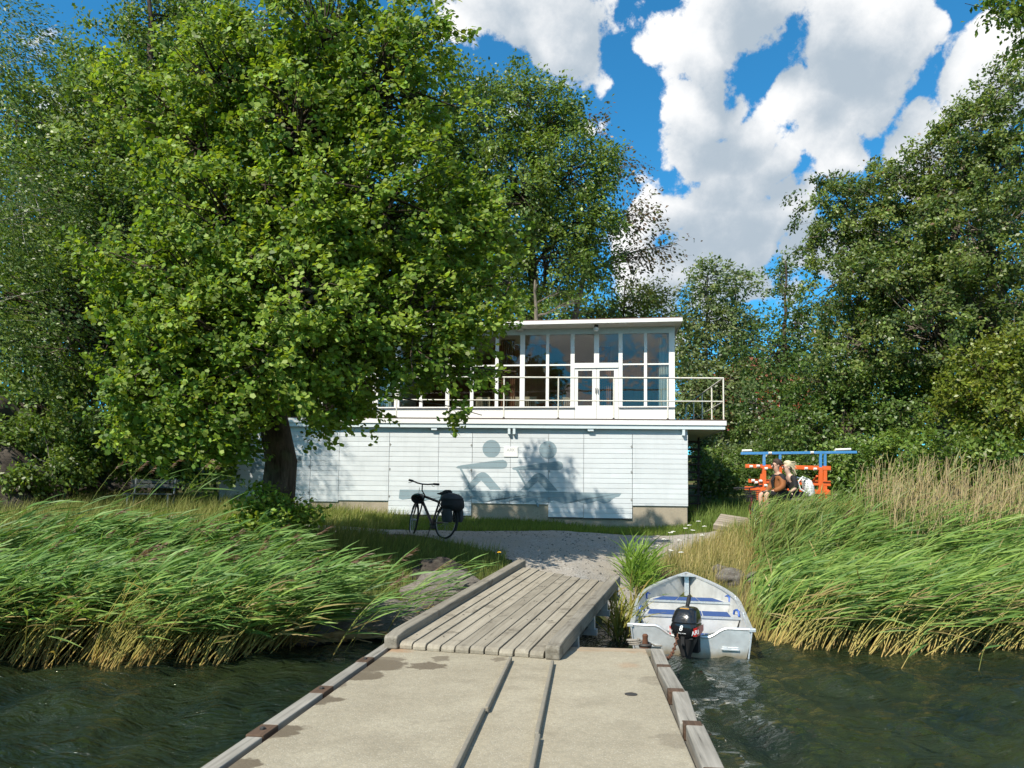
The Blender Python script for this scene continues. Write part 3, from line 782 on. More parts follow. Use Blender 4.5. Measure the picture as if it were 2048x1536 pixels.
BO[2] = BZ
house = empty('boathouse', BO, -YAW, 'pale blue boathouse with glazed white upper storey, balcony and rower mural', 'boathouse')
EU = np.array([math.cos(YAW), -math.sin(YAW), 0]); EV = np.array([math.sin(YAW), math.cos(YAW), 0])
def wl(px, py, v=0.0):
    """picture point on the facade plane v metres behind the front wall -> local (u, z)"""
    p = at_plane(px, py, BO + EV * v, EV)
    return float(np.dot(p - BO, EU)), float(p[2] - BZ)
ulx = lambda px, v=0.0: wl(px, 950, v)[0]
zly = lambda py, px=1000, v=0.0: wl(px, py, v)[1]
DEPTH = 7.5
UL = ulx(440)
z_top = zly(867, 1100)
# door leaves and wall fields: (left px, right px, bottom px y, kind)
fields = [(440, 540.4, 1018, 'door'), (540.6, 620.8, 1019, 'door'), (621.2, 677.9, 1003, 'wall'), (678.1, 777.8, 1002.5, 'wall'), (778.2, 876.6, 1029, 'door'), (876.8, 943.8, 1031, 'door'),
          (944.2, 1020.4, 1007, 'wall'), (1020.6, 1096.6, 1008.5, 'wall'), (1097, 1167, 1034.5, 'door'), (1167.3, 1264.2, 1036.5, 'door'), (1264.7, 1375.5, 1012, 'wall')]
PITCHZ = 0.1385
JOINTS, SEAMS = [], []
mb = MB(); mb.box(UL, 0, 0.05, 0.25, -0.6, z_top + 0.05); mb.box(UL, UL + 0.2, 0.25, DEPTH, -0.6, z_top); mb.box(-0.2, -0.03, 0.25, DEPTH, -0.6, z_top); mb.box(UL, 0, DEPTH - 0.2, DEPTH, -0.6, z_top)
mb.build('wall_core', paint('core_shadow_paint', (0.30, 0.33, 0.34), 0.9), house)
f0 = MB(); f0.box(UL + 0.02, -0.02, 0.0, 0.04, -0.6, zly(1003, 1000)); f0.build('foundation', M['found'], house)
zref = z_top
levels = [zref - k * PITCHZ for k in range(40)]
for i, (a, b, yb, kind) in enumerate(fields):
    u0, u1, zb = ulx(a), ulx(b), zly(yb, (a + b) / 2)
    SEAMS += [u0, u1]
    front = -0.035
    leafo = MB().box(u0 + .004, u1 - .004, front + 0.024, 0.03, zb + 0.01, z_top - 0.01).build('door_leaf' if kind == 'door' else 'wall_field', M['siding'], house)
    bm_full = MB().cbox(u0 + 0.003, u1 - 0.003, front, front + 0.024, 0.003, PITCHZ - 0.003, 0.005).mesh('board')
    bm_full.materials.append(M['siding'])
    for k in range(40):
        zt = levels[k]; z0 = zt - PITCHZ
        if zt - zb < 0.03:
            break
        if z0 < zb:
            o = MB().cbox(u0 + 0.003, u1 - 0.003, front, front + 0.024, zb, zt - 0.003, 0.004).build('board', M['siding'], leafo)
        else:
            o = obj('board', bm_full, None, leafo, (0, 0, z0))
    if kind == 'door':
        for hz in (0.22, 0.55, 0.85):
            zc = zb + (z_top - zb) * hz
            side = u1 - 0.02 if i % 2 else u0 + 0.02
            h = MB().box(side - 0.008, side + 0.008, front - 0.012, front - 0.001, zc - 0.035, zc + 0.035)
            h.box(side - 0.03, side + 0.03, front - 0.006, front - 0.0005, zc - 0.009, zc + 0.009)
            h.build('hinge', M['hinge'], leafo)
        MB().box(u0 + .002, u1 - .002, front - 0.004, 0.03, zb - 0.03, zb - 0.002).build('door_sill', M['iron'], leafo)
# painted rowers, cut along the board joints
def mural(name, polys, mat, off=-0.0368):
    bm = bmesh.new()
    for poly in polys:
        vs = [bm.verts.new((*(lambda q: (q[0], off, q[1]))(wl(x, y)),)) for x, y in poly]
        bm.faces.new(vs)
    bmesh.ops.triangulate(bm, faces=bm.faces)
    out = bmesh.new()
    for k in range(len(levels) - 1):
        c = bm.copy()
        bmesh.ops.bisect_plane(c, geom=c.verts[:] + c.edges[:] + c.faces[:], plane_co=(0, 0, levels[k] - 0.005), plane_no=(0, 0, 1), clear_outer=True)
        bmesh.ops.bisect_plane(c, geom=c.verts[:] + c.edges[:] + c.faces[:], plane_co=(0, 0, levels[k + 1] + 0.005), plane_no=(0, 0, -1), clear_outer=True)
        tmp = bpy.data.meshes.new('t'); c.to_mesh(tmp); c.free(); out.from_mesh(tmp); bpy.data.meshes.remove(tmp)
    bm.free()
    me = bpy.data.meshes.new(name)
    bmesh.ops.recalc_face_normals(out, faces=out.faces)
    out.to_mesh(me); out.free()
    return obj(name, me, mat, house)
z4 = lambda pts: [(860 + x / 3.657, 820 + y / 3.657) for x, y in pts]
def disc(cx, cy, r, n=40):
    return [(cx + r * math.cos(2 * math.pi * k / n), cy + r * math.sin(2 * math.pi * k / n)) for k in range(n)]
arm = [(190, 420), (205, 410), (240, 403), (330, 391), (420, 378), (500, 368), (535, 365), (556, 374), (566, 392), (563, 412), (550, 426), (530, 431), (400, 430), (235, 430), (205, 428)]
leg = [(250, 582), (345, 472), (366, 459), (388, 455), (408, 460), (428, 475), (522, 583), (440, 583), (375, 515), (305, 583)]
shift = lambda P, dx, dy, s=0: [(x + dx, y + dy + (x - 190) * s) for x, y in P]
top = [(800, 979.2), (950, 981.3), (1100, 983.5), (1243, 986.3)]
bot = []
for k in range(61):
    x = 1238 - k * (1238 - 798) / 60
    y = 999 + (x - 800) * 0.0155 + 3.6 * math.sin((x - 800) / 41.0 * 2 * math.pi + 1.2)
    if x > 1205:
        y -= (x - 1205) * 0.30
    if x < 815:
        y -= (815 - x) * 0.30
    bot.append((x, y))
mural('mural_rowing_boat', [top + bot], M['mural'], -0.0366)
mural('mural_rower', [z4(disc(450, 284, 65)), z4(arm)], M['mural'])
mural('mural_rower', [z4(disc(862, 293, 65)), z4(shift(arm, 408, 10))], M['mural'])
mural('mural_rower_legs', [z4(leg)], M['mural'], -0.0370)
mural('mural_rower_legs', [z4(shift(leg, 412, 5, 0.008))], M['mural'], -0.0370)
mural('mural_oar', [z4([(217, 430), (233, 430), (292, 540), (284, 548)])], M['mural'], -0.0372)
mural('mural_oar', [z4([(624, 432), (642, 432), (706, 550), (696, 556)])], M['mural'], -0.0372)
mural('mural_oar', [z4([(722, 592), (738, 592), (800, 700), (790, 712), (778, 690)])], M['mural'], -0.0372)
mural('mural_oar', [z4([(310, 592), (322, 592), (372, 660), (368, 678), (350, 660)])], M['mural'], -0.0372)
z1 = lambda pts: [(430 + x / 7.585, 860 + y / 7.585) for x, y in pts]
mural('wall_letter_a', [z1([(530, 658), (632, 382), (740, 382), (850, 658), (770, 658), (745, 595), (628, 595), (603, 658)])], M['mural'])
mural('wall_letter_f', [z1([(1180, 668), (1182, 380), (1300, 384), (1330, 400), (1328, 455), (1245, 455), (1243, 496), (1330, 500), (1328, 566), (1240, 566), (1232, 668)])], M['mural'])
def stroke(a, b, w):
    d = np.array(b, float) - np.array(a); d /= np.linalg.norm(d); n = np.array([-d[1], d[0]]) * w / 2
    a, b = np.array(a, float), np.array(b, float)
    return [tuple(a + n), tuple(b + n), tuple(b - n), tuple(a - n)]
for a, b in (((590, 880), (1200, 300)), ((600, 905), (1215, 322)), ((700, 345), (1300, 922)), ((690, 362), (1280, 928))):
    mural('mural_crossed_oar', [z1(stroke(a, b, 9))], M['mural_dark'], -0.0374)
# small white notice
su0, sz0 = wl(1008, 913.6); su1, sz1 = wl(1035.8, 894.3)
sg = MB().box(su0, su1, -0.056, -0.042, sz0, sz1).build('notice_board', M['white'], house)
def text_mesh(s, size, mat, parent, loc, rot, name, ext=0.0008, shear=0.0, bold=0.0):
    cu = bpy.data.curves.new(name, 'FONT')
    cu.body = s; cu.size = size; cu.align_x = 'CENTER'; cu.align_y = 'CENTER'; cu.extrude = ext; cu.shear = shear; cu.offset = bold
    cu.resolution_u = 4
    tmp = bpy.data.objects.new('t', cu); COL.objects.link(tmp)
    bpy.context.view_layer.update()
    me = bpy.data.meshes.new_from_object(tmp.evaluated_get(bpy.context.evaluated_depsgraph_get()))
    bpy.data.objects.remove(tmp)
    me.name = name
    me.materials.clear()
    return obj(name, me, mat, parent, loc, rot)
text_mesh('ARK', 0.12, paint('grey_ink', (0.4, 0.4, 0.4), 0.7), sg, ((su0 + su1) / 2, -0.0575, sz1 - 0.09), (rad(90), 0, 0), 'lettering')

# deck, fascia boards, brackets
OV = 0.15
RX = 1.03                                          # the balcony reaches this far past the wall on the right
DUL = ulx(560)
zf1, zf2, zf3 = zly(856.5, 1100, -OV), zly(848.5, 1100, -OV), zly(839.5, 1100, -OV)
MB().box(UL + .01, -0.005, 0.0, 0.045, z_top, zf2 - 0.09).build('frieze', M['fascia'], house)
MB().box(DUL, RX - 0.02, -OV + 0.03, DEPTH, zf2 - 0.09, zf3 - 0.03).build('balcony_slab', M['fascia'], house)
MB().box(DUL, RX - 0.03, -OV, -OV + 0.028, zf1, zf2 - 0.002).build('fascia_board', M['fascia'], house)
MB().box(DUL, RX, -OV - 0.03, -OV + 0.026, zf2, zf3).build('edge_board', M['white'], house)
MB().box(RX - 0.05, RX - 0.022, -OV + 0.03, DEPTH, zf1, zf2 - 0.002).build('fascia_board', M['fascia'], house)
MB().box(RX - 0.022, RX + 0.02, -OV + 0.028, DEPTH, zf2, zf3).build('edge_board', M['white'], house)
MB().box(DUL, RX + 0.01, -OV - 0.02, DEPTH, zf3 + 0.002, zf3 + 0.035).build('deck_boards', paint('dark_deck_edge', (0.07, 0.045, 0.035), 0.9, 0.2), house)
for px in (866, 1017, 1027, 1181, 1368):
    u = ulx(px, -OV)
    w = 0.035
    br = MB()
    if px in (866, 1181):
        br.box(u - 0.08, u + 0.08, -OV + 0.02, 0.0, zf1 - 0.07, zf1 + 0.02)
    else:
        br.prism([(u - w, zf1 - 0.17), (u + w, zf1 - 0.17), (u + w, zf1 + 0.02), (u - w, zf1 + 0.02)], -OV + 0.01, -0.0)
    br.build('bracket', M['fascia'], house)

# upper storey: turned a little more than the wall below
UYAW = rad(4.0)
UV0 = 0.85
UR = wl(1350, 800, UV0)[0]
upper_m = Matrix.Translation((UR, UV0, 0)) @ Matrix.Rotation(-UYAW, 4, 'Z')
PU0 = BO + EU * UR + EV * UV0
UU = np.array([math.cos(YAW + UYAW), -math.sin(YAW + UYAW), 0]); UVV = np.array([math.sin(YAW + UYAW), math.cos(YAW + UYAW), 0])
def uw(px, py, v=0.0):
    p = at_plane(px, py, PU0 + UVV * v, UVV)
    return float(np.dot(p - PU0, UU)), float(p[2] - BZ)
ux = lambda px, v=0.0: uw(px, 740, v)[0]
uz = lambda py, px=1200, v=0.0: uw(px, py, v)[1]
def upart(mb_, name, mat, parent=house, **kw):
    for i, p in enumerate(mb_.v):
        q = upper_m @ Vector(p)
        mb_.v[i] = tuple(q)
    return mb_.build(name, mat, parent, **kw)
zd = zf3 + 0.036
zs, zm, zt = uz(813), uz(729), uz(668)
zw = uz(655)
U0 = ux(747)
UD = 5.2
# posts
posts = [(747, 757), (790, 800), (840, 846), (892, 899), (941, 947.5), (990.5, 997), (1040, 1049.5), (1092, 1098), (1141, 1149), (1237, 1245), (1288, 1294), (1338, 1349.5)]
for a, b in posts:
    upart(MB().box(ux(a), ux(b), -0.015, 0.09, zs - 0.02, zt + 0.01), 'post', M['white'])
# lower panels, sill, head board, frieze
for a, b in ((747, 1149), (1237, 1349.5)):
    upart(MB().box(ux(a), ux(b), 0.0, 0.10, zd, zs - 0.02), 'sill_panel', M['white'])
    upart(MB().box(ux(a), ux(b), -0.05, 0.07, zs - 0.035, zs + 0.0), 'window_sill', M['white'])
upart(MB().box(U0, 0, -0.01, 0.11, zt, zw), 'head_board', M['fascia'])
upart(MB().box(U0, 0, 0.0, 0.11, zw + 0.002, uz(644)), 'frieze', M['fascia'])
# glazing
cols_ = [(posts[i][1], posts[i + 1][0]) for i in range(len(posts) - 1)]
for a, b in cols_:
    if a == 1149:
        continue
    upart(MB().box(ux(a), ux(b), 0.005, 0.06, zm - 0.022, zm + 0.022), 'transom', M['white'])
    for z0, z1_ in ((zs, zm - 0.022), (zm + 0.022, zt)):
        upart(MB().box(ux(a) - .005, ux(b) + .005, 0.035, 0.041, z0 - .003, z1_ + .003), 'pane', M['glass'])
# double door bay
ztr0, ztr1 = uz(736), uz(726)
upart(MB().box(ux(1188), ux(1198), -0.015, 0.09, ztr1, zt), 'post', M['white'])
upart(MB().box(ux(1149), ux(1237), -0.03, 0.09, ztr0, ztr1), 'transom', M['white'])
for a, b in ((1149, 1188), (1198, 1237)):
    upart(MB().box(ux(a), ux(b), 0.035, 0.041, ztr1, zt), 'pane', M['glass'])
for a, b, ga, gb in ((1149.5, 1192.6, 1156, 1184.5), (1193.2, 1236.5, 1199, 1228)):
    d = MB(); za, zb_ = uz(811), uz(741)
    d.box(ux(a), ux(ga), 0.0, 0.05, zd + .01, ztr0 - .01); d.box(ux(gb), ux(b), 0.0, 0.05, zd + .01, ztr0 - .01)
    d.box(ux(ga), ux(gb), 0.0, 0.05, zd + .01, za); d.box(ux(ga), ux(gb), 0.0, 0.05, zb_, ztr0 - .01)
    dd = upart(d, 'door', M['white'])
    upart(MB().box(ux(ga) - .003, ux(gb) + .003, 0.022, 0.028, za - .003, zb_ + .003), 'pane', M['glass'], dd)
    upart(MB().box(ux(1191) if a < 1160 else ux(1195), (ux(1191) if a < 1160 else ux(1195)) + 0.012, -0.05, 0.0, uz(786), uz(776)), 'handle', M['iron'], dd)
# roof with overhang, slatted soffit
zr0, zr1 = uz(645, 1250, -0.55), uz(637.5, 1250, -0.6)
RUL = ux(720)
slope = 0.006
def roofbox(u0, u1, v0, v1, z0, z1_):
    m_ = MB().box(u0, u1, v0, v1, z0, z1_)
    m_.v = [(x, y, z + slope * x) for x, y, z in m_.v]
    return m_
upart(roofbox(RUL, 0.12, -0.62, -0.585, zr0 - 0.005, zr1), 'roof_fascia', M['white'])
upart(roofbox(0.12, 0.155, -0.62, UD + 0.6, zr0 - 0.003, zr1), 'roof_fascia', M['white'])
upart(roofbox(RUL, 0.118, -0.583, UD + 0.6, zr0 + 0.03, zr1 - 0.02), 'roof_slab', M['white'])
upart(roofbox(RUL, 0.15, -0.60, UD + 0.6, zr1 + 0.002, zr1 + 0.03), 'roof', M['roofing'])
for k in range(5):
    upart(roofbox(RUL + .02, 0.115, -0.58 + k * 0.118, -0.58 + k * 0.118 + 0.11, zr0 + 0.005, zr0 + 0.028), 'soffit_board', M['white'])
# room behind the glass
upart(MB().box(U0, 0, UD - 0.1, UD, zd, zw + .3), 'back_wall', M['brownwall'])
upart(MB().box(U0, U0 + 0.1, 0.11, UD - .1, zd, zw + .3), 'side_wall', M['white'])
upart(MB().box(-0.09, 0, 0.11, UD - .1, zd, zs), 'side_wall', M['white'])
upart(MB().box(U0 + .1, -.1, 0.12, UD - .1, zd, zd + 0.02), 'floor', wood('lacquered_floor', (0.25, 0.16, 0.08), (0.38, 0.25, 0.14), 0, 0.35))
upart(MB().box(U0 + .1, -.1, 0.12, UD - .1, zw + 0.1, zw + 0.14), 'ceiling', M['white'])
part = MB().box(ux(985, 2.2), ux(1100, 2.2), 2.2, 2.28, zd, zw); upart(part, 'partition', M['brownwall'])
def drape(u0, u1, v, z0, z1_, mat, waves=9, amp=0.035):
    n = waves * 6
    vs, fs = [], []
    for i in range(n + 1):
        u = u0 + (u1 - u0) * i / n
        y = v + amp * math.sin(i / 6 * 2 * math.pi)
        vs += [(u, y, z0), (u, y, z1_)]
    for i in range(n):
        fs.append((2 * i, 2 * i + 2, 2 * i + 3, 2 * i + 1))
    upart(MB().add(vs, fs), 'curtain', mat, smooth=True)
drape(ux(1318, .3), ux(1337, .3), 0.3, zd + .1, zt - .02, M['curtain'], 6)
drape(ux(1198, .35), ux(1222, .35), 0.35, zd + .1, zt - .3, M['browncurtain'], 6)
drape(ux(1002, .5), ux(1030, .5), 0.5, zd + .1, zt - .02, M['browncurtain'], 7)
drape(ux(760, .3), ux(785, .3), 0.3, zd + .1, zt - .02, M['curtain'], 6)
# the steps of the white stair wall seen behind the right panes
upart(MB().box(ux(1327, .6), ux(1337, .6), 0.5, 0.75, zs, uz(760)).box(ux(1331, .6), ux(1337, .6), 0.5, 0.75, uz(760), uz(715)), 'stair_wall', M['white'])
for v0_, v1_ in ((0.2, 2.4), (2.5, 4.9)):
    upart(MB().box(-0.05, -0.044, v0_, v1_, zs, zt), 'pane', M['glass'])
upart(MB().box(-0.09, 0, 2.4, 2.5, zs, zt), 'post', M['white']); upart(MB().box(-0.09, 0, 4.9, 5.0, zs, zt), 'post', M['white'])
upart(MB().box(-0.1, 0, 0.11, UD, zt, zw + .2), 'head_board', M['fascia'])
# globe lamp under the eave
lu, lz = uw(1192.5, 657, -0.35)
lm = upart(MB().lathe([(0.001, 0), (0.06, 0.01), (0.085, 0.05), (0.085, 0.085), (0.055, 0.115), (0.045, 0.12)], 18, c=(lu, -0.35, lz - 0.08)), 'lamp_globe', paint('opal_glass', (0.8, 0.8, 0.78), 0.15, 0.02), house, smooth=True)
upart(MB().lathe([(0.06, 0.12), (0.06, 0.15), (0.05, 0.2), (0.03, 0.23)], 14, c=(lu, -0.35, lz - 0.08)), 'lamp_holder', M['iron'], lm, smooth=True)
upart(MB().box(ux(1034), ux(1046), -0.2, -0.02, uz(661), uz(652)), 'junction_box', M['white'])

# railing
RV = -OV + 0.05
rz1, rz2 = zly(755, 1100, RV), zly(801, 1100, RV)
rail = MB().tube([(DUL, RV, rz1), (RX - 0.06, RV, rz1)], 0.024, 10).build('railing', M['rail'], house, smooth=True)
MB().tube([(DUL, RV, rz2), (RX - 0.06, RV, rz2)], 0.017, 8).build('mid_rail', M['rail'], rail, smooth=True)
ur = RX - 0.06
MB().tube([(ur, RV, rz1), (ur, 5.4, rz1)], 0.024, 10).build('top_rail', M['rail'], rail, smooth=True)
MB().tube([(ur, RV, rz2), (ur, 5.4, rz2)], 0.017, 8).build('mid_rail', M['rail'], rail, smooth=True)
for px in (640, 790, 895, 1006, 1115.5, 1227, 1336):
    u = ulx(px, RV)
    p_ = MB().tube([(u, RV, zd - .005), (u, RV, rz1)], 0.019, 8).build('rail_post', M['rail'], rail, smooth=True)
    MB().lathe([(0.05, 0), (0.05, 0.012), (0.025, 0.02), (0.022, 0.04)], 10, c=(u, RV, zd - .004)).build('foot_plate', M['iron'], rail)
for v in (RV, 1.35, 2.7, 4.05, 5.4):
    MB().tube([(ur, v, zd - .005), (ur, v, rz1)], 0.021, 8).build('rail_post', M['rail'], rail, smooth=True)

# tarred ladder stair standing under the balcony corner
st = empty('ladder_stair', BO + EU * 0.0 + EV * 1.2, -YAW, 'dark tarred open ladder stair under the balcony corner', 'stair')
for du in (0.22, 0.62):
    MB().bar((du - 0.1, 0.0, -0.1), (du + 0.08, 0.75, zf1 - 0.05), 0.06, 0.16).build('stringer', M['blackwood'], st)
for k in range(11):
    f = (k + 0.6) / 11.3
    MB().box(0.16 - 0.1 + 0.18 * f, 0.68 - 0.1 + 0.18 * f, 0.75 * f - 0.10, 0.75 * f + 0.12, zf1 * f - 0.02, zf1 * f + 0.025).build('tread', M['blackwood'], st)

# chairs in the glazed room
def chair(root):
    for x in (-0.2, 0.2):
        MB().box(x - .018, x + .018, -0.2, -0.165, 0, 0.45).build('leg', M['chairwood'], root)
        MB().bar((x, 0.2, 0), (x, 0.24, 0.86), 0.034, 0.034).build('leg', M['chairwood'], root)
    MB().box(-0.22, 0.22, -0.22, 0.22, 0.43, 0.46).build('seat', M['chairwood'], root)
    MB().box(-0.2, 0.2, 0.225, 0.25, 0.78, 0.86).build('top_rail', M['chairwood'], root)
    MB().box(-0.2, 0.2, 0.21, 0.23, 0.52, 0.56).build('lower_rail', M['chairwood'], root)
    for k in range(6):
        x = -0.15 + k * 0.06
        MB().bar((x, 0.22, 0.56), (x, 0.237, 0.79), 0.02, 0.014).build('back_slat', M['chairwood'], root)
def uworld(u, v, z):
    return PU0 + UU * u + UVV * v + np.array([0, 0, z])
def copy_tree(o, parent=None):
    c = o.copy(); COL.objects.link(c); c.parent = parent
    for ch in o.children:
        copy_tree(ch, c)
    return c
clabels = ['pale wooden slat chair just left of the thick white window post', 'pale wooden slat chair just right of the thick white window post', 'pale wooden chair behind the pane next to the glazed door', 'pale wooden chair half hidden by alder leaves in the glazed room', 'pale wooden chair deep in the glazed room before brown wall']
proto = None
for lab, px, v, rz in zip(clabels, (1026, 1061, 1130, 968, 1075), (0.75, 0.75, 0.9, 0.8, 1.6), (0.1, -0.1, 0.3, 0.0, 0.4)):
    if proto is None:
        c = proto = empty('slat_chair', (0, 0, 0), 0, lab, 'chair', 'chairs in the glazed room'); chair(c)
        bpy.context.view_layer.update()
    else:
        c = copy_tree(proto); c['label'] = lab
    p = uworld(ux(px, v), v, zd + 0.02)
    c.location = p; c.rotation_euler = (0, 0, rz + math.pi - YAW)
# blue sack seen on a chair
tb = empty('dining_table', uworld(ux(1110, 1.5), 1.5, zd + .02), -YAW, 'dark table in the glazed room between the slat chairs', 'table')
MB().box(-0.6, 0.6, -0.4, 0.4, 0.70, 0.74).build('table_top', M['browncurtain'], tb)
for x in (-.54, .54):
    for y in (-.34, .34):
        MB().box(x - .03, x + .03, y - .03, y + .03, 0, 0.70).build('leg', M['browncurtain'], tb)
# ------------------------------------------------------------------ pontoon
DZ = 0.45
PDIR = np.array([0.0993, 1.0, 0]); PDIR /= np.linalg.norm(PDIR)
PRIGHT = np.array([PDIR[1], -PDIR[0], 0])
fl, fr = atz(762, 1292, DZ), atz(1318, 1292, DZ)
PC = (fl + fr) / 2; PC[2] = 0
PW = float(np.dot(fr - fl, PRIGHT)) / 2
PANG = -math.atan2(PDIR[0], PDIR[1])
def m_concrete(stains, rusts):
    m, t = mat_new('pontoon_concrete')
    co = t.n('ShaderNodeTexCoord').outputs['Object']
    n1 = t.noise(co, 1.3, 6, 0.6); n2 = t.noise(co, 26, 5, 0.7); n3 = t.noise(co, 5.0, 5, 0.65)
    vo = t.n('ShaderNodeTexVoronoi', {'Vector': co, 'Scale': 60.0})
    c = t.mixc(t.lin(n1, 0.3, 0.7), (0.29, 0.25, 0.18), (0.40, 0.355, 0.265))
    c = t.mixc(t.lin(n2, 0.3, 0.7), t.mixc(0.5, c, (0.17, 0.16, 0.12)), c)
    c = t.mixc(t.math('MULTIPLY', t.smooth(vo.outputs['Distance'], 0.30, 0.14), 0.6), c, (0.50, 0.47, 0.40))
    c = t.mixc(t.math('MULTIPLY', t.smooth(t.noise(co, 60, 3), 0.6, 0.7), 0.5), c, (0.17, 0.155, 0.125))
    c = t.mixc(t.math('MULTIPLY', t.smooth(n3, 0.58, 0.72), 0.28), c, (0.25, 0.22, 0.17))
    c = t.mixc(t.math('MULTIPLY', t.smooth(t.noise(co, 2.3, 6, 0.7), 0.50, 0.64), 0.30), c, (0.19, 0.165, 0.12))
    c = t.mixc(t.smooth(t.n('ShaderNodeTexVoronoi', {'Vector': co, 'Scale': 2.6}).outputs[0], 0.022, 0.012), c, (0.60, 0.58, 0.53))
    wet = None
    wv = t.vmath('ADD', co, t.vmath('MULTIPLY', t.vmath('SUBTRACT', t.n('ShaderNodeTexNoise', {'Vector': co, 'Scale': 7.0, 'Detail': 5.0, 'Roughness': 0.65}).outputs[1], (0.5, 0.5, 0.5)), (0.35, 0.35, 0)))
    for (x, y, rx, ry, s) in stains:
        q = t.vmath('MULTIPLY', t.vmath('SUBTRACT', wv, (x, y, 0)), (1 / rx, 1 / ry, 0))
        w = t.math('MULTIPLY', t.smooth(t.vmath('LENGTH', q, out=1), 1.12, 0.86), s)
        wet = w if wet is None else t.math('MAXIMUM', wet, w)
    c = t.mixc(t.math('MULTIPLY', wet, 0.8), c, (0.10, 0.075, 0.05))
    ru = None
    for (x, y, rx, ry, s) in rusts:
        q = t.vmath('MULTIPLY', t.vmath('SUBTRACT', wv, (x, y, 0)), (1 / rx, 1 / ry, 0))
        w = t.math('MULTIPLY', t.smooth(t.vmath('LENGTH', q, out=1), 1.2, 0.3), s)
        ru = w if ru is None else t.math('MAXIMUM', ru, w)
    c = t.mixc(ru, c, (0.33, 0.15, 0.055))
    finish(t, pbsdf(t, c, t.lin(wet, 0, 1, 0.92, 0.6), 0.3, 0, bump(t, t.math('ADD', t.math('MULTIPLY', n2, .6), t.math('MULTIPLY', vo.outputs['Distance'], .6)), 0.45, 0.008)).outputs[0])
    return m
def pl(px, py):
    p = atz(px, py, DZ)
    d = p - PC
    return float(np.dot(d, PRIGHT)), float(np.dot(d, PDIR))
def stain(px, py, wx_, wy_, s=1.0):
    x, y = pl(px, py); x1, _ = pl(px + wx_, py); _, y1 = pl(px, py - wy_)
    return (x, y, abs(x1 - x), abs(y1 - y), s)
stains = [stain(750, 1330, 62, 13), stain(855, 1331, 38, 7), stain(780, 1318, 36, 6, .8), stain(880, 1317, 18, 5, .8), stain(710, 1351, 60, 9), stain(640, 1400, 38, 12), stain(560, 1462, 50, 14),
          stain(470, 1530, 40, 14), stain(1000, 1319, 12, 4, .7), stain(670, 1372, 25, 6, .7), stain(1320, 1362, 40, 8, .35), stain(1350, 1480, 40, 16, .35), stain(1262, 1388, 11, 2.5, .8)]
rusts = [stain(1262, 1296, 22, 10, .75), stain(1180, 1296, 40, 8, .45), stain(1310, 1300, 30, 12, .5), stain(790, 1300, 40, 6, .5), stain(1255, 1330, 30, 6, .25)]
M['concrete'] = m_concrete(stains, rusts)
M['edgewood'] = wood('weathered_edge_timber', (0.15, 0.14, 0.12), (0.34, 0.32, 0.28), 1, 0.9, 0.8)
M['edgerust'] = wood('rust_stained_timber', (0.045, 0.03, 0.02), (0.12, 0.075, 0.05), 1, 0.9, 0.8)
M['trackwood'] = paint('grey_steel_angle', (0.22, 0.20, 0.16), 0.8, 0.15, 8, dirt=(0.2, 0.12, 0.07), dirt_amt=0.5)
pon = empty('floating_pontoon', PC, PANG, 'wide concrete floating pontoon with timber edges leading to the shore', 'pontoon')
LN = 12.0
MB().box(-PW + 0.16, PW - 0.17, -LN, 0.0, -0.35, DZ).build('deck', M['concrete'], pon, bevel=0.012)
MB().box(-PW + 0.02, PW - 0.02, -LN, -0.06, -0.5, DZ - 0.09).build('hull', paint('wet_concrete_side', (0.12, 0.115, 0.10), 0.8, 0.2), pon)
# left edge boards: dark rusty stretches where the bolts sit
rr = random.Random(5)
def edge_run(x0, x1, y0, zt, hh, side):
    y = y0
    k = 0
    while y > -LN:
        L = 0.98 + rr.uniform(-0.05, 0.05)
        o = MB().box(x0 + rr.uniform(-.008, .008), x1, y - L, y - 0.004, zt - hh, zt + rr.uniform(-0.006, 0.006)).build('edge_timber', M['edgewood'], pon, bevel=0.008)
        y -= L
        L2 = 0.26
        MB().box(x0 - 0.006, x1 + 0.005, y - L2, y - 0.004, zt - hh - 0.004, zt + 0.006).build('edge_splice', M['edgerust'], pon, bevel=0.008)
        MB().lathe([(0.022, 0), (0.022, 0.012), (0.012, 0.018)], 6, c=((x0 + x1) / 2, y - 0.13, zt + 0.006)).build('bolt', M['iron'], pon)
        y -= L2
        k += 1
edge_run(-PW + 0.005, -PW + 0.125, 0.02, DZ + 0.012, 0.2, -1)
y = -0.03
for k in range(9):
    L = 1.02 if k else 0.95
    j = 0.02 * math.sin(k * 2.1)
    MB().bar((PW - 0.075 + j, y - L, DZ - 0.03), (PW - 0.055 - j, y - 0.01, DZ - 0.03), 0.135, 0.11).build('edge_timber', M['edgewood'], pon, bevel=0.01)
    MB().box(PW - 0.14, PW - 0.0, y - L - 0.06, y - L + 0.06, DZ - 0.09, DZ + 0.029).build('edge_splice', M['edgerust'], pon, bevel=0.008)
    y -= L
# two low tracks along the deck
for pts, nm in (((1024, 1323), 1), ((1108, 1330), 2)):
    x0, y0 = pl(*pts)
    xb, yb = pl(930 if nm == 1 else 1068, 1530)
    segs = [(y0, y0 - 2.0, 0.0), (y0 - 2.02, y0 - 5.0, -0.02), (y0 - 5.02, -LN + .5, -0.015)] if nm == 1 else [(y0, y0 - 2.5, 0), (y0 - 2.52, y0 - 6, 0.012)]
    for a, b, off in segs:
        xa = x0 + (xb - x0) * (y0 - a) / (y0 - yb) + off; xc = x0 + (xb - x0) * (y0 - b) / (y0 - yb) + off
        MB().bar((xc - 0.016, b, DZ + 0.026), (xa - 0.016, a, DZ + 0.026), 0.034, 0.052).build('track_strip', M['trackwood'], pon, bevel=0.01)
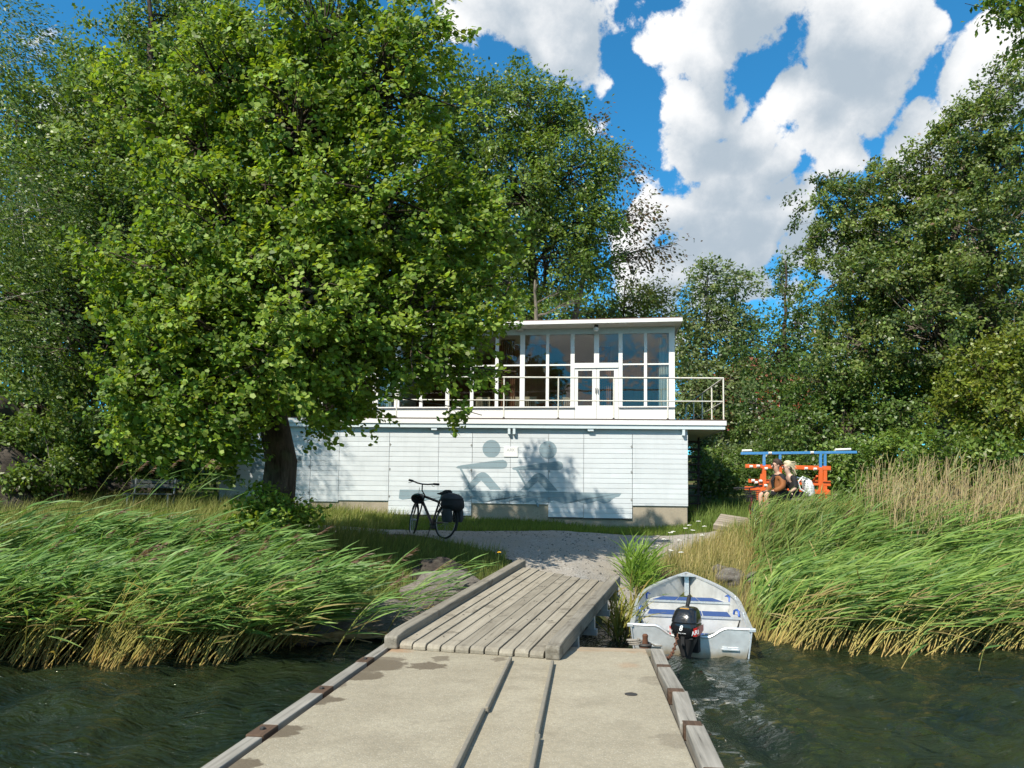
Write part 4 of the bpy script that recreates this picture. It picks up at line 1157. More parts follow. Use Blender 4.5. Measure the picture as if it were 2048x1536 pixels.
# round cover
cx_, cy_ = pl(1262, 1389)
MB().lathe([(0.055, 0), (0.055, 0.006), (0.04, 0.008)], 20, c=(cx_, cy_, DZ - 0.001)).build('drain_cover', M['iron'], pon)
# steel plate at the far edge
MB().box(PW - 1.35, PW - 0.18, -0.16, 0.012, DZ - 0.1, DZ + 0.006).build('end_plate', paint('rusted_plate', (0.34, 0.27, 0.19), 0.8, 0.2, 3, dirt=(0.22, 0.09, 0.035), dirt_amt=0.8), pon)

# ------------------------------------------------------------------ mooring bollard, chain, rope
M['rustiron'] = paint('brown_rust', (0.13, 0.055, 0.03), 0.8, 0.3, 12, metal=0.2, dirt=(0.05, 0.03, 0.02))
M['rope'] = paint('grey_rope', (0.28, 0.25, 0.21), 0.95, 0.2, 40, bumps=0.6)
bp = PC + PRIGHT * (pl(1290, 1294)[0]) + PDIR * (pl(1290, 1294)[1] - 0.03)
bol = empty('mooring_bollard', (bp[0], bp[1], DZ), PANG, 'small rusty mooring bollard at the pontoon corner', 'bollard')
MB().lathe([(0.07, 0), (0.07, 0.02), (0.035, 0.03), (0.03, 0.10), (0.034, 0.14), (0.02, 0.155)], 16).build('post', M['rustiron'], bol, smooth=True)
MB().torus(0.06, 0.02, (0, 0, 0.03), 'z', 20, 8).build('ring', M['iron'], bol, smooth=True)
rp = empty('mooring_rope', (bp[0], bp[1], DZ), PANG, 'grey rope coiled round the rusty bollard', 'rope')
pts = []
for k in range(40):
    a = k * 0.5
    pts.append((-0.10 + 0.075 * math.cos(a) - k * 0.001, 0.02 + 0.06 * math.sin(a), 0.02 + 0.0018 * k))
MB().tube(pts, 0.011, 6).build('coil', M['rope'], rp, smooth=True)
MB().tube([(-0.05, 0, .08), (0.04, 0.05, .05), (0.12, 0.05, 0.015), (0.2, 0.08, 0.012)], 0.011, 6).build('rope_end', M['rope'], rp, smooth=True)
c0 = PC + PRIGHT * (PW - 0.0) + PDIR * -0.05; c0[2] = DZ - 0.03
c1 = at(1356, 1268, 10.25)
ch = empty('mooring_chain', c0, 0, 'rusty chain slung from the pontoon corner to the boat stern', 'chain')
lk = MB().torus(0.034, 0.0095, (0, 0, 0), 'y', 14, 6, sx=0.62).mesh('link', True); lk.materials.append(M['rustiron'])
dv = c1 - c0
NL = 20
for k in range(NL):
    f = (k + 0.5) / NL
    sag = -0.16 * 4 * f * (1 - f)
    p = dv * f + np.array([0, 0, sag])
    tg = Vector(dv + np.array([0, 0, -0.16 * 4 * (1 - 2 * f)])).normalized()
    q = tg.to_track_quat('Z', 'Y')
    o = obj('link', lk, None, ch, p)
    o.rotation_mode = 'QUATERNION'
    from mathutils import Quaternion
    o.rotation_quaternion = q @ Quaternion((0, 0, 1), (k % 2) * math.pi / 2)

# ------------------------------------------------------------------ gangway
M['plank'] = wood('grey_gangway_plank', (0.20, 0.175, 0.135), (0.35, 0.315, 0.25), 1, 0.9, 0.7, stain=(0.10, 0.085, 0.065))
M['beam'] = wood('old_grey_beam', (0.13, 0.115, 0.09), (0.29, 0.265, 0.22), 1, 0.92, 0.6, stain=(0.09, 0.075, 0.055))
gl, gr = atz(768, 1300, DZ), atz(1118, 1316, DZ)
GA = rad(15.8)
gdir = np.array([math.sin(GA), math.cos(GA), 0]); gright = np.array([gdir[1], -gdir[0], 0])
gc = (gl + gr) / 2
GW = 2.02
GLEN = 5.55
gang = empty('gangway', (gc[0], gc[1], DZ), -GA, 'grey weathered plank gangway with side beams from pontoon to shore', 'gangway')
rise = 0.47
tilt = math.atan2(rise, GLEN)
gp = empty('ramp', (0, 0, 0.0), 0, parent=gang); gp.rotation_euler = (tilt, 0, 0)
inner = GW - 0.34
def twist(x, y, z):
    return (x, y, z - 0.10 * max(0, y) / GLEN * (x + GW / 2) / GW)
npl = 10
pw = inner / npl
for k in range(npl):
    x = -GW / 2 + 0.16 + 0.01 + k * pw
    w = pw - 0.013 - rr.uniform(0, 0.006)
    y0 = rr.uniform(-0.01, 0.02); y1 = GLEN - 0.12 + rr.uniform(-0.06, 0.04) - 0.085 * k
    zt = 0.07 + rr.uniform(-0.005, 0.005)
    prof = [(y0, 0.0), (y0, zt - 0.035), (y0 + 0.015, zt - 0.012), (y0 + 0.05, zt), (y1 - 0.015, zt), (y1, zt - 0.02), (y1, 0.0)]
    bw = rr.uniform(-.004, .004)
    vs = [twist(x, a, b) for a, b in prof] + [twist(x + w, a, b + bw) for a, b in prof]
    n = len(prof)
    MB().add(vs, [tuple(range(n)), tuple(range(2 * n - 1, n - 1, -1))] + [(i, i + n, (i + 1) % n + n, (i + 1) % n) for i in range(n)]).build('plank', M['plank'], gang if False else gp, bevel=0.007)
for sx in (-1, 1):
    x0 = -GW / 2 if sx < 0 else GW / 2 - 0.16
    ext = 0.12 if sx < 0 else -0.75
    prof = [(-0.03, -0.0), (-0.03, 0.125), (-0.005, 0.148), (0.25, 0.17), (GLEN + ext, 0.17), (GLEN + ext, -0.0)]
    n = len(prof)
    vs = [twist(x0, a, b) for a, b in prof] + [twist(x0 + 0.16, a, b) for a, b in prof]
    MB().add(vs, [tuple(range(n)), tuple(range(2 * n - 1, n - 1, -1))] + [(i, i + n, (i + 1) % n + n, (i + 1) % n) for i in range(n)]).build('side_beam', M['beam'], gp, bevel=0.018)
for sx in (-1, 0, 1):
    MB().bar((sx * 0.85, 0.7, -0.10), (sx * 0.85, GLEN - 0.7, -0.10), 0.1, 0.19).build('joist', paint('dark_joist', (0.07, 0.062, 0.05), 0.9), gp)
for k in range(4):
    MB().box(-GW / 2 + 0.1, GW / 2 + 0.03, 1.0 + k * 1.15, 1.08 + k * 1.15, -0.27, -0.19).build('cross_bearer', paint('galvanised_bearer', (0.32, 0.33, 0.33), 0.6, metal=0.4), gp)
    for dx in (0.94,):
        MB().box(dx - 0.02, dx + 0.07, 1.0 + k * 1.15, 1.08 + k * 1.15, -0.19, 0.0).build('bearer_strap', paint('galvanised_strap', (0.4, 0.41, 0.41), 0.5, metal=0.5), gp)
for k in range(26):
    x = -GW / 2 + 0.16 + (rr.randrange(npl) + 0.5) * pw; yb = rr.choice((0.35, 1.5, 2.65, 3.8)) + rr.uniform(-.04, .04)
    MB().lathe([(0.009, 0), (0.009, 0.003)], 8, c=twist(x + rr.uniform(-.04, .04), yb, 0.0735)).build('nail_head', M['iron'], gp)
# ------------------------------------------------------------------ aluminium boat
def m_alu(name, col, rough=0.38, metal=0.85, stain=None):
    m, t = mat_new(name)
    co = t.n('ShaderNodeTexCoord').outputs['Object']
    n1 = t.noise(co, 5, 6, 0.65); n2 = t.noise(t.vmath('MULTIPLY', co, (40, 4, 40)), 1.0, 4, 0.6)
    c = t.mixc(t.lin(n1, 0.3, 0.7), tuple(x * .82 for x in col), tuple(min(1, x * 1.1) for x in col))
    if stain:
        z = t.n('ShaderNodeSeparateXYZ', {0: co}).outputs[2]
        c = t.mixc(t.math('MULTIPLY', t.smooth(t.math('ADD', z, t.math('MULTIPLY', n1, 0.1)), 0.20, 0.05), 0.75), c, stain)  # golden reflection painted into the lower metal, fading upwards
    finish(t, pbsdf(t, c, t.lin(n2, .3, .7, rough - .08, rough + .12), 0.5, metal, bump(t, n1, 0.12, 0.01)).outputs[0])
    return m
M['alu'] = m_alu('dull_aluminium', (0.60, 0.62, 0.62), 0.45, 0.6, stain=(0.26, 0.19, 0.08))
M['alu_in'] = m_alu('inner_aluminium', (0.60, 0.605, 0.59), 0.5, 0.25)
M['alu_trim'] = m_alu('bright_trim', (0.72, 0.74, 0.75), 0.32, 0.6)
M['bluevinyl'] = paint('blue_antislip', (0.03, 0.075, 0.23), 0.75, 0.15, 15)
M['blueplastic'] = paint('blue_handle', (0.02, 0.10, 0.42), 0.4, 0.05)
M['black'] = paint('gloss_black', (0.012, 0.013, 0.015), 0.16, 0.1, 6, spec=0.6, bumps=0.02)
M['blackmatt'] = paint('matt_black', (0.018, 0.018, 0.019), 0.6, 0.15, 12)
M['red'] = paint('red_decal', (0.55, 0.025, 0.02), 0.3, 0.03, 4, bumps=0.0)
M['whiteink'] = paint('white_decal', (0.8, 0.8, 0.8), 0.35, 0.02, 4, bumps=0.0)
tr_c = at(1381, 1306, 10.75); tr_c[2] = 0
bow_c = np.array([3.50, 15.05, 0])
bd = bow_c - tr_c; BL = float(np.linalg.norm(bd)); BANG = -math.atan2(bd[0], bd[1])
boat = empty('aluminium_boat', (tr_c[0], tr_c[1], 0.0), BANG, 'open aluminium rowing boat with blue seat pads moored beside the gangway', 'boat')
def half(s):      # half beam at the gunwale
    return 0.865 * (1 - max(0, (s - 0.50) / 0.50) ** 2.3) * (0.97 + 0.03 * min(1, s / 0.3))
def gz(s):
    return 0.385 + 0.05 * s + 0.36 * s ** 2.6
def section(s, inset=0.0):
    h = max(half(s) - inset, 0.012); g = gz(s)
    k = -0.12 + 0.10 * s ** 3 + 0.42 * max(0, (s - 0.8) / 0.2) ** 2 + inset   # keel height
    ch = 0.02 + 0.26 * s ** 2 + inset * 0.8                                     # chine
    return [(-h, g), (-h * 0.965, g * 0.72 + ch * 0.28), (-h * 0.90, ch), (-h * 0.45, (k + ch) / 2 - 0.03), (0, k), (h * 0.45, (k + ch) / 2 - 0.03), (h * 0.90, ch), (h * 0.965, g * 0.72 + ch * 0.28), (h, g)]
SS = [0, .06, .14, .24, .34, .44, .53, .61, .69, .76, .82, .87, .915, .95, .975, .99, 1.0]
def hullmesh(inset):
    vs, fs = [], []
    for s in SS:
        for x, z in section(s, inset):
            vs.append((x, s * (BL - inset), z))
    n = 9
    for i in range(len(SS) - 1):
        for j in range(n - 1):
            fs.append((i * n + j, i * n + j + 1, (i + 1) * n + j + 1, (i + 1) * n + j))
    return MB().add(vs, fs)
hullmesh(0.0).build('hull', M['alu'], boat, smooth=True)
hullmesh(0.025).build('inner_skin', M['alu_in'], boat, smooth=True)
for sx in (-1, 1):
    pts = [(sx * (half(s) - 0.005), s * BL, gz(s) + 0.008) for s in SS[:-1]] + [(0, BL + 0.005, gz(1) + 0.008)]
    g_ = MB()
    vs, fs = [], []
    for i, s in enumerate(SS):
        h = half(s)
        for dx, dz in ((-0.055, -0.012), (-0.05, 0.016), (0.012, 0.02), (0.022, -0.02)):
            vs.append((sx * max(h + dx, 0.0), s * BL + 0.004, gz(s) + dz))
    for i in range(len(SS) - 1):
        for j in range(3):
            fs.append((i * 4 + j, i * 4 + j + 1, i * 4 + 5 + j, i * 4 + 4 + j))
    g_.add(vs, fs).build('gunwale', M['alu_trim'], boat, smooth=True)
# transom with a motor cut-out
h0 = half(0)
top_line = []
for k in range(81):
    x = -h0 + 2 * h0 * k / 80
    a = abs(x)
    dip = 0.0 if a > 0.50 else (0.13 * (0.5 - 0.5 * math.cos(math.pi * min(1, (0.50 - a) / 0.28))))
    top_line.append((x, 0.385 - dip))
poly = top_line + [(h0 * 0.90, 0.0), (h0 * 0.45, -0.1), (0, -0.12), (-h0 * 0.45, -0.1), (-h0 * 0.90, 0.0)]
bm = bmesh.new()
for yy in (-0.02, 0.02):
    bm.faces.new([bm.verts.new((x, yy, z)) for x, z in poly])
bmesh.ops.triangulate(bm, faces=bm.faces)
me = bpy.data.meshes.new('transom'); bm.to_mesh(me); bm.free()
obj('transom', me, M['alu'], boat)
MB().tube([(x * 1.02, -0.005, z + 0.008) for x, z in top_line], 0.024, 8).build('transom_rim', M['alu_trim'], boat, smooth=True)
for sx in (-1, 1):
    MB().box(sx * h0 - 0.045, sx * h0 + 0.045, -0.045, 0.05, 0.365, 0.412).build('corner_cap', M['alu_trim'], boat, bevel=0.006)
    MB().bar((sx * h0 * 0.93, -0.03, 0.0), (sx * h0 * 0.985, -0.03, 0.36), 0.035, 0.02).build('corner_strip', M['alu_trim'], boat)
MB().box(0.42, 0.66, -0.05, -0.02, 0.10, 0.122).box(0.43, 0.65, -0.035, -0.02, 0.122, 0.145).build('step', M['alu_trim'], boat, bevel=0.004)
MB().box(-0.66, -0.42, -0.05, -0.02, 0.10, 0.122).build('step', M['alu_trim'], boat, bevel=0.004)
# thwarts: box seats with three blue pads each
for s0, s1, zt in ((0.36, 0.50, 0.335), (0.66, 0.79, 0.415), (0.06, 0.16, 0.20)):
    y0, y1 = s0 * BL, s1 * BL
    w0 = half(s0) * 0.93; w1 = half(s1) * 0.93
    seat = MB().add([(-w0 * .86, y0, 0.0), (w0 * .86, y0, 0.0), (w1 * .86, y1, 0.0), (-w1 * .86, y1, 0.0), (-w0, y0, zt), (w0, y0, zt), (w1, y1, zt), (-w1, y1, zt)],
                    [(0, 3, 2, 1), (4, 5, 6, 7), (0, 1, 5, 4), (1, 2, 6, 5), (2, 3, 7, 6), (3, 0, 4, 7)]).build('thwart', M['alu_in'], boat, bevel=0.01)
    MB().bar((-w0 - .01, y0 - 0.008, zt - 0.012), (w0 + .01, y0 - 0.008, zt - 0.012), 0.016, 0.035).build('front_lip', M['alu_trim'], seat)
    m0, m1 = w0 * 0.83, w1 * 0.80
    for k in range(3):
        a0, a1 = -m0 + 2 * m0 * k / 3 + .008, -m0 + 2 * m0 * (k + 1) / 3 - .008
        b0, b1 = -m1 + 2 * m1 * k / 3 + .008, -m1 + 2 * m1 * (k + 1) / 3 - .008
        ya, yb = y0 + 0.05, y1 - 0.02
        MB().add([(a0, ya, zt + .003), (a1, ya, zt + .003), (b1, yb, zt + .003), (b0, yb, zt + .003), (a0, ya, zt + .009), (a1, ya, zt + .009), (b1, yb, zt + .009), (b0, yb, zt + .009)],
                 [(0, 3, 2, 1), (4, 5, 6, 7), (0, 1, 5, 4), (1, 2, 6, 5), (2, 3, 7, 6), (3, 0, 4, 7)]).build('seat_pad', M['bluevinyl'], seat)
    if zt > 0.3:
        for sx in (-1, 1):
            xx = sx * (w0 - 0.02)
            MB().tube([(xx, y0 + .06, zt + .01), (xx, y0 + .09, zt + .085), (xx - sx * .02, y0 + .2, zt + .10), (xx - sx * .05, y0 + .32, zt + .07), (xx - sx * .06, y0 + .34, zt + .01)], 0.017, 8).build('grab_handle', M['blueplastic'], seat, smooth=True)
MB().box(-0.55, 0.55, 0.17 * BL, 0.35 * BL, 0.06, 0.075).build('floor_board', M['bluevinyl'], boat)
MB().box(-0.045, 0.045, BL * 0.955, BL * 0.985, 0.15, gz(0.97) - 0.03).build('stem_post', M['alu_trim'], boat, bevel=0.006)
MB().prism([(-0.16, gz(.95) + .0), (0.16, gz(.95) + .0), (0.16, gz(.95) + .02), (-0.16, gz(.95) + .02)], BL * 0.93, BL * 1.0).build('bow_plate', M['alu_trim'], boat)
for sx in (-1, 1):
    for s in (0.28, 0.60):
        MB().lathe([(0.02, 0), (0.02, 0.03), (0.012, 0.05)], 10, c=(sx * (half(s) - .04), s * BL, gz(s) + .01)).build('rowlock', M['alu_trim'], boat)
# golden reflection above the water line is painted into the hull metal

# ------------------------------------------------------------------ outboard motor
mo = empty('outboard_motor', (tr_c[0] + 0.0, tr_c[1], 0.0), BANG, 'black outboard motor with red side panels and white 8 on the boat stern', 'outboard motor')
mo.scale = (0.98, 1.0, 1.08)
mo.rotation_euler = (0, 0, BANG - rad(17))
mo.location = Vector((tr_c[0], tr_c[1], 0)) + Matrix.Rotation(BANG, 3, 'Z') @ Vector((-0.02, -0.13, 0.0))
def loft(secs, name, mat, parent, n=20, p=3.2, **kw):
    """superellipse rings: (z, cx, cy, rx, ry)"""
    vs, fs = [], []
    for z, cx, cy, rx, ry in secs:
        for k in range(n):
            a = 2 * math.pi * (k + 0.5) / n
            c, s = math.cos(a), math.sin(a)
            vs.append((cx + rx * math.copysign(abs(c) ** (2 / p), c), cy + ry * math.copysign(abs(s) ** (2 / p), s), z))
    for i in range(len(secs) - 1):
        for k in range(n):
            fs.append((i * n + k, i * n + (k + 1) % n, (i + 1) * n + (k + 1) % n, (i + 1) * n + k))
    fs.append(tuple(range(n - 1, -1, -1))); fs.append(tuple((len(secs) - 1) * n + k for k in range(n)))
    return MB().add(vs, fs).build(name, mat, parent, smooth=True, **kw)
cow = loft([(0.26, 0, -0.12, 0.12, 0.16), (0.30, 0, -0.12, 0.165, 0.19), (0.36, 0, -0.12, 0.19, 0.21), (0.44, 0, -0.12, 0.192, 0.215), (0.455, 0, -0.12, 0.184, 0.207), (0.465, 0, -0.12, 0.184, 0.207), (0.475, 0, -0.12, 0.19, 0.213), (0.53, 0, -0.11, 0.18, 0.205), (0.60, 0, -0.09, 0.155, 0.18), (0.635, 0, -0.08, 0.125, 0.15), (0.645, 0, -0.08, 0.09, 0.12)], 'cowling', M['black'], mo, 28, 3.4)
MB().prism([(-0.07, 0.628), (0.07, 0.628), (0.06, 0.645), (-0.06, 0.645)], -0.226, -0.2).build('amber_strip', paint('amber_label', (0.55, 0.28, 0.05), 0.4), cow)
for sx in (-1, 1):
    vs = []
    for yy, za, zb in ((-0.29, 0.315, 0.425), (-0.20, 0.31, 0.43), (-0.05, 0.33, 0.43), (0.04, 0.35, 0.43)):
        vs += [(sx * (0.196 if yy > -0.25 else 0.178), yy, za), (sx * (0.196 if yy > -0.25 else 0.178), yy, zb)]
    MB().add(vs, [(2 * i, 2 * i + 2, 2 * i + 3, 2 * i + 1) for i in range(3)]).build('red_panel', M['red'], cow)
    # the red wraps round the rear corner
    vs = [(sx * 0.196, -0.29, .315), (sx * 0.196, -0.29, .425), (sx * 0.155, -0.332, .315), (sx * 0.16, -0.335, .415)]
    MB().add(vs, [(0, 1, 3, 2)]).build('red_panel', M['red'], cow)
text_mesh('8', 0.095, M['whiteink'], cow, (-0.02, -0.3385, 0.405), (rad(90), 0, 0), 'number', 0.001, 0.25, 0.002)
text_mesh('Four stroke', 0.022, M['whiteink'], cow, (-0.0, -0.3385, 0.345), (rad(90), 0, 0), 'lettering', 0.001, 0.2)
text_mesh('ARI', 0.075, M['whiteink'], cow, (0.1775, -0.316, 0.36), (rad(90), rad(-12), rad(46)), 'lettering', 0.001, 0.1, 0.001)
text_mesh('ARI', 0.075, M['whiteink'], cow, (-0.1775, -0.316, 0.36), (rad(90), rad(12), rad(-46)), 'lettering', 0.001, 0.1, 0.001)
loft([(0.05, 0, -0.14, 0.06, 0.10), (0.12, 0, -0.13, 0.085, 0.12), (0.2, 0, -0.12, 0.12, 0.15), (0.262, 0, -0.12, 0.14, 0.17)], 'lower_cowl', M['blackmatt'], mo, 20)
loft([(-0.55, 0, -0.12, 0.03, 0.09), (-0.1, 0, -0.13, 0.045, 0.09), (0.06, 0, -0.13, 0.06, 0.10)], 'drive_leg', M['blackmatt'], mo, 14, 2.4)
MB().box(-0.11, 0.11, -0.2, 0.0, -0.05, -0.035).build('cavitation_plate', M['blackmatt'], mo)
MB().box(-0.025, 0.025, -0.31, -0.26, 0.19, 0.30).box(-0.13, 0.13, -0.28, -0.255, 0.265, 0.285).build('latch', M['blackmatt'], mo)
MB().tube([(-0.08, 0.0, 0.44), (-0.13, 0.18, 0.52), (-0.15, 0.42, 0.60)], [0.025, 0.022, 0.02], 10).build('tiller_arm', M['blackmatt'], mo, smooth=True)
MB().tube([(-0.15, 0.42, 0.60), (-0.155, 0.50, 0.66), (-0.16, 0.56, 0.72)], [0.028, 0.032, 0.028], 12).build('tiller_grip', M['blackmatt'], mo, smooth=True)
MB().box(-0.12, 0.12, 0.05, 0.21, 0.05, 0.27).build('clamp_bracket', M['blackmatt'], mo, bevel=0.01)
# ------------------------------------------------------------------ reeds
def reeds(base, H, lean0, lean1, az, rng, nleaf=9, plume=0.3, leafcol=((0.075, 0.17, 0.04), (0.21, 0.34, 0.085)), stem_lo=(0.46, 0.33, 0.12), stem_hi=(0.30, 0.36, 0.09),
          leaf_len=(0.32, 0.62), leaf_w=0.024, stem_r=0.0062, wind=0.75, first=0.28, droop=0.15):
    n = len(base); K = 6
    s = np.linspace(0, 1, K)
    th = lean0[:, None] + (lean1 - lean0)[:, None] * s[None, :] ** 1.3
    d = np.stack([np.sin(th) * np.cos(az)[:, None], np.sin(th) * np.sin(az)[:, None], np.cos(th)], -1)
    step = d * (H / (K - 1))[:, None, None]
    pts = base[:, None, :] + np.concatenate([np.zeros((n, 1, 3)), np.cumsum(step[:, :-1], 1)], 1)
    side = unit(np.cross(d, np.array([0.2, 1.0, 0.1]))); up2 = np.cross(side, d)
    r = stem_r * (1 - 0.6 * s)[None, :, None]
    ring = np.stack([pts + side * r, pts + (-0.5 * side + 0.87 * up2) * r, pts + (-0.5 * side - 0.87 * up2) * r], 2)       # n,K,3,3
    tone = rng.uniform(0.75, 1.2, (n, 1, 1))
    mixf = np.clip((s[None, :, None] - 0.12) / 0.35 + rng.normal(0, 0.15, (n, 1, 1)), 0, 1)
    sc_ = (np.array(stem_lo) * (1 - mixf) + np.array(stem_hi) * mixf) * tone
    SV = ring.reshape(-1, 3); SC = np.repeat(sc_.reshape(-1, 3), 3, axis=0)
    i0 = (np.arange(n)[:, None, None] * K + np.arange(K - 1)[None, :, None]) * 3; j = np.arange(3)[None, None, :]; j2 = (j + 1) % 3
    SF = np.stack([i0 + j, i0 + j2, i0 + 3 + j2, i0 + 3 + j], -1).reshape(-1, 4)
    # leaves
    Lq = 4
    sj = rng.uniform(first, 0.98, (n, nleaf)) ** 0.85
    fi = sj * (K - 1); i = np.minimum(fi.astype(int), K - 2); f = (fi - i)[..., None]
    ar = np.arange(n)[:, None]
    p0 = pts[ar, i] * (1 - f) + pts[ar, i + 1] * f
    sd = d[ar, i]
    wv = np.array([np.cos(az), np.sin(az), az * 0]).T[:, None, :]
    d0 = unit(sd * 0.75 + wv * wind + rng.normal(0, 0.28, p0.shape) + np.array([0, 0, 0.12]))
    ll = rng.uniform(*leaf_len, (n, nleaf)) * (0.8 + 0.4 * np.sin(np.pi * sj))
    t = np.linspace(0, 1, Lq)[None, None, :, None]
    cur = wv[:, :, None, :] * 0.25 - np.array([0, 0, 1.0]) * rng.uniform(droop * 0.3, droop * 1.5, (n, nleaf, 1, 1))
    c = p0[:, :, None, :] + d0[:, :, None, :] * ll[..., None, None] * t + cur * ll[..., None, None] * t * t
    wdir = unit(np.cross(d0, unit(rng.normal(0, 0.6, d0.shape) + np.array([-0.2, -0.5, 0.8]))))
    prof = np.array([0.4, 1.0, 0.75, 0.04])[None, None, :, None] * leaf_w * 0.5 * rng.uniform(0.7, 1.3, (n, nleaf, 1, 1))
    LV = np.stack([c + wdir[:, :, None, :] * prof, c - wdir[:, :, None, :] * prof], 3).reshape(-1, 3)
    m = n * nleaf
    q0 = (np.arange(m)[:, None] * Lq + np.arange(Lq - 1)[None, :]) * 2
    LF = np.stack([q0, q0 + 1, q0 + 3, q0 + 2], -1).reshape(-1, 4)
    lc = col_mix(m, leafcol[0], leafcol[1], rng) * rng.uniform(0.8, 1.2, (m, 1))
    low = (sj.reshape(-1) < first + 0.12) & (rng.random(m) < 0.5)
    lc[low] = np.array([0.30, 0.23, 0.09]) * rng.uniform(0.7, 1.2, (low.sum(), 1))
    LC = np.repeat(lc, Lq * 2, axis=0)
    V = [SV, LV]; F = [SF, LF + len(SV)]; C = [SC, LC]
    has = np.nonzero(rng.random(n) < plume)[0]
    if len(has):
        B = 26
        tp = pts[has, -1]; td = d[has, -1]
        u = rng.random((len(has), B, 1))
        p = tp[:, None, :] + td[:, None, :] * (u - 0.55) * 0.24
        wv2 = wv[has]
        bd_ = unit(td[:, None, :] * 0.7 + wv2 * 0.6 + rng.normal(0, 0.32, p.shape) - np.array([0, 0, 0.15]))
        bl = rng.uniform(0.07, 0.15, (len(has), B, 1))
        e = p + bd_ * bl; mpt = p + bd_ * bl * 0.55 + np.array([0, 0, 0.006])
        sdv = unit(np.cross(bd_, rng.normal(0, 1, p.shape))) * 0.0075
        PV_ = np.stack([p, mpt + sdv, e, mpt - sdv], 2).reshape(-1, 3)
        PC_ = np.repeat(col_mix(len(has) * B, (0.15, 0.085, 0.06), (0.27, 0.18, 0.13), rng), 4, axis=0)
        k0 = sum(len(v) for v in V)
        V.append(PV_); C.append(PC_); F.append(np.arange(len(PV_)).reshape(-1, 4) + k0)
    return np.concatenate(V), np.concatenate(F), np.clip(np.concatenate(C), 0.004, 1)
def bed_base(x, y, lift=-0.06):
    return np.stack([x, y, np.maximum(G(x, y), -0.12) + lift], -1)
def reed_bed(name, label, x, y, rng, H=(1.5, 2.1), lean=(0.30, 0.95), az=(0.0, 0.38), **kw):
    n = len(x)
    b = bed_base(x, y)
    h = rng.uniform(*H, n)
    l0 = rng.normal(lean[0], 0.17, n); l1 = rng.normal(lean[1], 0.24, n)
    V, F, C = reeds(b, h, l0, l1, rng.normal(az[0], az[1], n), rng, **kw)
    o = obj(name, mesh_np(name, V, F, False, C), M['reed'])
    return tag(o, label, 'reeds', kind='stuff')
R1 = np.random.default_rng(77)
n = 3300
x = R1.uniform(-10.5, -2.15, n); fy = 9.95 + (x + 7) * 0.16 + 0.25 * np.sin(x * 1.7) + 0.12 * np.sin(x * 5.3)
y = fy + R1.random(n) ** 1.2 * (12.7 - fy)
ok = (x < -3.5 + (y - 10.0) * 0.1 + R1.normal(0, 0.25, n)) & ~((x > -4.2) & (y > 11.6))
reed_bed('reed_bed', 'wind bent green reeds filling the water left of the pontoon', x[ok], y[ok], R1, H=(1.0, 1.8), lean=(0.40, 1.10), plume=0.07, leaf_w=0.027, first=0.48)
n = 3800
x = R1.uniform(3.6, 12.0, n); fy = 11.45 + 0.15 * np.sin(x * 1.9) + (x - 5) * 0.02
y = fy + R1.random(n) ** 1.1 * (14.4 - fy)
ok = (x > 3.62 + (y - 11.2) * 0.20)
reed_bed('reed_bed', 'wind bent green reeds filling the water right of the boat', x[ok], y[ok], R1, H=(1.0, 1.75), lean=(0.36, 1.05), plume=0.0, leaf_w=0.024, first=0.36, leafcol=((0.085, 0.185, 0.035), (0.26, 0.37, 0.08)))
n = 420
x = R1.uniform(4.7, 7.8, n); y = 13.6 + R1.random(n) * 1.7
reed_bed('reed_stand', 'upright green and straw reeds in front of the two people', x, y, R1, H=(0.8, 1.5), lean=(0.06, 0.40), plume=0.02, nleaf=6, leafcol=((0.10, 0.17, 0.035), (0.20, 0.26, 0.06)), stem_hi=(0.34, 0.30, 0.10), wind=0.35, leaf_len=(0.3, 0.6), leaf_w=0.02)
n = 820
x = R1.uniform(7.0, 12.5, n); y = 13.6 + R1.random(n) * 1.8
reed_bed('straw_reeds', 'tall dry straw coloured reeds at the side of the bank', x, y, R1, H=(1.6, 2.25), lean=(0.02, 0.12), plume=0.0, nleaf=3, leafcol=((0.30, 0.24, 0.10), (0.20, 0.24, 0.07)), stem_lo=(0.50, 0.38, 0.19), stem_hi=(0.58, 0.46, 0.27), wind=0.2, stem_r=0.0085, leaf_len=(0.2, 0.45), leaf_w=0.016)
n = 70
x = R1.uniform(2.3, 2.7, n) ; y = R1.uniform(14.5, 15.1, n)
reed_bed('sedge_tuft', 'bright green sedge tuft beside the end of the gangway', x, y, R1, H=(0.35, 0.62), lean=(0.05, 0.35), az=(0.3, 1.2), plume=0, nleaf=5, leafcol=((0.13, 0.23, 0.03), (0.22, 0.33, 0.05)), first=0.03, leaf_len=(0.35, 0.7), stem_hi=(0.2, 0.3, 0.05), stem_lo=(0.3, 0.27, 0.07), wind=0.2)
n = 30
x = R1.uniform(1.6, 1.85, n); y = R1.uniform(11.4, 12.4, n)
reed_bed('sedge_tuft', 'yellowing reeds in the gap between gangway and boat', x, y, R1, H=(0.5, 0.9), lean=(0.08, 0.3), az=(1.0, 1.5), plume=0, nleaf=5, leafcol=((0.20, 0.23, 0.04), (0.36, 0.27, 0.07)), first=0.05, wind=0.15)
n = 420
x = np.concatenate([R1.uniform(-10, -3.0, n // 2), R1.uniform(4.2, 12, n // 2)]); y = np.concatenate([R1.uniform(9.6, 12.4, n // 2), R1.uniform(11.3, 13.6, n // 2)])
ok = ~((x < 0) & (y < 9.7 + (x + 7) * 0.16))
reed_bed('dead_reeds', 'broken straw coloured stalks scattered through both reed beds', x[ok], y[ok], R1, H=(0.6, 1.5), lean=(0.25, 0.5), az=(0.0, 1.3), plume=0.0, nleaf=3, leafcol=((0.34, 0.26, 0.11), (0.45, 0.36, 0.17)), stem_lo=(0.48, 0.34, 0.15), stem_hi=(0.52, 0.42, 0.22), wind=0.3, stem_r=0.007)
n = 430
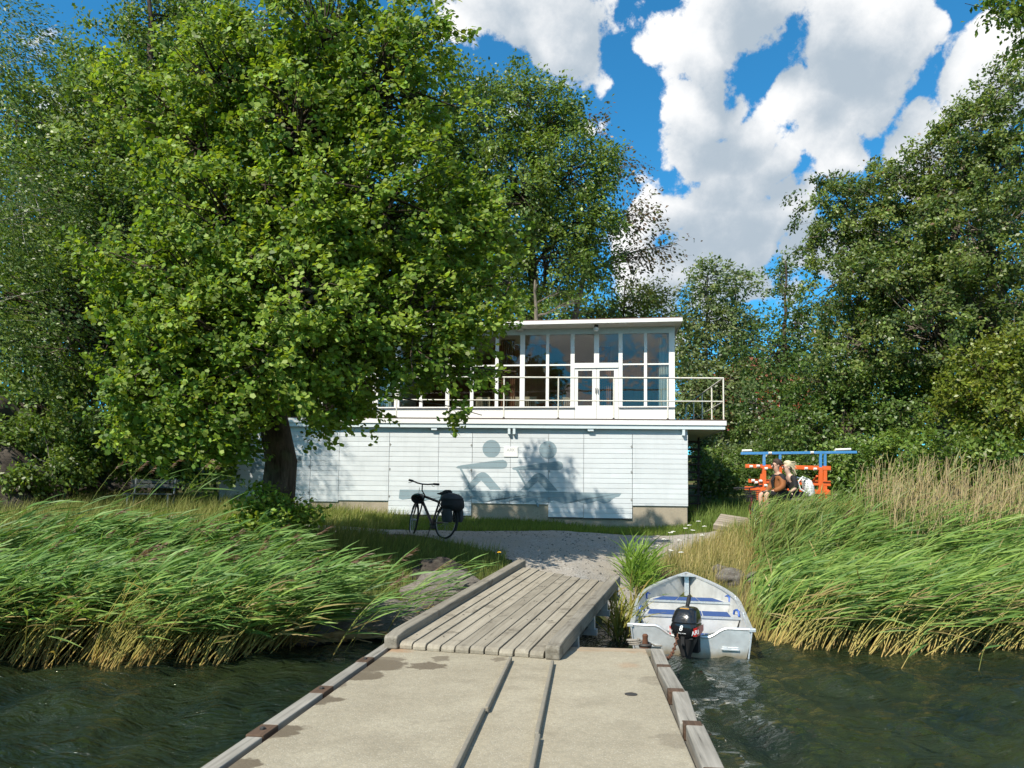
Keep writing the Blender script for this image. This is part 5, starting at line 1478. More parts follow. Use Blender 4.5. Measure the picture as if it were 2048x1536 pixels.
x = R1.uniform(5.0, 7.0, n); y = R1.uniform(15.3, 16.4, n)
reed_bed('reed_stand', 'thin upright reeds hiding the legs of the seated people', x, y, R1, H=(0.7, 1.25), lean=(0.08, 0.45), plume=0.0, nleaf=5, leafcol=((0.10, 0.19, 0.04), (0.24, 0.30, 0.07)), stem_hi=(0.36, 0.34, 0.11), wind=0.35, leaf_len=(0.25, 0.5), leaf_w=0.018)
R3 = R1
for xa, xb, fy_, lab in ((-10.5, -3.3, lambda q: 9.45 + (q + 7) * 0.16 + 0.25 * np.sin(q * 1.7) + 0.12 * np.sin(q * 5.3), 'golden stemmed front row of the left reed bed'), (3.75, 12.0, lambda q: 11.05 + 0.15 * np.sin(q * 1.9) + (q - 5) * 0.02, 'golden stemmed front row of the right reed bed')):
    n = 560
    x = R1.uniform(xa, xb, n); y = fy_(x) + R1.random(n) ** 1.4 * 0.6
    reed_bed('reed_front', lab, x, y, R1, H=(0.9, 1.5), lean=(0.50, 0.95), az=(0.0, 0.35), plume=0.0, nleaf=3, first=0.74, stem_lo=(0.62, 0.44, 0.17), stem_hi=(0.50, 0.46, 0.14), stem_r=0.0085, leafcol=((0.10, 0.20, 0.04), (0.26, 0.36, 0.08)))
# single reeds one can pick out
def lone_reed(label, x, y, H, l0, l1, az, seed, group=None, z=None, nleaf=8, plume=0.0, **kw):
    r = np.random.default_rng(seed)
    b = np.array([x, y, max(float(G(x, y)), -0.1) - 0.05 if z is None else z])
    V, F, C = reeds(np.zeros((1, 3)), np.array([H]), np.array([l0]), np.array([l1]), np.array([az]), r, nleaf=nleaf, plume=plume, **kw)
    o = obj('reed_plant', mesh_np('reed_plant', V, F, False, C), M['reed'], None, b)
    return tag(o, label, 'reed', group)
p = atz(1165, 1390, 0.0); p = atz(1655, 1385, 0)
a = atz(1806, 1342, 0.0); b = atz(1700, 1365, 0)
lone_reed('bent reed floating alone in the open water off the right reed bed', *atz(1800, 1338, -0.02)[:2], 0.75, 0.75, 1.0, 0.45, 501, z=-0.05, nleaf=7, first=0.2, leaf_len=(0.15, 0.3))
lone_reed('single thin reed tip standing up from the water at far right', *atz(1955, 1345, -0.02)[:2], 0.42, 0.25, 0.4, 0.2, 502, z=-0.08, nleaf=1, first=0.5, leaf_len=(0.25, 0.3), leaf_w=0.03)
for k in range(12):
    yy = 10.3 + 2.5 * random.random()
    xx = -2.5 + (yy - 10.3) * 0.42 + random.uniform(-0.25, 0.15)
    lone_reed('green reed bending over the side beam of the gangway', xx, yy, random.uniform(1.3, 1.75), random.uniform(0.35, 0.6), random.uniform(1.0, 1.3), random.uniform(-0.2, 0.35), 520 + k, 'reeds hanging over the gangway', plume=0.1)
for k in range(40):
    q = at(random.uniform(20, 800), 1000, random.uniform(10.2, 12.2))
    lone_reed('tall reed with a purple brown plume in the left reed bed', q[0], q[1], random.uniform(1.5, 1.95), random.uniform(0.25, 0.5), random.uniform(0.9, 1.15), random.uniform(-0.2, 0.3), 580 + k, 'plumed reeds', plume=1.0) if q[0] < -2.4 else None
for k, (px, Y) in enumerate(((190, 14.5), (215, 14.4), (150, 14.8), (260, 15), (330, 15.2), (350, 15.0))):
    q = at(px, 1000, Y)
    lone_reed('slender plumed reed rising in front of the granite outcrop', q[0], q[1], 1.7, 0.35, 0.8, 0.1, 640 + k, 'reeds before the rock', plume=1.0, nleaf=4)

# ------------------------------------------------------------------ grass
def blades(x, y, h, w, rng, cols, lean=0.35, seed_heads=0.0, az_mean=0.1):
    n = len(x)
    b = np.stack([x, y, G(x, y) - 0.01], -1)
    az = rng.normal(az_mean, 1.1, n); ln = np.abs(rng.normal(lean, 0.22, n))
    dirh = np.stack([np.cos(az), np.sin(az), az * 0], -1)
    mid = b + (dirh * (np.sin(ln * 0.45) * h * 0.5)[:, None]) + np.array([0, 0, 1.0]) * (np.cos(ln * 0.45) * h * 0.5)[:, None]
    tip = mid + (dirh * (np.sin(ln * 1.5) * h * 0.5)[:, None]) + np.array([0, 0, 1.0]) * (np.cos(ln * 1.5) * h * 0.5)[:, None]
    sa = rng.uniform(0, 6.28, n); sd = np.stack([np.cos(sa), np.sin(sa) * 0.5, sa * 0], -1) * (w * 0.5)[:, None]
    V = np.stack([b - sd, b + sd, mid + sd * 0.8, mid - sd * 0.8, tip], 1).reshape(-1, 3)
    k = np.arange(n)[:, None] * 5
    Fq = np.concatenate([k, k + 1, k + 2, k + 3], 1); Ft = np.concatenate([k + 3, k + 2, k + 4], 1)
    c = col_mix(n, cols[0], cols[1], rng) * rng.uniform(0.75, 1.25, (n, 1))
    C = np.repeat(c, 5, axis=0)
    return V, Fq, Ft, C
def grass(name, label, x, y, h, w, cols, rng, lean=0.35):
    ok = ~path_mask(x, y)
    bx_ = (x - tr_c[0]) * math.cos(BANG) + (y - tr_c[1]) * math.sin(BANG); by_ = -(x - tr_c[0]) * math.sin(BANG) + (y - tr_c[1]) * math.cos(BANG)
    ok &= ~((np.abs(bx_) < 0.95) & (by_ > -0.3) & (by_ < BL + 0.1))
    x, y, h, w = x[ok], y[ok], h[ok], w[ok]
    V, Fq, Ft, C = blades(x, y, h, w, rng, cols, lean)
    return tag(obj(name, mesh_np(name, V, [Fq, Ft], False, C), M['grass']), label, 'grass', kind='stuff')
R2 = np.random.default_rng(99)
def U(a, b, n):
    return R2.uniform(a, b, n)
n = 26000
grass('lawn_grass', 'short green lawn strip along the boathouse wall', U(-7, 5.4, n), U(18.1, 20.85, n), U(0.07, 0.2, n), U(0.007, 0.014, n), ((0.085, 0.14, 0.02), (0.18, 0.23, 0.04)), R2)
n = 30000
x, y = U(-16, -2.8, n), U(13.2, 22, n)
h = U(0.25, 0.6, n) * np.where((y > 17) & (x > -6), 0.6, 1)
grass('meadow_grass', 'long yellowish meadow grass left of the path', x, y, h, U(0.008, 0.016, n), ((0.13, 0.17, 0.03), (0.30, 0.29, 0.09)), R2, 0.4)
n = 11000
x, y = U(-4.4, -0.1, n), U(12.7, 16.0, n)
grass('bank_grass', 'dark green bank grass round the black bicycle', x, y, U(0.15, 0.4, n) * np.where((x > -2.6) & (y > 15), 0.55, 1), U(0.007, 0.014, n), ((0.07, 0.115, 0.02), (0.19, 0.21, 0.05)), R2, 0.3)
n = 15000
x, y = U(1.9, 6.4, n), U(14.2, 18.3, n)
grass('dry_grass', 'dry golden grass on the bank above the boat', x, y, U(0.15, 0.5, n) * np.clip((x - 1.3) / 1.6, 0.3, 1), U(0.006, 0.012, n), ((0.22, 0.22, 0.05), (0.50, 0.40, 0.19)), R2, 0.35)
n = 24000
x, y = U(5.0, 15.5, n), U(15.4, 24, n)
grass('meadow_grass', 'green rough grass round the orange trailer', x, y, U(0.2, 0.55, n), U(0.009, 0.018, n), ((0.09, 0.15, 0.025), (0.20, 0.26, 0.06)), R2, 0.35)
# dry litter of broken reeds under the left bank
n = 1500
x = U(-3.4, -1.1, n); y = 11.2 + (x + 3.4) * 0.35 + U(0, 0.9, n)
z = np.maximum(G(x, y), 0.0) + 0.02 + U(0, 0.1, n)
an = R2.normal(0.1, 0.5, n); L_ = U(0.1, 0.4, n)
dv_ = np.stack([np.cos(an), np.sin(an), R2.normal(0, 0.12, n)], -1) * L_[:, None]
b = np.stack([x, y, z], -1); sdv = np.array([0, 0.3, 1.0]) * 0.007
V = np.stack([b - sdv, b + sdv, b + dv_ + sdv, b + dv_ - sdv], 1).reshape(-1, 3)
tag(obj('reed_litter', mesh_np('reed_litter', V, np.arange(len(V)).reshape(-1, 4), False, np.repeat(col_mix(n, (0.42, 0.28, 0.14), (0.58, 0.43, 0.24), R2), 4, axis=0)), M['grass']), 'heap of dry broken reed stalks washed up beside the gangway', 'reed litter', kind='stuff')
# white yarrow by the path and one yellow flower
M['petal'] = paint('white_petal', (0.75, 0.73, 0.66), 0.8, 0.05)
M['yellowpetal'] = paint('yellow_petal', (0.75, 0.42, 0.02), 0.7, 0.05)
M['stalk'] = paint('green_stalk', (0.10, 0.15, 0.04), 0.8, 0.1)
def flower(name, label, cat, x, y, h, mat, group=None, seed=0, r=0.05, n=9):
    rg = random.Random(seed)
    e = empty(name, (x, y, float(G(x, y)) - 0.01), 0, label, cat, group)
    tp = (rg.uniform(0, .1), rg.uniform(-.03, .03), h)
    MB().tube([(0, 0, 0), (tp[0] * .4, 0, h * .5), tp], 0.004, 5).build('stem', M['stalk'], e)
    hd = MB()
    for k in range(n):
        a = k * 2.4; q = r * math.sqrt((k + .3) / n)
        hd.lathe([(0.004, 0), (0.017, 0.006), (0.014, 0.012), (0.003, 0.014)], 6, c=(tp[0] + q * math.cos(a), tp[1] + q * math.sin(a), h - q * 0.2 + rg.uniform(0, .012)))
    hd.build('flower_head', mat, e)
for k, (px, py, Y) in enumerate(((1333, 1065, 16.1), (1345, 1063, 16.4), (1350, 1080, 16), (1376, 1050, 17.0), (1368, 1056, 16.8), (1322, 1078, 15.8), (1390, 1042, 17.2), (1405, 1052, 17), (1384, 1060, 16.5), (1337, 1100, 15.2), (1310, 1090, 15.6), (1400, 1070, 16.2), (1357, 1104, 15.0))):
    q = at(px, py, Y)
    flower('yarrow_plant', 'white yarrow flower in the dry grass beside the path', 'flower', q[0], q[1], max(0.2, q[2] - float(G(q[0], q[1]))), M['petal'], 'white yarrow beside the path', k)
q = at(993, 1104, 13.6)
flower('tansy_plant', 'single yellow flower on the bank left of the gangway', 'flower', q[0], q[1], max(0.2, q[2] - float(G(q[0], q[1]))), M['yellowpetal'], None, 50, 0.03, 7)
for k in range(16):
    q = at(random.uniform(1400, 1500), 915, random.uniform(27, 31))
    flower('willowherb_plant', 'pale tall flower head rising above the hedge before the cars', 'flower', q[0], q[1], max(0.4, q[2] + random.uniform(-.2, .2) - float(G(q[0], q[1]))), M['petal'], 'pale flowers before the cars', 60 + k, 0.12, 12)

# ------------------------------------------------------------------ rocks
def m_rock(name, c0, c1, lichen=(0.33, 0.33, 0.28)):
    m, t = mat_new(name)
    co = t.n('ShaderNodeTexCoord').outputs['Object']
    n1 = t.noise(co, 1.4, 7, 0.65); n2 = t.noise(t.vmath('MULTIPLY', co, (3, 3, 9)), 2.0, 6, 0.7); n3 = t.noise(co, 40, 3)
    c = t.mixc(t.lin(n2, .3, .7), c0, c1)
    c = t.mixc(t.math('MULTIPLY', t.smooth(n1, .52, .66), .6), c, lichen)
    c = t.mixc(t.math('MULTIPLY', t.lin(n3, .4, .7), .25), c, (0.06, 0.055, 0.05))
    finish(t, pbsdf(t, c, 0.92, 0.2, 0, bump(t, t.math('ADD', n2, t.math('MULTIPLY', n3, .3)), 0.8, 0.06)).outputs[0])
    return m
M['granite'] = m_rock('grey_granite', (0.13, 0.115, 0.10), (0.30, 0.27, 0.24))
M['darkrock'] = m_rock('dark_outcrop', (0.03, 0.026, 0.022), (0.10, 0.082, 0.068), (0.115, 0.105, 0.085))
def rock(name, label, c, r, sq, seed, mat='granite', group=None, sub=4, rough=0.22, tilt=(0, 0, 0)):
    bm = bmesh.new(); bmesh.ops.create_icosphere(bm, subdivisions=sub, radius=1)
    rg = np.random.default_rng(seed)
    NK = 14 if sub < 5 else 30
    K = rg.normal(0, 1, (NK, 3)) * np.linspace(1.2, 7 if sub < 5 else 22, NK)[:, None]; ph = rg.uniform(0, 6.28, NK); am = rough / (1 + np.arange(NK) * 0.55)
    for v in bm.verts:
        q = np.array(v.co)
        d = sum(a * abs(math.sin(float(np.dot(k, q)) + p_)) for a, k, p_ in zip(am, K, ph)) - rough * 0.8
        v.co = v.co * (1 + d)
    me = bpy.data.meshes.new(name); bm.to_mesh(me); bm.free()
    for p_ in me.polygons: p_.use_smooth = sub > 3
    o = obj(name, me, M[mat], None, c, tilt); o.scale = (r * sq[0], r * sq[1], r * sq[2])
    return tag(o, label, 'rock', group)
q = at(20, 960, 20.5); rock('granite_outcrop', 'dark sloping granite outcrop under the trees', (q[0] - 1.3, q[1] + 0.7, 0.8), 1.6, (1.35, 0.9, 0.72), 5, 'darkrock', None, 6, 0.55, (0.1, 0.5, 0.2))
q = at(-60, 900, 24); rock('granite_outcrop', 'upper dark rock face behind the sloping outcrop', (q[0], q[1], 1.25), 2.1, (1.2, 0.9, 0.85), 6, 'darkrock', None, 6, 0.5, (0, 0.25, 0.5))
for k, (px, py, Y, r, lab) in enumerate(((790, 1185, 12.3, 0.42, 'pale grey boulder half hidden by reeds left of the gangway'), (700, 1200, 12.1, 0.3, 'small boulder in the reed litter at the water edge'), (890, 1165, 13.1, 0.38, 'rounded shore boulder close to the gangway beam'),
                                         (880, 1130, 13.6, 0.28, 'dark brown earth mound under the bicycle bank'), (610, 1225, 11.7, 0.26, 'dark stone among the left reed stems'))):  # the dark rock shape below the bicycle stands for an earth mound
    q = at(px, py, Y); rock('boulder', lab, (q[0], q[1], max(float(G(q[0], q[1])), 0.0) + r * 0.25), r, (1.3, 0.9, 0.75), 20 + k, 'granite' if k != 3 else 'darkrock', 'shore boulders')
for k, (px, py, Y, r, lab) in enumerate(((1462, 1150, 15.2, 0.17, 'mottled white boulder beside the bow of the boat'), (1440, 1140, 15.5, 0.10, 'small pale stone behind the mottled boulder'), (1515, 1160, 14.9, 0.12, 'grey stone under the right reeds near the bow'))):
    q = at(px, py, Y); rock('boulder', lab, (q[0], q[1], float(G(q[0], q[1])) + r * 0.3), r, (1.2, 0.9, 0.8), 30 + k, 'granite', 'shore boulders')
bush('dark_bush', 'dark leafy bush growing over the foot of the granite outcrop', 110, 19.4, [(150, 930, 19.4, 45, .7), (60, 960, 19.0, 40, .6), (10, 880, 20, 55, .8), (110, 880, 20.4, 50, .8)], 211, DARKG, 0.12, 60)
# loose stones on the path
n = 1500
x = U(-3.2, 4.6, n); y = U(13.5, 18.4, n)
ok = path_mask(x, y); x, y = x[ok], y[ok]; n = len(x)
r_ = U(0.006, 0.022, n) * np.where(U(0, 1, n) > 0.95, 1.8, 1)
c = np.stack([x, y, G(x, y) + 0.014], -1)
O8 = np.array([(1, 0, 0), (0, 1, 0), (-1, 0, 0), (0, -1, 0), (0, 0, 0.8), (0, 0, -0.6)], float)
V = c[:, None, :] + (O8[None] + R2.normal(0, 0.18, (n, 6, 3))) * r_[:, None, None]
T8 = np.array([(0, 1, 4), (1, 2, 4), (2, 3, 4), (3, 0, 4), (1, 0, 5), (2, 1, 5), (3, 2, 5), (0, 3, 5)])
Fp = (np.arange(n)[:, None, None] * 6 + T8[None]).reshape(-1, 3)
tag(obj('gravel_stones', mesh_np('gravel_stones', V.reshape(-1, 3), Fp, False), M['granite']), 'loose small stones lying on the gravel path', 'gravel', kind='stuff')
# ------------------------------------------------------------------ bicycles
M['tyre'] = paint('tyre_rubber', (0.02, 0.02, 0.02), 0.8, 0.2, 30)
M['rim'] = paint('rim_alloy', (0.35, 0.36, 0.37), 0.35, 0.05, 8, metal=0.8)
M['bikeframe'] = paint('dark_brown_frame_paint', (0.085, 0.05, 0.045), 0.3, 0.1, 8)
M['redframe'] = paint('dark_red_frame_paint', (0.16, 0.015, 0.015), 0.35, 0.1, 8)
M['amber'] = paint('amber_reflector', (0.75, 0.25, 0.02), 0.3, 0.02)
M['fabric'] = paint('black_nylon', (0.014, 0.015, 0.018), 0.75, 0.3, 14, bumps=0.5)
def wheel(root, c, steer=0.0, R=0.345):
    w = empty('wheel', c, 0, parent=root); w.rotation_euler = (0, 0, steer)
    MB().torus(R - 0.02, 0.02, (0, 0, 0), 'y', 44, 8).build('tyre', M['tyre'], w, smooth=True)
    MB().torus(R - 0.045, 0.011, (0, 0, 0), 'y', 44, 6).build('rim', M['rim'], w, smooth=True)
    MB().tube([(0, -0.05, 0), (0, 0.05, 0)], 0.022, 10).build('hub', M['rim'], w)
    sp = MB()
    for k in range(28):
        a = 2 * math.pi * k / 28; b_ = a + (0.35 if k % 2 else -0.35)
        sp.tube([(0.02 * math.cos(b_), 0.03 * (1 if k % 4 < 2 else -1), 0.02 * math.sin(b_)), ((R - .05) * math.cos(a), 0, (R - .05) * math.sin(a))], 0.0016, 3, False)
    sp.build('spokes', M['rim'], w)
    return w
def bicycle(name, label, loc, rz, lean, steer, frame_mat, basket=False, rack=True):
    e = empty(name, loc, rz, label, 'bicycle'); e.rotation_euler = (lean, 0, rz)
    R = 0.345; WB = 1.07
    rc, fc = Vector((0, 0, R)), Vector((WB, 0, R))
    wheel(e, rc); wheel(e, fc, steer)
    bb = Vector((0.44, 0, 0.29)); st = Vector((0.28, 0, 0.80)); ht = Vector((0.82, 0, 0.88)); hb = Vector((0.86, 0, 0.74))
    fm = M[frame_mat]
    f = MB()
    f.tube([bb, st], 0.021, 10); f.tube([st + Vector((0.01, 0, -0.06)), ht + Vector((0.01, 0, -0.03))], 0.027, 10); f.tube([bb, hb], 0.030, 10); f.tube([ht, hb], 0.026, 10)
    for s in (-1, 1):
        f.tube([bb + Vector((0, s * .03, 0)), rc + Vector((0, s * .06, 0))], 0.010, 8); f.tube([st + Vector((0.01, s * .015, -0.08)), rc + Vector((0, s * .06, 0))], 0.009, 8)
    f.build('frame', fm, e, smooth=True)
    cs, sn = math.cos(steer), math.sin(steer)
    def S_(p):      # steered parts turn round the front wheel axle's vertical
        p = Vector(p) - Vector((WB - 0.07, 0, 0))
        return Vector((p.x * cs - p.y * sn, p.x * sn + p.y * cs, p.z)) + Vector((WB - 0.07, 0, 0))
    k_ = MB()
    for s in (-1, 1):
        k_.tube([S_((0.88, s * .055, 0.70)), S_((0.91, s * .06, 0.62)), S_((WB, s * .06, R))], [0.016, 0.017, 0.010], 8)
    k_.tube([S_((0.88, -.06, 0.70)), S_((0.88, .06, 0.70))], 0.016, 8); k_.tube([hb, S_((0.885, 0, 0.70))], 0.017, 8)
    k_.build('fork', fm, e, smooth=True)
    hbz = 1.10
    MB().tube([ht, S_((0.80, 0, 0.96)), S_((0.86, 0, hbz))], 0.014, 8).build('stem', M['blackmatt'], e, smooth=True)
    bar = [S_(p) for p in ((0.70, -.32, hbz + .03), (0.80, -.22, hbz + .03), (0.85, -.12, hbz + .01), (0.86, 0, hbz), (0.85, .12, hbz + .01), (0.80, .22, hbz + .03), (0.70, .32, hbz + .03))]
    hbar = MB().tube(bar, 0.016, 8).build('handlebar', M['blackmatt'], e, smooth=True)
    for s in (0, -1):
        a, b_ = (bar[0], bar[1]) if s == 0 else (bar[-1], bar[-2])
        MB().tube([a, a.lerp(b_, 0.95)], 0.024, 8).build('grip', M['blackmatt'], hbar, smooth=True)
        m0 = a.lerp(b_, 0.95)
        MB().tube([m0, m0 + Vector((0.06, 0, -0.03)), m0.lerp(a, 0.6) + Vector((0.07, 0, -0.05))], 0.006, 6).build('brake_lever', M['iron'], hbar)
    MB().tube([st, Vector((0.255, 0, 0.90))], 0.014, 8).build('seat_post', M['rim'], e)
    sd = MB()
    sd.add([(0.12, -.085, .93), (0.12, .085, .93), (0.2, -.08, .945), (0.2, .08, .945), (0.28, -.035, .935), (0.28, .035, .935), (0.40, -.018, .925), (0.40, .018, .925), (0.13, -.07, .88), (0.13, .07, .88), (0.25, -.04, .89), (0.25, .04, .89), (0.39, -.012, .90), (0.39, .012, .90)],
           [(0, 2, 3, 1), (2, 4, 5, 3), (4, 6, 7, 5), (0, 1, 9, 8), (0, 8, 10, 2), (2, 10, 4), (4, 10, 12, 6), (1, 3, 11, 9), (3, 5, 11), (5, 7, 13, 11), (6, 12, 13, 7), (8, 9, 11, 10), (10, 11, 13, 12)])
    sd.build('saddle', M['fabric'], e, smooth=True, bevel=0.01)
    cr = MB().lathe([(0.095, -0.004), (0.095, 0.004)], 24, 'y', (bb.x, -0.045, bb.z)).build('chain_ring', M['iron'], e)
    for s, a in ((-1, 0.6), (1, 0.6 + math.pi)):
        tip = bb + Vector((0.17 * math.cos(a), s * .08, 0.17 * math.sin(a)))
        MB().tube([bb + Vector((0, s * .07, 0)), tip], 0.009, 6).build('crank', M['iron'], e)
        MB().box(tip.x - .045, tip.x + .045, tip.y + s * .01 - .035, tip.y + s * .01 + .035, tip.z - .012, tip.z + .012).build('pedal', M['blackmatt'], e)
    MB().tube([(bb.x, -.045, bb.z + .09), (0.0, -.05, R + .03)], 0.004, 4).tube([(bb.x, -.045, bb.z - .09), (0.0, -.05, R - .03)], 0.004, 4).build('drive_chain', M['iron'], e)
    for c_, stt, a0, a1 in ((rc, 0, 0.55, 3.6), (fc, steer, 0.7, 2.9)):
        pts = []
        for k in range(15):
            a = a0 + (a1 - a0) * k / 14
            q = Vector(((R + .02) * math.cos(a), 0, (R + .02) * math.sin(a)))
            pts.append(c_ + Vector((q.x * math.cos(stt), q.x * math.sin(stt), q.z)))
        MB().tube(pts, 0.014, 5).build('mudguard', M['blackmatt'], e, smooth=True)
    if rack:
        rk = MB()
        for s in (-1, 1):
            rk.tube([(0.12, s * .06, .74), (-0.30, s * .06, .74)], 0.006, 6); rk.tube([(-0.12, s * .06, .74), rc + Vector((0, s * .07, 0))], 0.006, 6)
        for xq in (0.1, -0.1, -0.3):
            rk.tube([(xq, -.06, .74), (xq, .06, .74)], 0.005, 6)
        rk.build('rack', M['iron'], e)
    MB().tube([(0.40, 0.05, 0.30), (0.33, 0.16, 0.012)], 0.009, 6).build('kickstand', M['iron'], e)
    if basket:
        bk = MB()
        for k in range(6):
            z = 0.80 + k * 0.045; g_ = 0.13 + k * 0.008
            q = [S_(v) for v in ((0.98 - .02, -g_, z), (1.22, -g_, z), (1.22, g_, z), (0.96, g_, z), (0.96, -g_, z))]
            bk.tube(q, 0.007, 5)
        for k in range(9):
            yq = -0.14 + k * 0.035
            bk.tube([S_((1.18, yq, .80)), S_((1.225, yq * 1.15, 1.03))], 0.006, 4)
        bk.build('basket', M['fabric'], e)
    return e
bz = on_ground(889, 16.25)
brz = math.atan2(0.78, -0.76)
bz[2] += 0.0
bike = bicycle('touring_bicycle', 'black touring bicycle parked on the grassy bank before the boathouse', bz, brz, rad(-5), -0.42, 'bikeframe')
bike.rotation_euler = (rad(7), rad(-1.5), brz)
bike.scale = (1.07, 1.07, 1.07)
bpy.context.view_layer.update()
BM = bike.matrix_world.copy()
# pannier bag strapped over the rear rack
def blob(name, secs, mat, parent, n=18, p=2.6, **kw):
    return loft(secs, name, mat, parent, n, p, **kw)
M['strap'] = paint('grey_webbing', (0.10, 0.10, 0.105), 0.8, 0.1)
M['fabric2'] = paint('charcoal_nylon', (0.035, 0.037, 0.042), 0.7, 0.3, 14, bumps=0.5)
pan = empty('pannier_bag', BM @ Vector((-0.12, 0, 0.5)), brz, 'bulky black bag strapped over the rear rack of the bicycle', 'bag')
blob('main_sack', [(0.08, -.06, 0, .16, .14), (0.12, -.07, 0, .21, .20), (0.20, -.06, 0.01, .25, .235), (0.27, -.05, 0, .245, .215), (0.33, -.03, 0, .235, .21), (0.40, -.01, 0, .19, .16), (0.45, 0.02, 0, .10, .09)], M['fabric'], pan)
blob('top_roll', [(0.40, 0.16, 0, .10, .08), (0.44, 0.16, 0, .13, .10), (0.50, 0.13, 0, .12, .09), (0.535, 0.12, 0, .06, .05)], M['fabric'], pan)
MB().tube([(0.15, -.19, .12), (0.10, -.215, .32), (0.02, -.10, .455), (0.0, .08, .46)], 0.013, 6).build('strap', M['strap'], pan)
MB().tube([(-0.2, -.19, .14), (-0.17, -.21, .30), (-0.1, -.12, .44)], 0.012, 6).build('strap', M['strap'], pan)
for s in (-1, 1):
    blob('side_pocket', [(-0.16, -.06, s * .14, .13, .05), (-0.10, -.06, s * .15, .155, .065), (0.06, -.06, s * .155, .15, .065), (0.13, -.06, s * .15, .12, .05)], M['fabric2'], pan)
blob('rain_flap', [(0.33, -.03, 0, .245, .22), (0.345, -.03, 0, .25, .225), (0.41, -.01, 0, .20, .17), (0.455, .02, 0, .11, .10)], M['fabric2'], pan)
hl = empty('cycle_helmet', BM @ Vector((0.86, 0.14, 0.78)), brz, 'black vented cycle helmet hanging from the handlebar', 'helmet')
bm = bmesh.new(); bmesh.ops.create_uvsphere(bm, u_segments=20, v_segments=12, radius=1)
for v in bm.verts:
    if v.co.z < -0.15:
        v.co.z = -0.15 + (v.co.z + 0.15) * 0.15
    v.co.x *= 0.165; v.co.y *= 0.125; v.co.z *= 0.135
me = bpy.data.meshes.new('shell'); bm.to_mesh(me); bm.free()
sh = obj('shell', me, M['black'], hl, (0, 0, 0), (rad(70), 0, rad(20)))
for k in range(4):
    a = -0.6 + k * 0.4
    MB().box(-0.10, 0.10, -0.009, 0.009, 0.0, 0.007).build('vent', M['strap'], sh, (0, a * 0.12, 0.128 - abs(a) * 0.035), (a * -0.9, 0, 0))
MB().tube([(0, 0, 0), (-0.01, -0.03, 0.14), (0, -0.05, 0.25)], 0.006, 5).build('chin_strap', M['blackmatt'], hl)

# ------------------------------------------------------------------ trailer for rowing shells
M['orange'] = paint('orange_red_enamel', (0.70, 0.125, 0.025), 0.45, 0.10, 5, dirt=(0.34, 0.16, 0.09), dirt_amt=0.5)
M['blue'] = paint('sky_blue_enamel', (0.06, 0.24, 0.52), 0.45, 0.10, 5, dirt=(0.3, 0.32, 0.34), dirt_amt=0.5)
M['pad'] = paint('white_wrapping', (0.72, 0.70, 0.66), 0.8, 0.08)
TY = 18.4
to = on_ground(1590, TY)
trl = empty('rowing_shell_trailer', to, 0, 'orange and blue steel trailer for rowing shells in the long grass', 'trailer')
def tl(px, py, dy=0.0):
    p = at(px, py, TY + dy)
    return Vector((p[0] - to[0], p[1] - to[1], p[2] - to[2]))
def tbar(name, a, b, r, mat, par=trl, sq=True):
    m_ = MB()
    m_.bar(a, b, r * 2, r * 2) if sq else m_.tube([a, b], r, 10)
    return m_.build(name, M[mat], par, bevel=0.006 if sq else 0, smooth=not sq)
top_bar = tbar('top_arm', tl(1482, 907), tl(1713, 904.5), 0.032, 'blue')
tbar('top_arm', tl(1530, 906, 1.5), tl(1700, 905, 1.5), 0.03, 'blue')
for px, d in ((1528, 0), (1641, 0), (1560, 1.5), (1650, 1.5)):
    tbar('upper_post', tl(px, 907, d), tl(px, 936, d), 0.030, 'blue')
    lo = tl(px, 1004, d)
    tbar('lower_post', tl(px, 935, d), lo, 0.042, 'orange')
for d, y0, y1 in ((0, 933, 938), (0.35, 931, 935), (1.5, 931, 935)):
    tbar('cross_arm', tl(1491, y0, d), tl(1661, y1, d), 0.034, 'orange')
for d, y0, y1 in ((0, 963, 970), (0.3, 960, 966), (1.5, 960, 964)):
    tbar('cross_arm', tl(1497, y0, d), tl(1661, y1, d), 0.028, 'orange')
tbar('chassis_rail', tl(1490, 976), tl(1660, 986), 0.045, 'orange'); tbar('chassis_rail', tl(1490, 976, 1.5), tl(1660, 984, 1.5), 0.045, 'orange')
for px in (1500, 1590, 1655):
    tbar('cross_member', tl(px, 982), tl(px, 982, 1.5), 0.035, 'orange')
tbar('brace', tl(1641, 958), tl(1655, 1003), 0.03, 'orange'); tbar('brace', tl(1634, 952), tl(1618, 974, 1.2), 0.022, 'orange'); tbar('brace', tl(1524, 948), tl(1518, 985), 0.03, 'orange')
MB().add([tl(1511, 976, -.05), tl(1549, 979, -.05), tl(1546, 1003, -.05), tl(1513, 1001, -.05), tl(1511, 976, .5), tl(1549, 979, .5), tl(1546, 1003, .5), tl(1513, 1001, .5)], [(0, 1, 2, 3), (7, 6, 5, 4), (0, 4, 5, 1), (1, 5, 6, 2), (2, 6, 7, 3), (3, 7, 4, 0)]).build('tool_box', M['orange'], trl, bevel=0.02)
tbar('tow_bar', tl(1655, 1004), tl(1712, 1016, -.3), 0.05, 'orange')
tbar('tow_foot', tl(1690, 1010, -.2), tl(1694, 1036, -.2), 0.03, 'orange')
for px, d in ((1570, 0.1), (1570, 1.4)):
    c = tl(px, 1000, d); c.z = 0.3
    w = MB().torus(0.24, 0.07, c, 'y', 24, 8).build('wheel', M['tyre'], trl, smooth=True)
    MB().lathe([(0.17, -0.05), (0.17, 0.05)], 16, 'y', c).build('rim', M['rim'], w)
for a, b_ in (((1670, 903), (1701, 902)), ((1484, 905), (1503, 904.5))):
    MB().tube([tl(*a) + Vector((0, -.01, .04)), tl(*b_) + Vector((0, -.01, .04))], 0.032, 10).build('padding', M['pad'], trl, smooth=True)
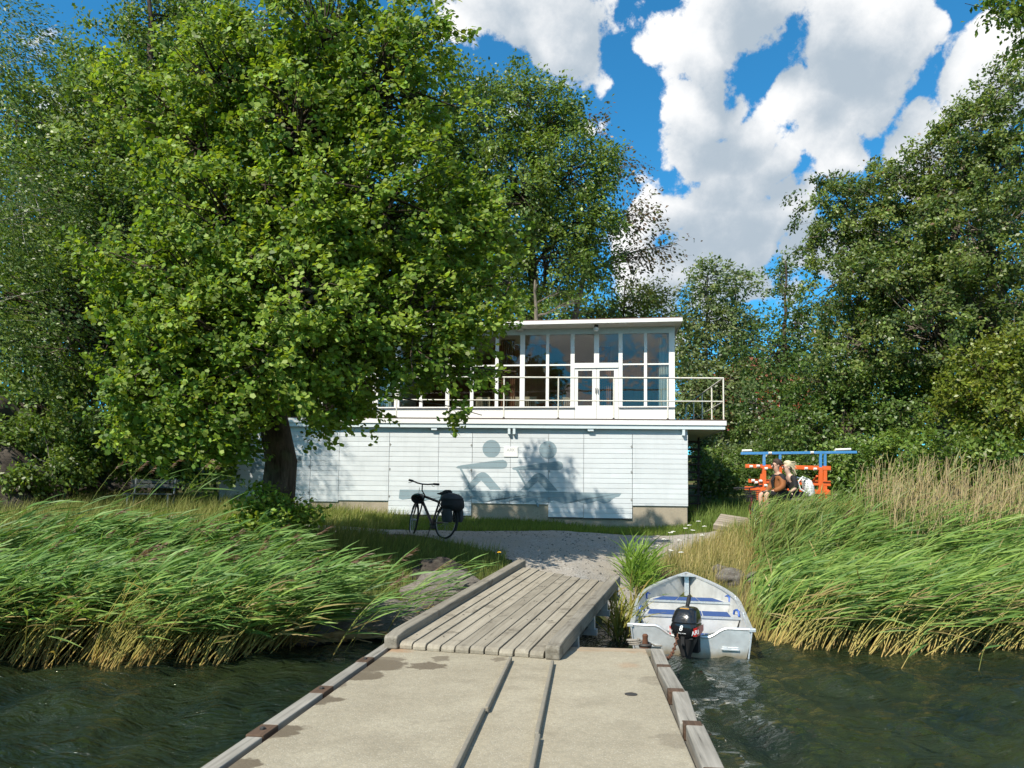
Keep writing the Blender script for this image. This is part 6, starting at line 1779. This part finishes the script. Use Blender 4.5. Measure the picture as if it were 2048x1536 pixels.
for px, py in ((1540, 906), (1624, 905), (1502, 933), (1516, 932), (1546, 932), (1532, 937), (1612, 937), (1630, 938), (1506, 961), (1521, 962), (1531, 971), (1512, 965)):
    a = tl(px - 3, py, -.04); b_ = tl(px + 3, py, -.04)
    MB().tube([a, b_], 0.032, 8).build('tape_wrap', M['pad'], trl, smooth=True)

q = at(1508, 1005, 17.6); gq = on_ground(1508, 17.6)
bicycle('basket_bicycle', 'dark red bicycle with black front basket beside the orange trailer', gq + np.array([0.25, 0.75, 0]), rad(-106), rad(6), 0.15, 'redframe', basket=True, rack=False)
# grey boards lying in the grass
M['greyboard'] = wood('grey_old_board', (0.20, 0.17, 0.13), (0.36, 0.31, 0.25), 0, 0.9)
bp_ = on_ground(1470, 18.6)
pal = empty('wooden_pallet', bp_ + np.array([0, 0, 0.12]), rad(-28), 'grey wooden pallet leaning in the grass left of the bicycle', 'pallet')
pal.rotation_euler = (rad(22), rad(8), rad(-28))
for k in range(6):
    MB().box(-0.45, 0.45, -0.36 + k * 0.122, -0.36 + k * 0.122 + 0.105, 0.10, 0.122).build('slat', M['greyboard'], pal)
for yk in (-0.36, -0.02, 0.30):
    MB().box(-0.45, 0.45, yk, yk + 0.07, 0.0, 0.098).build('runner', M['greyboard'], pal)
# bench the two people sit on
sb = on_ground(1578, 17.2)
PEZ = at(1572, 921, 17.2)[2] - 0.87          # seat height from the heads
bn = empty('plain_bench', sb, 0, 'low grey plank bench under the two seated people', 'bench')
MB().box(-0.42, 0.62, -0.18, 0.2, PEZ - sb[2] - 0.05, PEZ - sb[2]).build('seat', M['greyboard'], bn)
for x in (-0.34, 0.54):
    MB().box(x - .05, x + .05, -0.15, 0.17, -0.1, PEZ - sb[2] - 0.05).build('leg', M['greyboard'], bn)

# ------------------------------------------------------------------ two seated people
M['skin'] = paint('skin', (0.55, 0.32, 0.23), 0.55, 0.06, 8, bumps=0.02)
M['skin2'] = paint('fair_skin', (0.62, 0.41, 0.32), 0.55, 0.06, 8, bumps=0.02)
M['brownhair'] = paint('brown_hair', (0.05, 0.03, 0.02), 0.6, 0.3, 30, bumps=0.6)
M['blondhair'] = paint('blond_hair', (0.62, 0.53, 0.36), 0.6, 0.2, 30, bumps=0.6)
M['jacket'] = paint('rust_brown_jacket', (0.24, 0.085, 0.025), 0.75, 0.18, 10)
M['blackcloth'] = paint('black_cloth', (0.015, 0.014, 0.016), 0.85, 0.2, 10)
M['lens'] = paint('sunglass_lens', (0.03, 0.012, 0.008), 0.1, 0.02, spec=0.7)
def m_check():
    m, t = mat_new('white_dotted_cloth')
    co = t.n('ShaderNodeTexCoord').outputs['Object']
    vo = t.n('ShaderNodeTexVoronoi', {'Vector': co, 'Scale': 26.0, 'Randomness': 0.2})
    c = t.mixc(t.smooth(vo.outputs['Distance'], 0.36, 0.32), (0.75, 0.76, 0.74), (0.03, 0.05, 0.05))
    finish(t, pbsdf(t, c, 0.85, 0.2).outputs[0])
    return m
M['dots'] = m_check()
def skin_obj(name, verts, edges, radii, mat, parent, root=0, sub=2):
    bm = bmesh.new()
    ly = bm.verts.layers.skin.verify()
    vs = [bm.verts.new(v) for v in verts]
    for a, b_ in edges:
        bm.edges.new((vs[a], vs[b_]))
    for v, r in zip(vs, radii):
        v[ly].radius = (r, r) if not hasattr(r, '__len__') else r
        v[ly].use_root = False
    vs[root][ly].use_root = True
    me = bpy.data.meshes.new(name); bm.to_mesh(me); bm.free()
    o = obj(name, me, mat, parent)
    md = o.modifiers.new('skin', 'SKIN'); md.use_smooth_shade = True; md.branch_smoothing = 0.6
    s = o.modifiers.new('sub', 'SUBSURF'); s.levels = sub; s.render_levels = sub
    return o
def seated(name, label, loc, rz, skin, hair, top, legs, jacket=None, lean=0.12, turn=0.0, long_hair=False, shades='lens'):
    e = empty(name, loc, rz, label, 'person')
    # +x is the way the person faces, z = 0 on the seat
    L = lean
    P = {}
    def pt(k, x, y, z, r): P[k] = ((x, y, z), r)
    pt('pel', 0, 0, 0.10, (0.13, 0.11)); pt('wai', 0.02 + .2 * L, 0, 0.26, (0.115, 0.095)); pt('che', 0.0 + .42 * L, 0, 0.42, (0.135, 0.105)); pt('clav', 0.0 + .52 * L, 0, 0.52, (0.10, 0.07))
    pt('nk', 0.02 + .60 * L, 0, 0.585, 0.05); pt('hd0', 0.04 + .65 * L, 0, 0.665, (0.070, 0.078)); pt('hd1', 0.035 + .68 * L, 0, 0.75, (0.078, 0.095)); pt('hd2', 0.03 + .70 * L, 0, 0.82, (0.060, 0.075))
    for s, n_ in ((-1, 'r'), (1, 'l')):
        pt('sh' + n_, 0.0 + .5 * L, s * .17, 0.49, 0.058); pt('el' + n_, 0.06 + .3 * L, s * .235, 0.235, 0.043); pt('wr' + n_, 0.27, s * .13, 0.15, 0.030); pt('pa' + n_, 0.335, s * .10, 0.145, (0.034, 0.018))
        pt('hip' + n_, 0.04, s * .09, 0.07, 0.09); pt('kn' + n_, 0.44, s * .11, 0.10, 0.062); pt('an' + n_, 0.42, s * .11, -0.33, 0.040); pt('he' + n_, 0.41, s * .11, -0.40, 0.038); pt('to' + n_, 0.56, s * .12, -0.415, 0.030)
        for f in range(4):
            pt('f%d%s' % (f, n_), 0.375, s * (.115 - f * .02), 0.148, 0.0095); pt('g%d%s' % (f, n_), 0.405 - abs(f - 1.3) * .006, s * (.113 - f * .02), 0.138, 0.0085)
        pt('th' + n_, 0.325, s * .06, 0.155, 0.011); pt('ti' + n_, 0.36, s * .045, 0.150, 0.009)
    keys = list(P)
    idx = {k: i for i, k in enumerate(keys)}
    E = [('pel', 'wai'), ('wai', 'che'), ('che', 'clav'), ('clav', 'nk'), ('nk', 'hd0'), ('hd0', 'hd1'), ('hd1', 'hd2')]
    for n_ in 'rl':
        E += [('clav', 'sh' + n_), ('sh' + n_, 'el' + n_), ('el' + n_, 'wr' + n_), ('wr' + n_, 'pa' + n_), ('pel', 'hip' + n_), ('hip' + n_, 'kn' + n_), ('kn' + n_, 'an' + n_), ('an' + n_, 'he' + n_), ('he' + n_, 'to' + n_), ('pa' + n_, 'th' + n_), ('th' + n_, 'ti' + n_)]
        for f in range(4):
            E += [('pa' + n_, 'f%d%s' % (f, n_)), ('f%d%s' % (f, n_), 'g%d%s' % (f, n_))]
    body = skin_obj('body', [P[k][0] for k in keys], [(idx[a], idx[b_]) for a, b_ in E], [P[k][1] for k in keys], skin, e)
    def cloth(nm, ks, ed, grow, mat, root=0):
        return skin_obj(nm, [P[k][0] for k in ks], [(ks.index(a), ks.index(b_)) for a, b_ in ed], [(tuple(q + grow for q in P[k][1]) if hasattr(P[k][1], '__len__') else P[k][1] + grow) for k in ks], mat, e, root)
    cloth('trousers', ['pel', 'hipr', 'knr', 'hipl', 'knl'] + (['anr', 'anl'] if legs[1] else []), [('pel', 'hipr'), ('hipr', 'knr'), ('pel', 'hipl'), ('hipl', 'knl')] + ([('knr', 'anr'), ('knl', 'anl')] if legs[1] else []), 0.014, legs[0])
    cloth('top', ['pel', 'wai', 'che', 'clav', 'shr', 'shl', 'elr', 'ell'], [('pel', 'wai'), ('wai', 'che'), ('che', 'clav'), ('clav', 'shr'), ('clav', 'shl')] + ([('shr', 'elr'), ('shl', 'ell')]), 0.012, top)
    if jacket:
        cloth('jacket', ['pel', 'wai', 'che', 'clav', 'shr', 'elr', 'wrr', 'shl', 'ell', 'wrl'], [('pel', 'wai'), ('wai', 'che'), ('che', 'clav'), ('clav', 'shr'), ('shr', 'elr'), ('elr', 'wrr'), ('clav', 'shl'), ('shl', 'ell'), ('ell', 'wrl')], 0.03, jacket)
        hx = P['che'][0]
        MB().add([(hx[0] + .115, -.045, .50), (hx[0] + .115, .045, .50), (hx[0] + .175, .05, .40), (hx[0] + .175, -.05, .40), (hx[0] + .14, .05, .22), (hx[0] + .14, -.05, .22)], [(0, 1, 2, 3), (3, 2, 4, 5)]).build('shirt_front', M['blackcloth'], e)
    # face
    h = Vector(P['hd1'][0])
    for s in (-1, 1):
        MB().lathe([(0.004, -0.004), (0.012, 0), (0.004, 0.004)], 10, 'x', h + Vector((0.088, s * .032, -0.002))).build('eye', M['whiteink'], e)
        MB().lathe([(0.02, -0.006), (0.026, 0.0), (0.02, 0.006)], 10, 'y', h + Vector((-0.005, s * .083, -0.02))).build('ear', skin, e, smooth=True)
    MB().add([h + Vector(v) for v in ((.09, -.012, .0), (.09, .012, .0), (.118, 0, -.03), (.085, -.016, -.036), (.085, .016, -.036), (.09, 0, .02))], [(0, 2, 3), (1, 4, 2), (3, 2, 4), (5, 2, 0), (5, 1, 2), (0, 3, 4, 1, 5)]).build('nose', skin, e, smooth=True)
    MB().box(h.x + .075, h.x + .088, -.022, .022, h.z - .062, h.z - .055).build('mouth', M['jacket'], e)
    if shades:
        g_ = MB()
        for s in (-1, 1):
            g_.lathe([(0.024, -0.003), (0.026, 0.0), (0.022, 0.004)], 12, 'x', h + Vector((0.102, s * .034, 0.0)))
            g_.tube([h + Vector((.1, s * .055, .006)), h + Vector((0, s * .088, .004))], 0.003, 5)
        g_.tube([h + Vector((.104, -.012, .008)), h + Vector((.104, .012, .008))], 0.003, 5)
        g_.build('sunglasses', M[shades], e)
    # hair: a cap and locks blown back by the wind
    bm = bmesh.new(); bmesh.ops.create_uvsphere(bm, u_segments=18, v_segments=12, radius=1)
    for v in bm.verts:
        x, y, z = v.co
        fr = 1.0
        if x > 0.25 and z < 0.45: fr = 0.72
        v.co = Vector((x * .112 * fr - .012, y * .098, z * .105)) + Vector((0, 0, 0.02))
        v.co += Vector((math.sin(v.co.z * 90), math.sin(v.co.x * 80), math.cos(v.co.y * 85))) * 0.004
    me = bpy.data.meshes.new('hair'); bm.to_mesh(me); bm.free()
    for p_ in me.polygons: p_.use_smooth = True
    hr = obj('hair', me, hair, e, h + Vector((-0.012, 0, 0.025)))
    lk_ = MB(); rg = random.Random(len(name) + int(long_hair) * 7 + int(lean * 100))
    for k in range(60 if long_hair else 26):
        a = rg.uniform(-1.3, 1.3); z = rg.uniform(-.05, .09)
        p0 = Vector((-.085 * math.cos(a) - .0, .09 * math.sin(a), z))
        d = Vector((-rg.uniform(.03, .10), rg.uniform(-.03, .03), rg.uniform(-.05, .02))) if not long_hair else Vector((-rg.uniform(.02, .12), rg.uniform(-.05, .05), -rg.uniform(.02, .22)))
        lk_.tube([p0, p0 + d * .5 + Vector((-.015, 0, .015)), p0 + d], [0.014, 0.011, 0.003], 5)
    lk_.build('locks', hair, hr, smooth=True)
    return e
# both face left across the picture and a little to the camera
seated('person', 'person in rust brown jacket and sunglasses with dark tied hair sitting on the bench', (at(1560, 930, 17.0)[0], 17.0, PEZ), rad(195), M['skin'], M['brownhair'], M['blackcloth'], (M['blackcloth'], False), M['jacket'], 0.10)
seated('person', 'blond person in black top with dotted scarf leaning forward on the bench', (at(1592, 930, 17.3)[0], 17.3, PEZ - 0.02), rad(188), M['skin2'], M['blondhair'], M['blackcloth'], (M['blackcloth'], True), None, 0.28, 0.0, True)
bg_ = empty('dotted_backpack', (at(1606, 960, 17.35)[0] + 0.05, 17.35, PEZ), rad(188), 'white dotted backpack on the back of the blond person', 'backpack')
loft([(0.06, -.10, 0, .07, .12), (0.12, -.10, 0, .10, .15), (0.3, -.07, 0, .105, .155), (0.42, -.03, 0, .09, .13), (0.47, -.01, 0, .04, .08)], 'sack', M['dots'], bg_, 18, 2.6)
for s in (-1, 1):
    MB().tube([(0.0, s * .1, .45), (0.13, s * .12, .5), (0.24, s * .11, .38), (0.2, s * .13, .22), (0.02, s * .13, .12)], 0.02, 6).build('strap', M['dots'], bg_, smooth=True)

# ------------------------------------------------------------------ park bench
M['benchwood'] = wood('dark_stained_bench_board', (0.03, 0.035, 0.035), (0.08, 0.09, 0.085), 0, 0.7)
M['benchleg'] = paint('grey_bench_iron', (0.18, 0.19, 0.19), 0.5, 0.1, metal=0.4)
pb = on_ground(302, 19.3)
zb_ = at(302, 966, 19.3)[2]
bench = empty('park_bench', (pb[0], pb[1], zb_ - 0.72), rad(3), 'dark wooden park bench at the edge of the trees', 'bench')
for z, y in ((0.60, 0.20), (0.72, 0.24)):
    MB().box(-0.62, 0.62, y, y + 0.035, z, z + 0.10).build('back_board', M['benchwood'], bench)
for k in range(4):
    MB().box(-0.62, 0.62, -0.25 + k * 0.11, -0.25 + k * 0.11 + 0.095, 0.42, 0.455).build('seat_board', M['benchwood'], bench)
for x in (-0.5, 0.5):
    MB().tube([(x, -0.22, -0.3), (x, -0.20, 0.42), (x, 0.16, 0.42)], 0.025, 8).build('leg', M['benchleg'], bench, smooth=True)
    MB().tube([(x, 0.12, -0.3), (x, 0.18, 0.42), (x, 0.26, 0.84)], 0.025, 8).build('leg', M['benchleg'], bench, smooth=True)

# ------------------------------------------------------------------ parked cars far behind
def car(label, px, Y, colr, rz):
    g_ = on_ground(px, Y)
    e = empty('parked_car', g_, rz, label, 'car', 'cars parked behind the hedge')
    prof = [(-2.1, .35), (-2.15, .62), (-2.05, .85), (-1.55, .93), (-0.95, 1.40), (0.15, 1.46), (0.75, 1.38), (1.35, .98), (2.0, .86), (2.15, .62), (2.1, .35)]
    bmx = bmesh.new(); rings = []
    for yy, f in ((-.86, .0), (-.80, .05), (0, .07), (.80, .05), (.86, .0)):
        rings.append([bmx.verts.new((x, yy * (1 if z < .95 else .86), z + f * (1 if z > .8 else 0))) for x, z in prof])
    for i in range(4):
        for k in range(len(prof)):
            k2 = (k + 1) % len(prof)
            bmx.faces.new((rings[i][k], rings[i][k2], rings[i + 1][k2], rings[i + 1][k]))
    bmx.faces.new(rings[0]); bmx.faces.new(rings[-1][::-1])
    bmesh.ops.recalc_face_normals(bmx, faces=bmx.faces)
    me = bpy.data.meshes.new('body'); bmx.to_mesh(me); bmx.free()
    body = obj('body', me, colr, e)
    bv = body.modifiers.new('edge', 'BEVEL'); bv.width = 0.05; bv.segments = 2
    for s in (-1, 1):
        MB().prism([(-1.35, .97), (-0.88, 1.34), (-0.3, 1.38), (-0.3, .97)], s * .79, s * .845).build('side_window', M['lens'], e)
        MB().prism([(-0.24, .97), (-0.24, 1.38), (0.15, 1.39), (0.68, 1.32), (1.12, .99)], s * .79, s * .845).build('side_window', M['lens'], e)
        for x in (-1.35, 1.35):
            w = MB().torus(0.24, 0.085, (x, s * .80, .32), 'y', 20, 8).build('wheel', M['tyre'], e, smooth=True)
            MB().lathe([(0.18, -.06), (0.18, .06)], 14, 'y', (x, s * .82, .32)).build('rim', M['rim'], w)
        MB().box(2.06, 2.14, s * .62 - .14, s * .62 + .14, .62, .74).build('headlight', M['whiteink'], e)
        MB().box(-2.17, -2.08, s * .62 - .12, s * .62 + .12, .64, .78).build('tail_light', M['red'], e)
    MB().add([(1.36, -.66, 1.0), (1.36, .66, 1.0), (.80, .62, 1.40), (.80, -.62, 1.40)], [(0, 1, 2, 3)]).build('windscreen', M['lens'], e, (0.02, 0, 0.03))
    MB().add([(-1.60, -.66, .97), (-1.60, .66, .97), (-1.0, .62, 1.42), (-1.0, -.62, 1.42)], [(0, 3, 2, 1)]).build('rear_window', M['lens'], e, (-0.02, 0, 0.03))
car('silver blue parked car nearest the boathouse corner behind the hedge', 1462, 46, paint('silver_blue_car_paint', (0.28, 0.36, 0.44), 0.25, 0.03, metal=0.4), rad(155))
car('black parked car between the two pale cars', 1488, 50, paint('black_car_paint', (0.015, 0.016, 0.02), 0.2, 0.03), rad(150))
car('grey blue parked car half hidden by the trees', 1515, 46.5, paint('grey_blue_car_paint', (0.22, 0.28, 0.34), 0.25, 0.03, metal=0.4), rad(25))
# red house glimpsed through the trees
hq = on_ground(1500, 70)
hs_ = empty('red_house', hq, rad(-15), 'red wooden house glimpsed between the far trees', 'house')
M['redwall'] = paint('falu_red_boards', (0.30, 0.06, 0.03), 0.9, 0.1, 3)
hzz = at(1492, 780, 70)[2] - hq[2]
MB().box(-5, 5, -3, 3, -1, hzz).build('wall', M['redwall'], hs_)
MB().prism([(-5.4, hzz), (5.4, hzz), (0, hzz + 2.6)], -3.4, 3.4).build('roof', paint('clay_tile_roof', (0.30, 0.10, 0.06), 0.9, 0.15, 3), hs_)
for x in (-3, 0, 3):
    w = MB().box(x - .55, x + .55, -3.06, -2.98, hzz - 2.2, hzz - .8).build('window', M['white'], hs_)
    MB().box(x - .45, x + .45, -3.08, -3.062, hzz - 2.1, hzz - .9).build('pane', M['lens'], w)
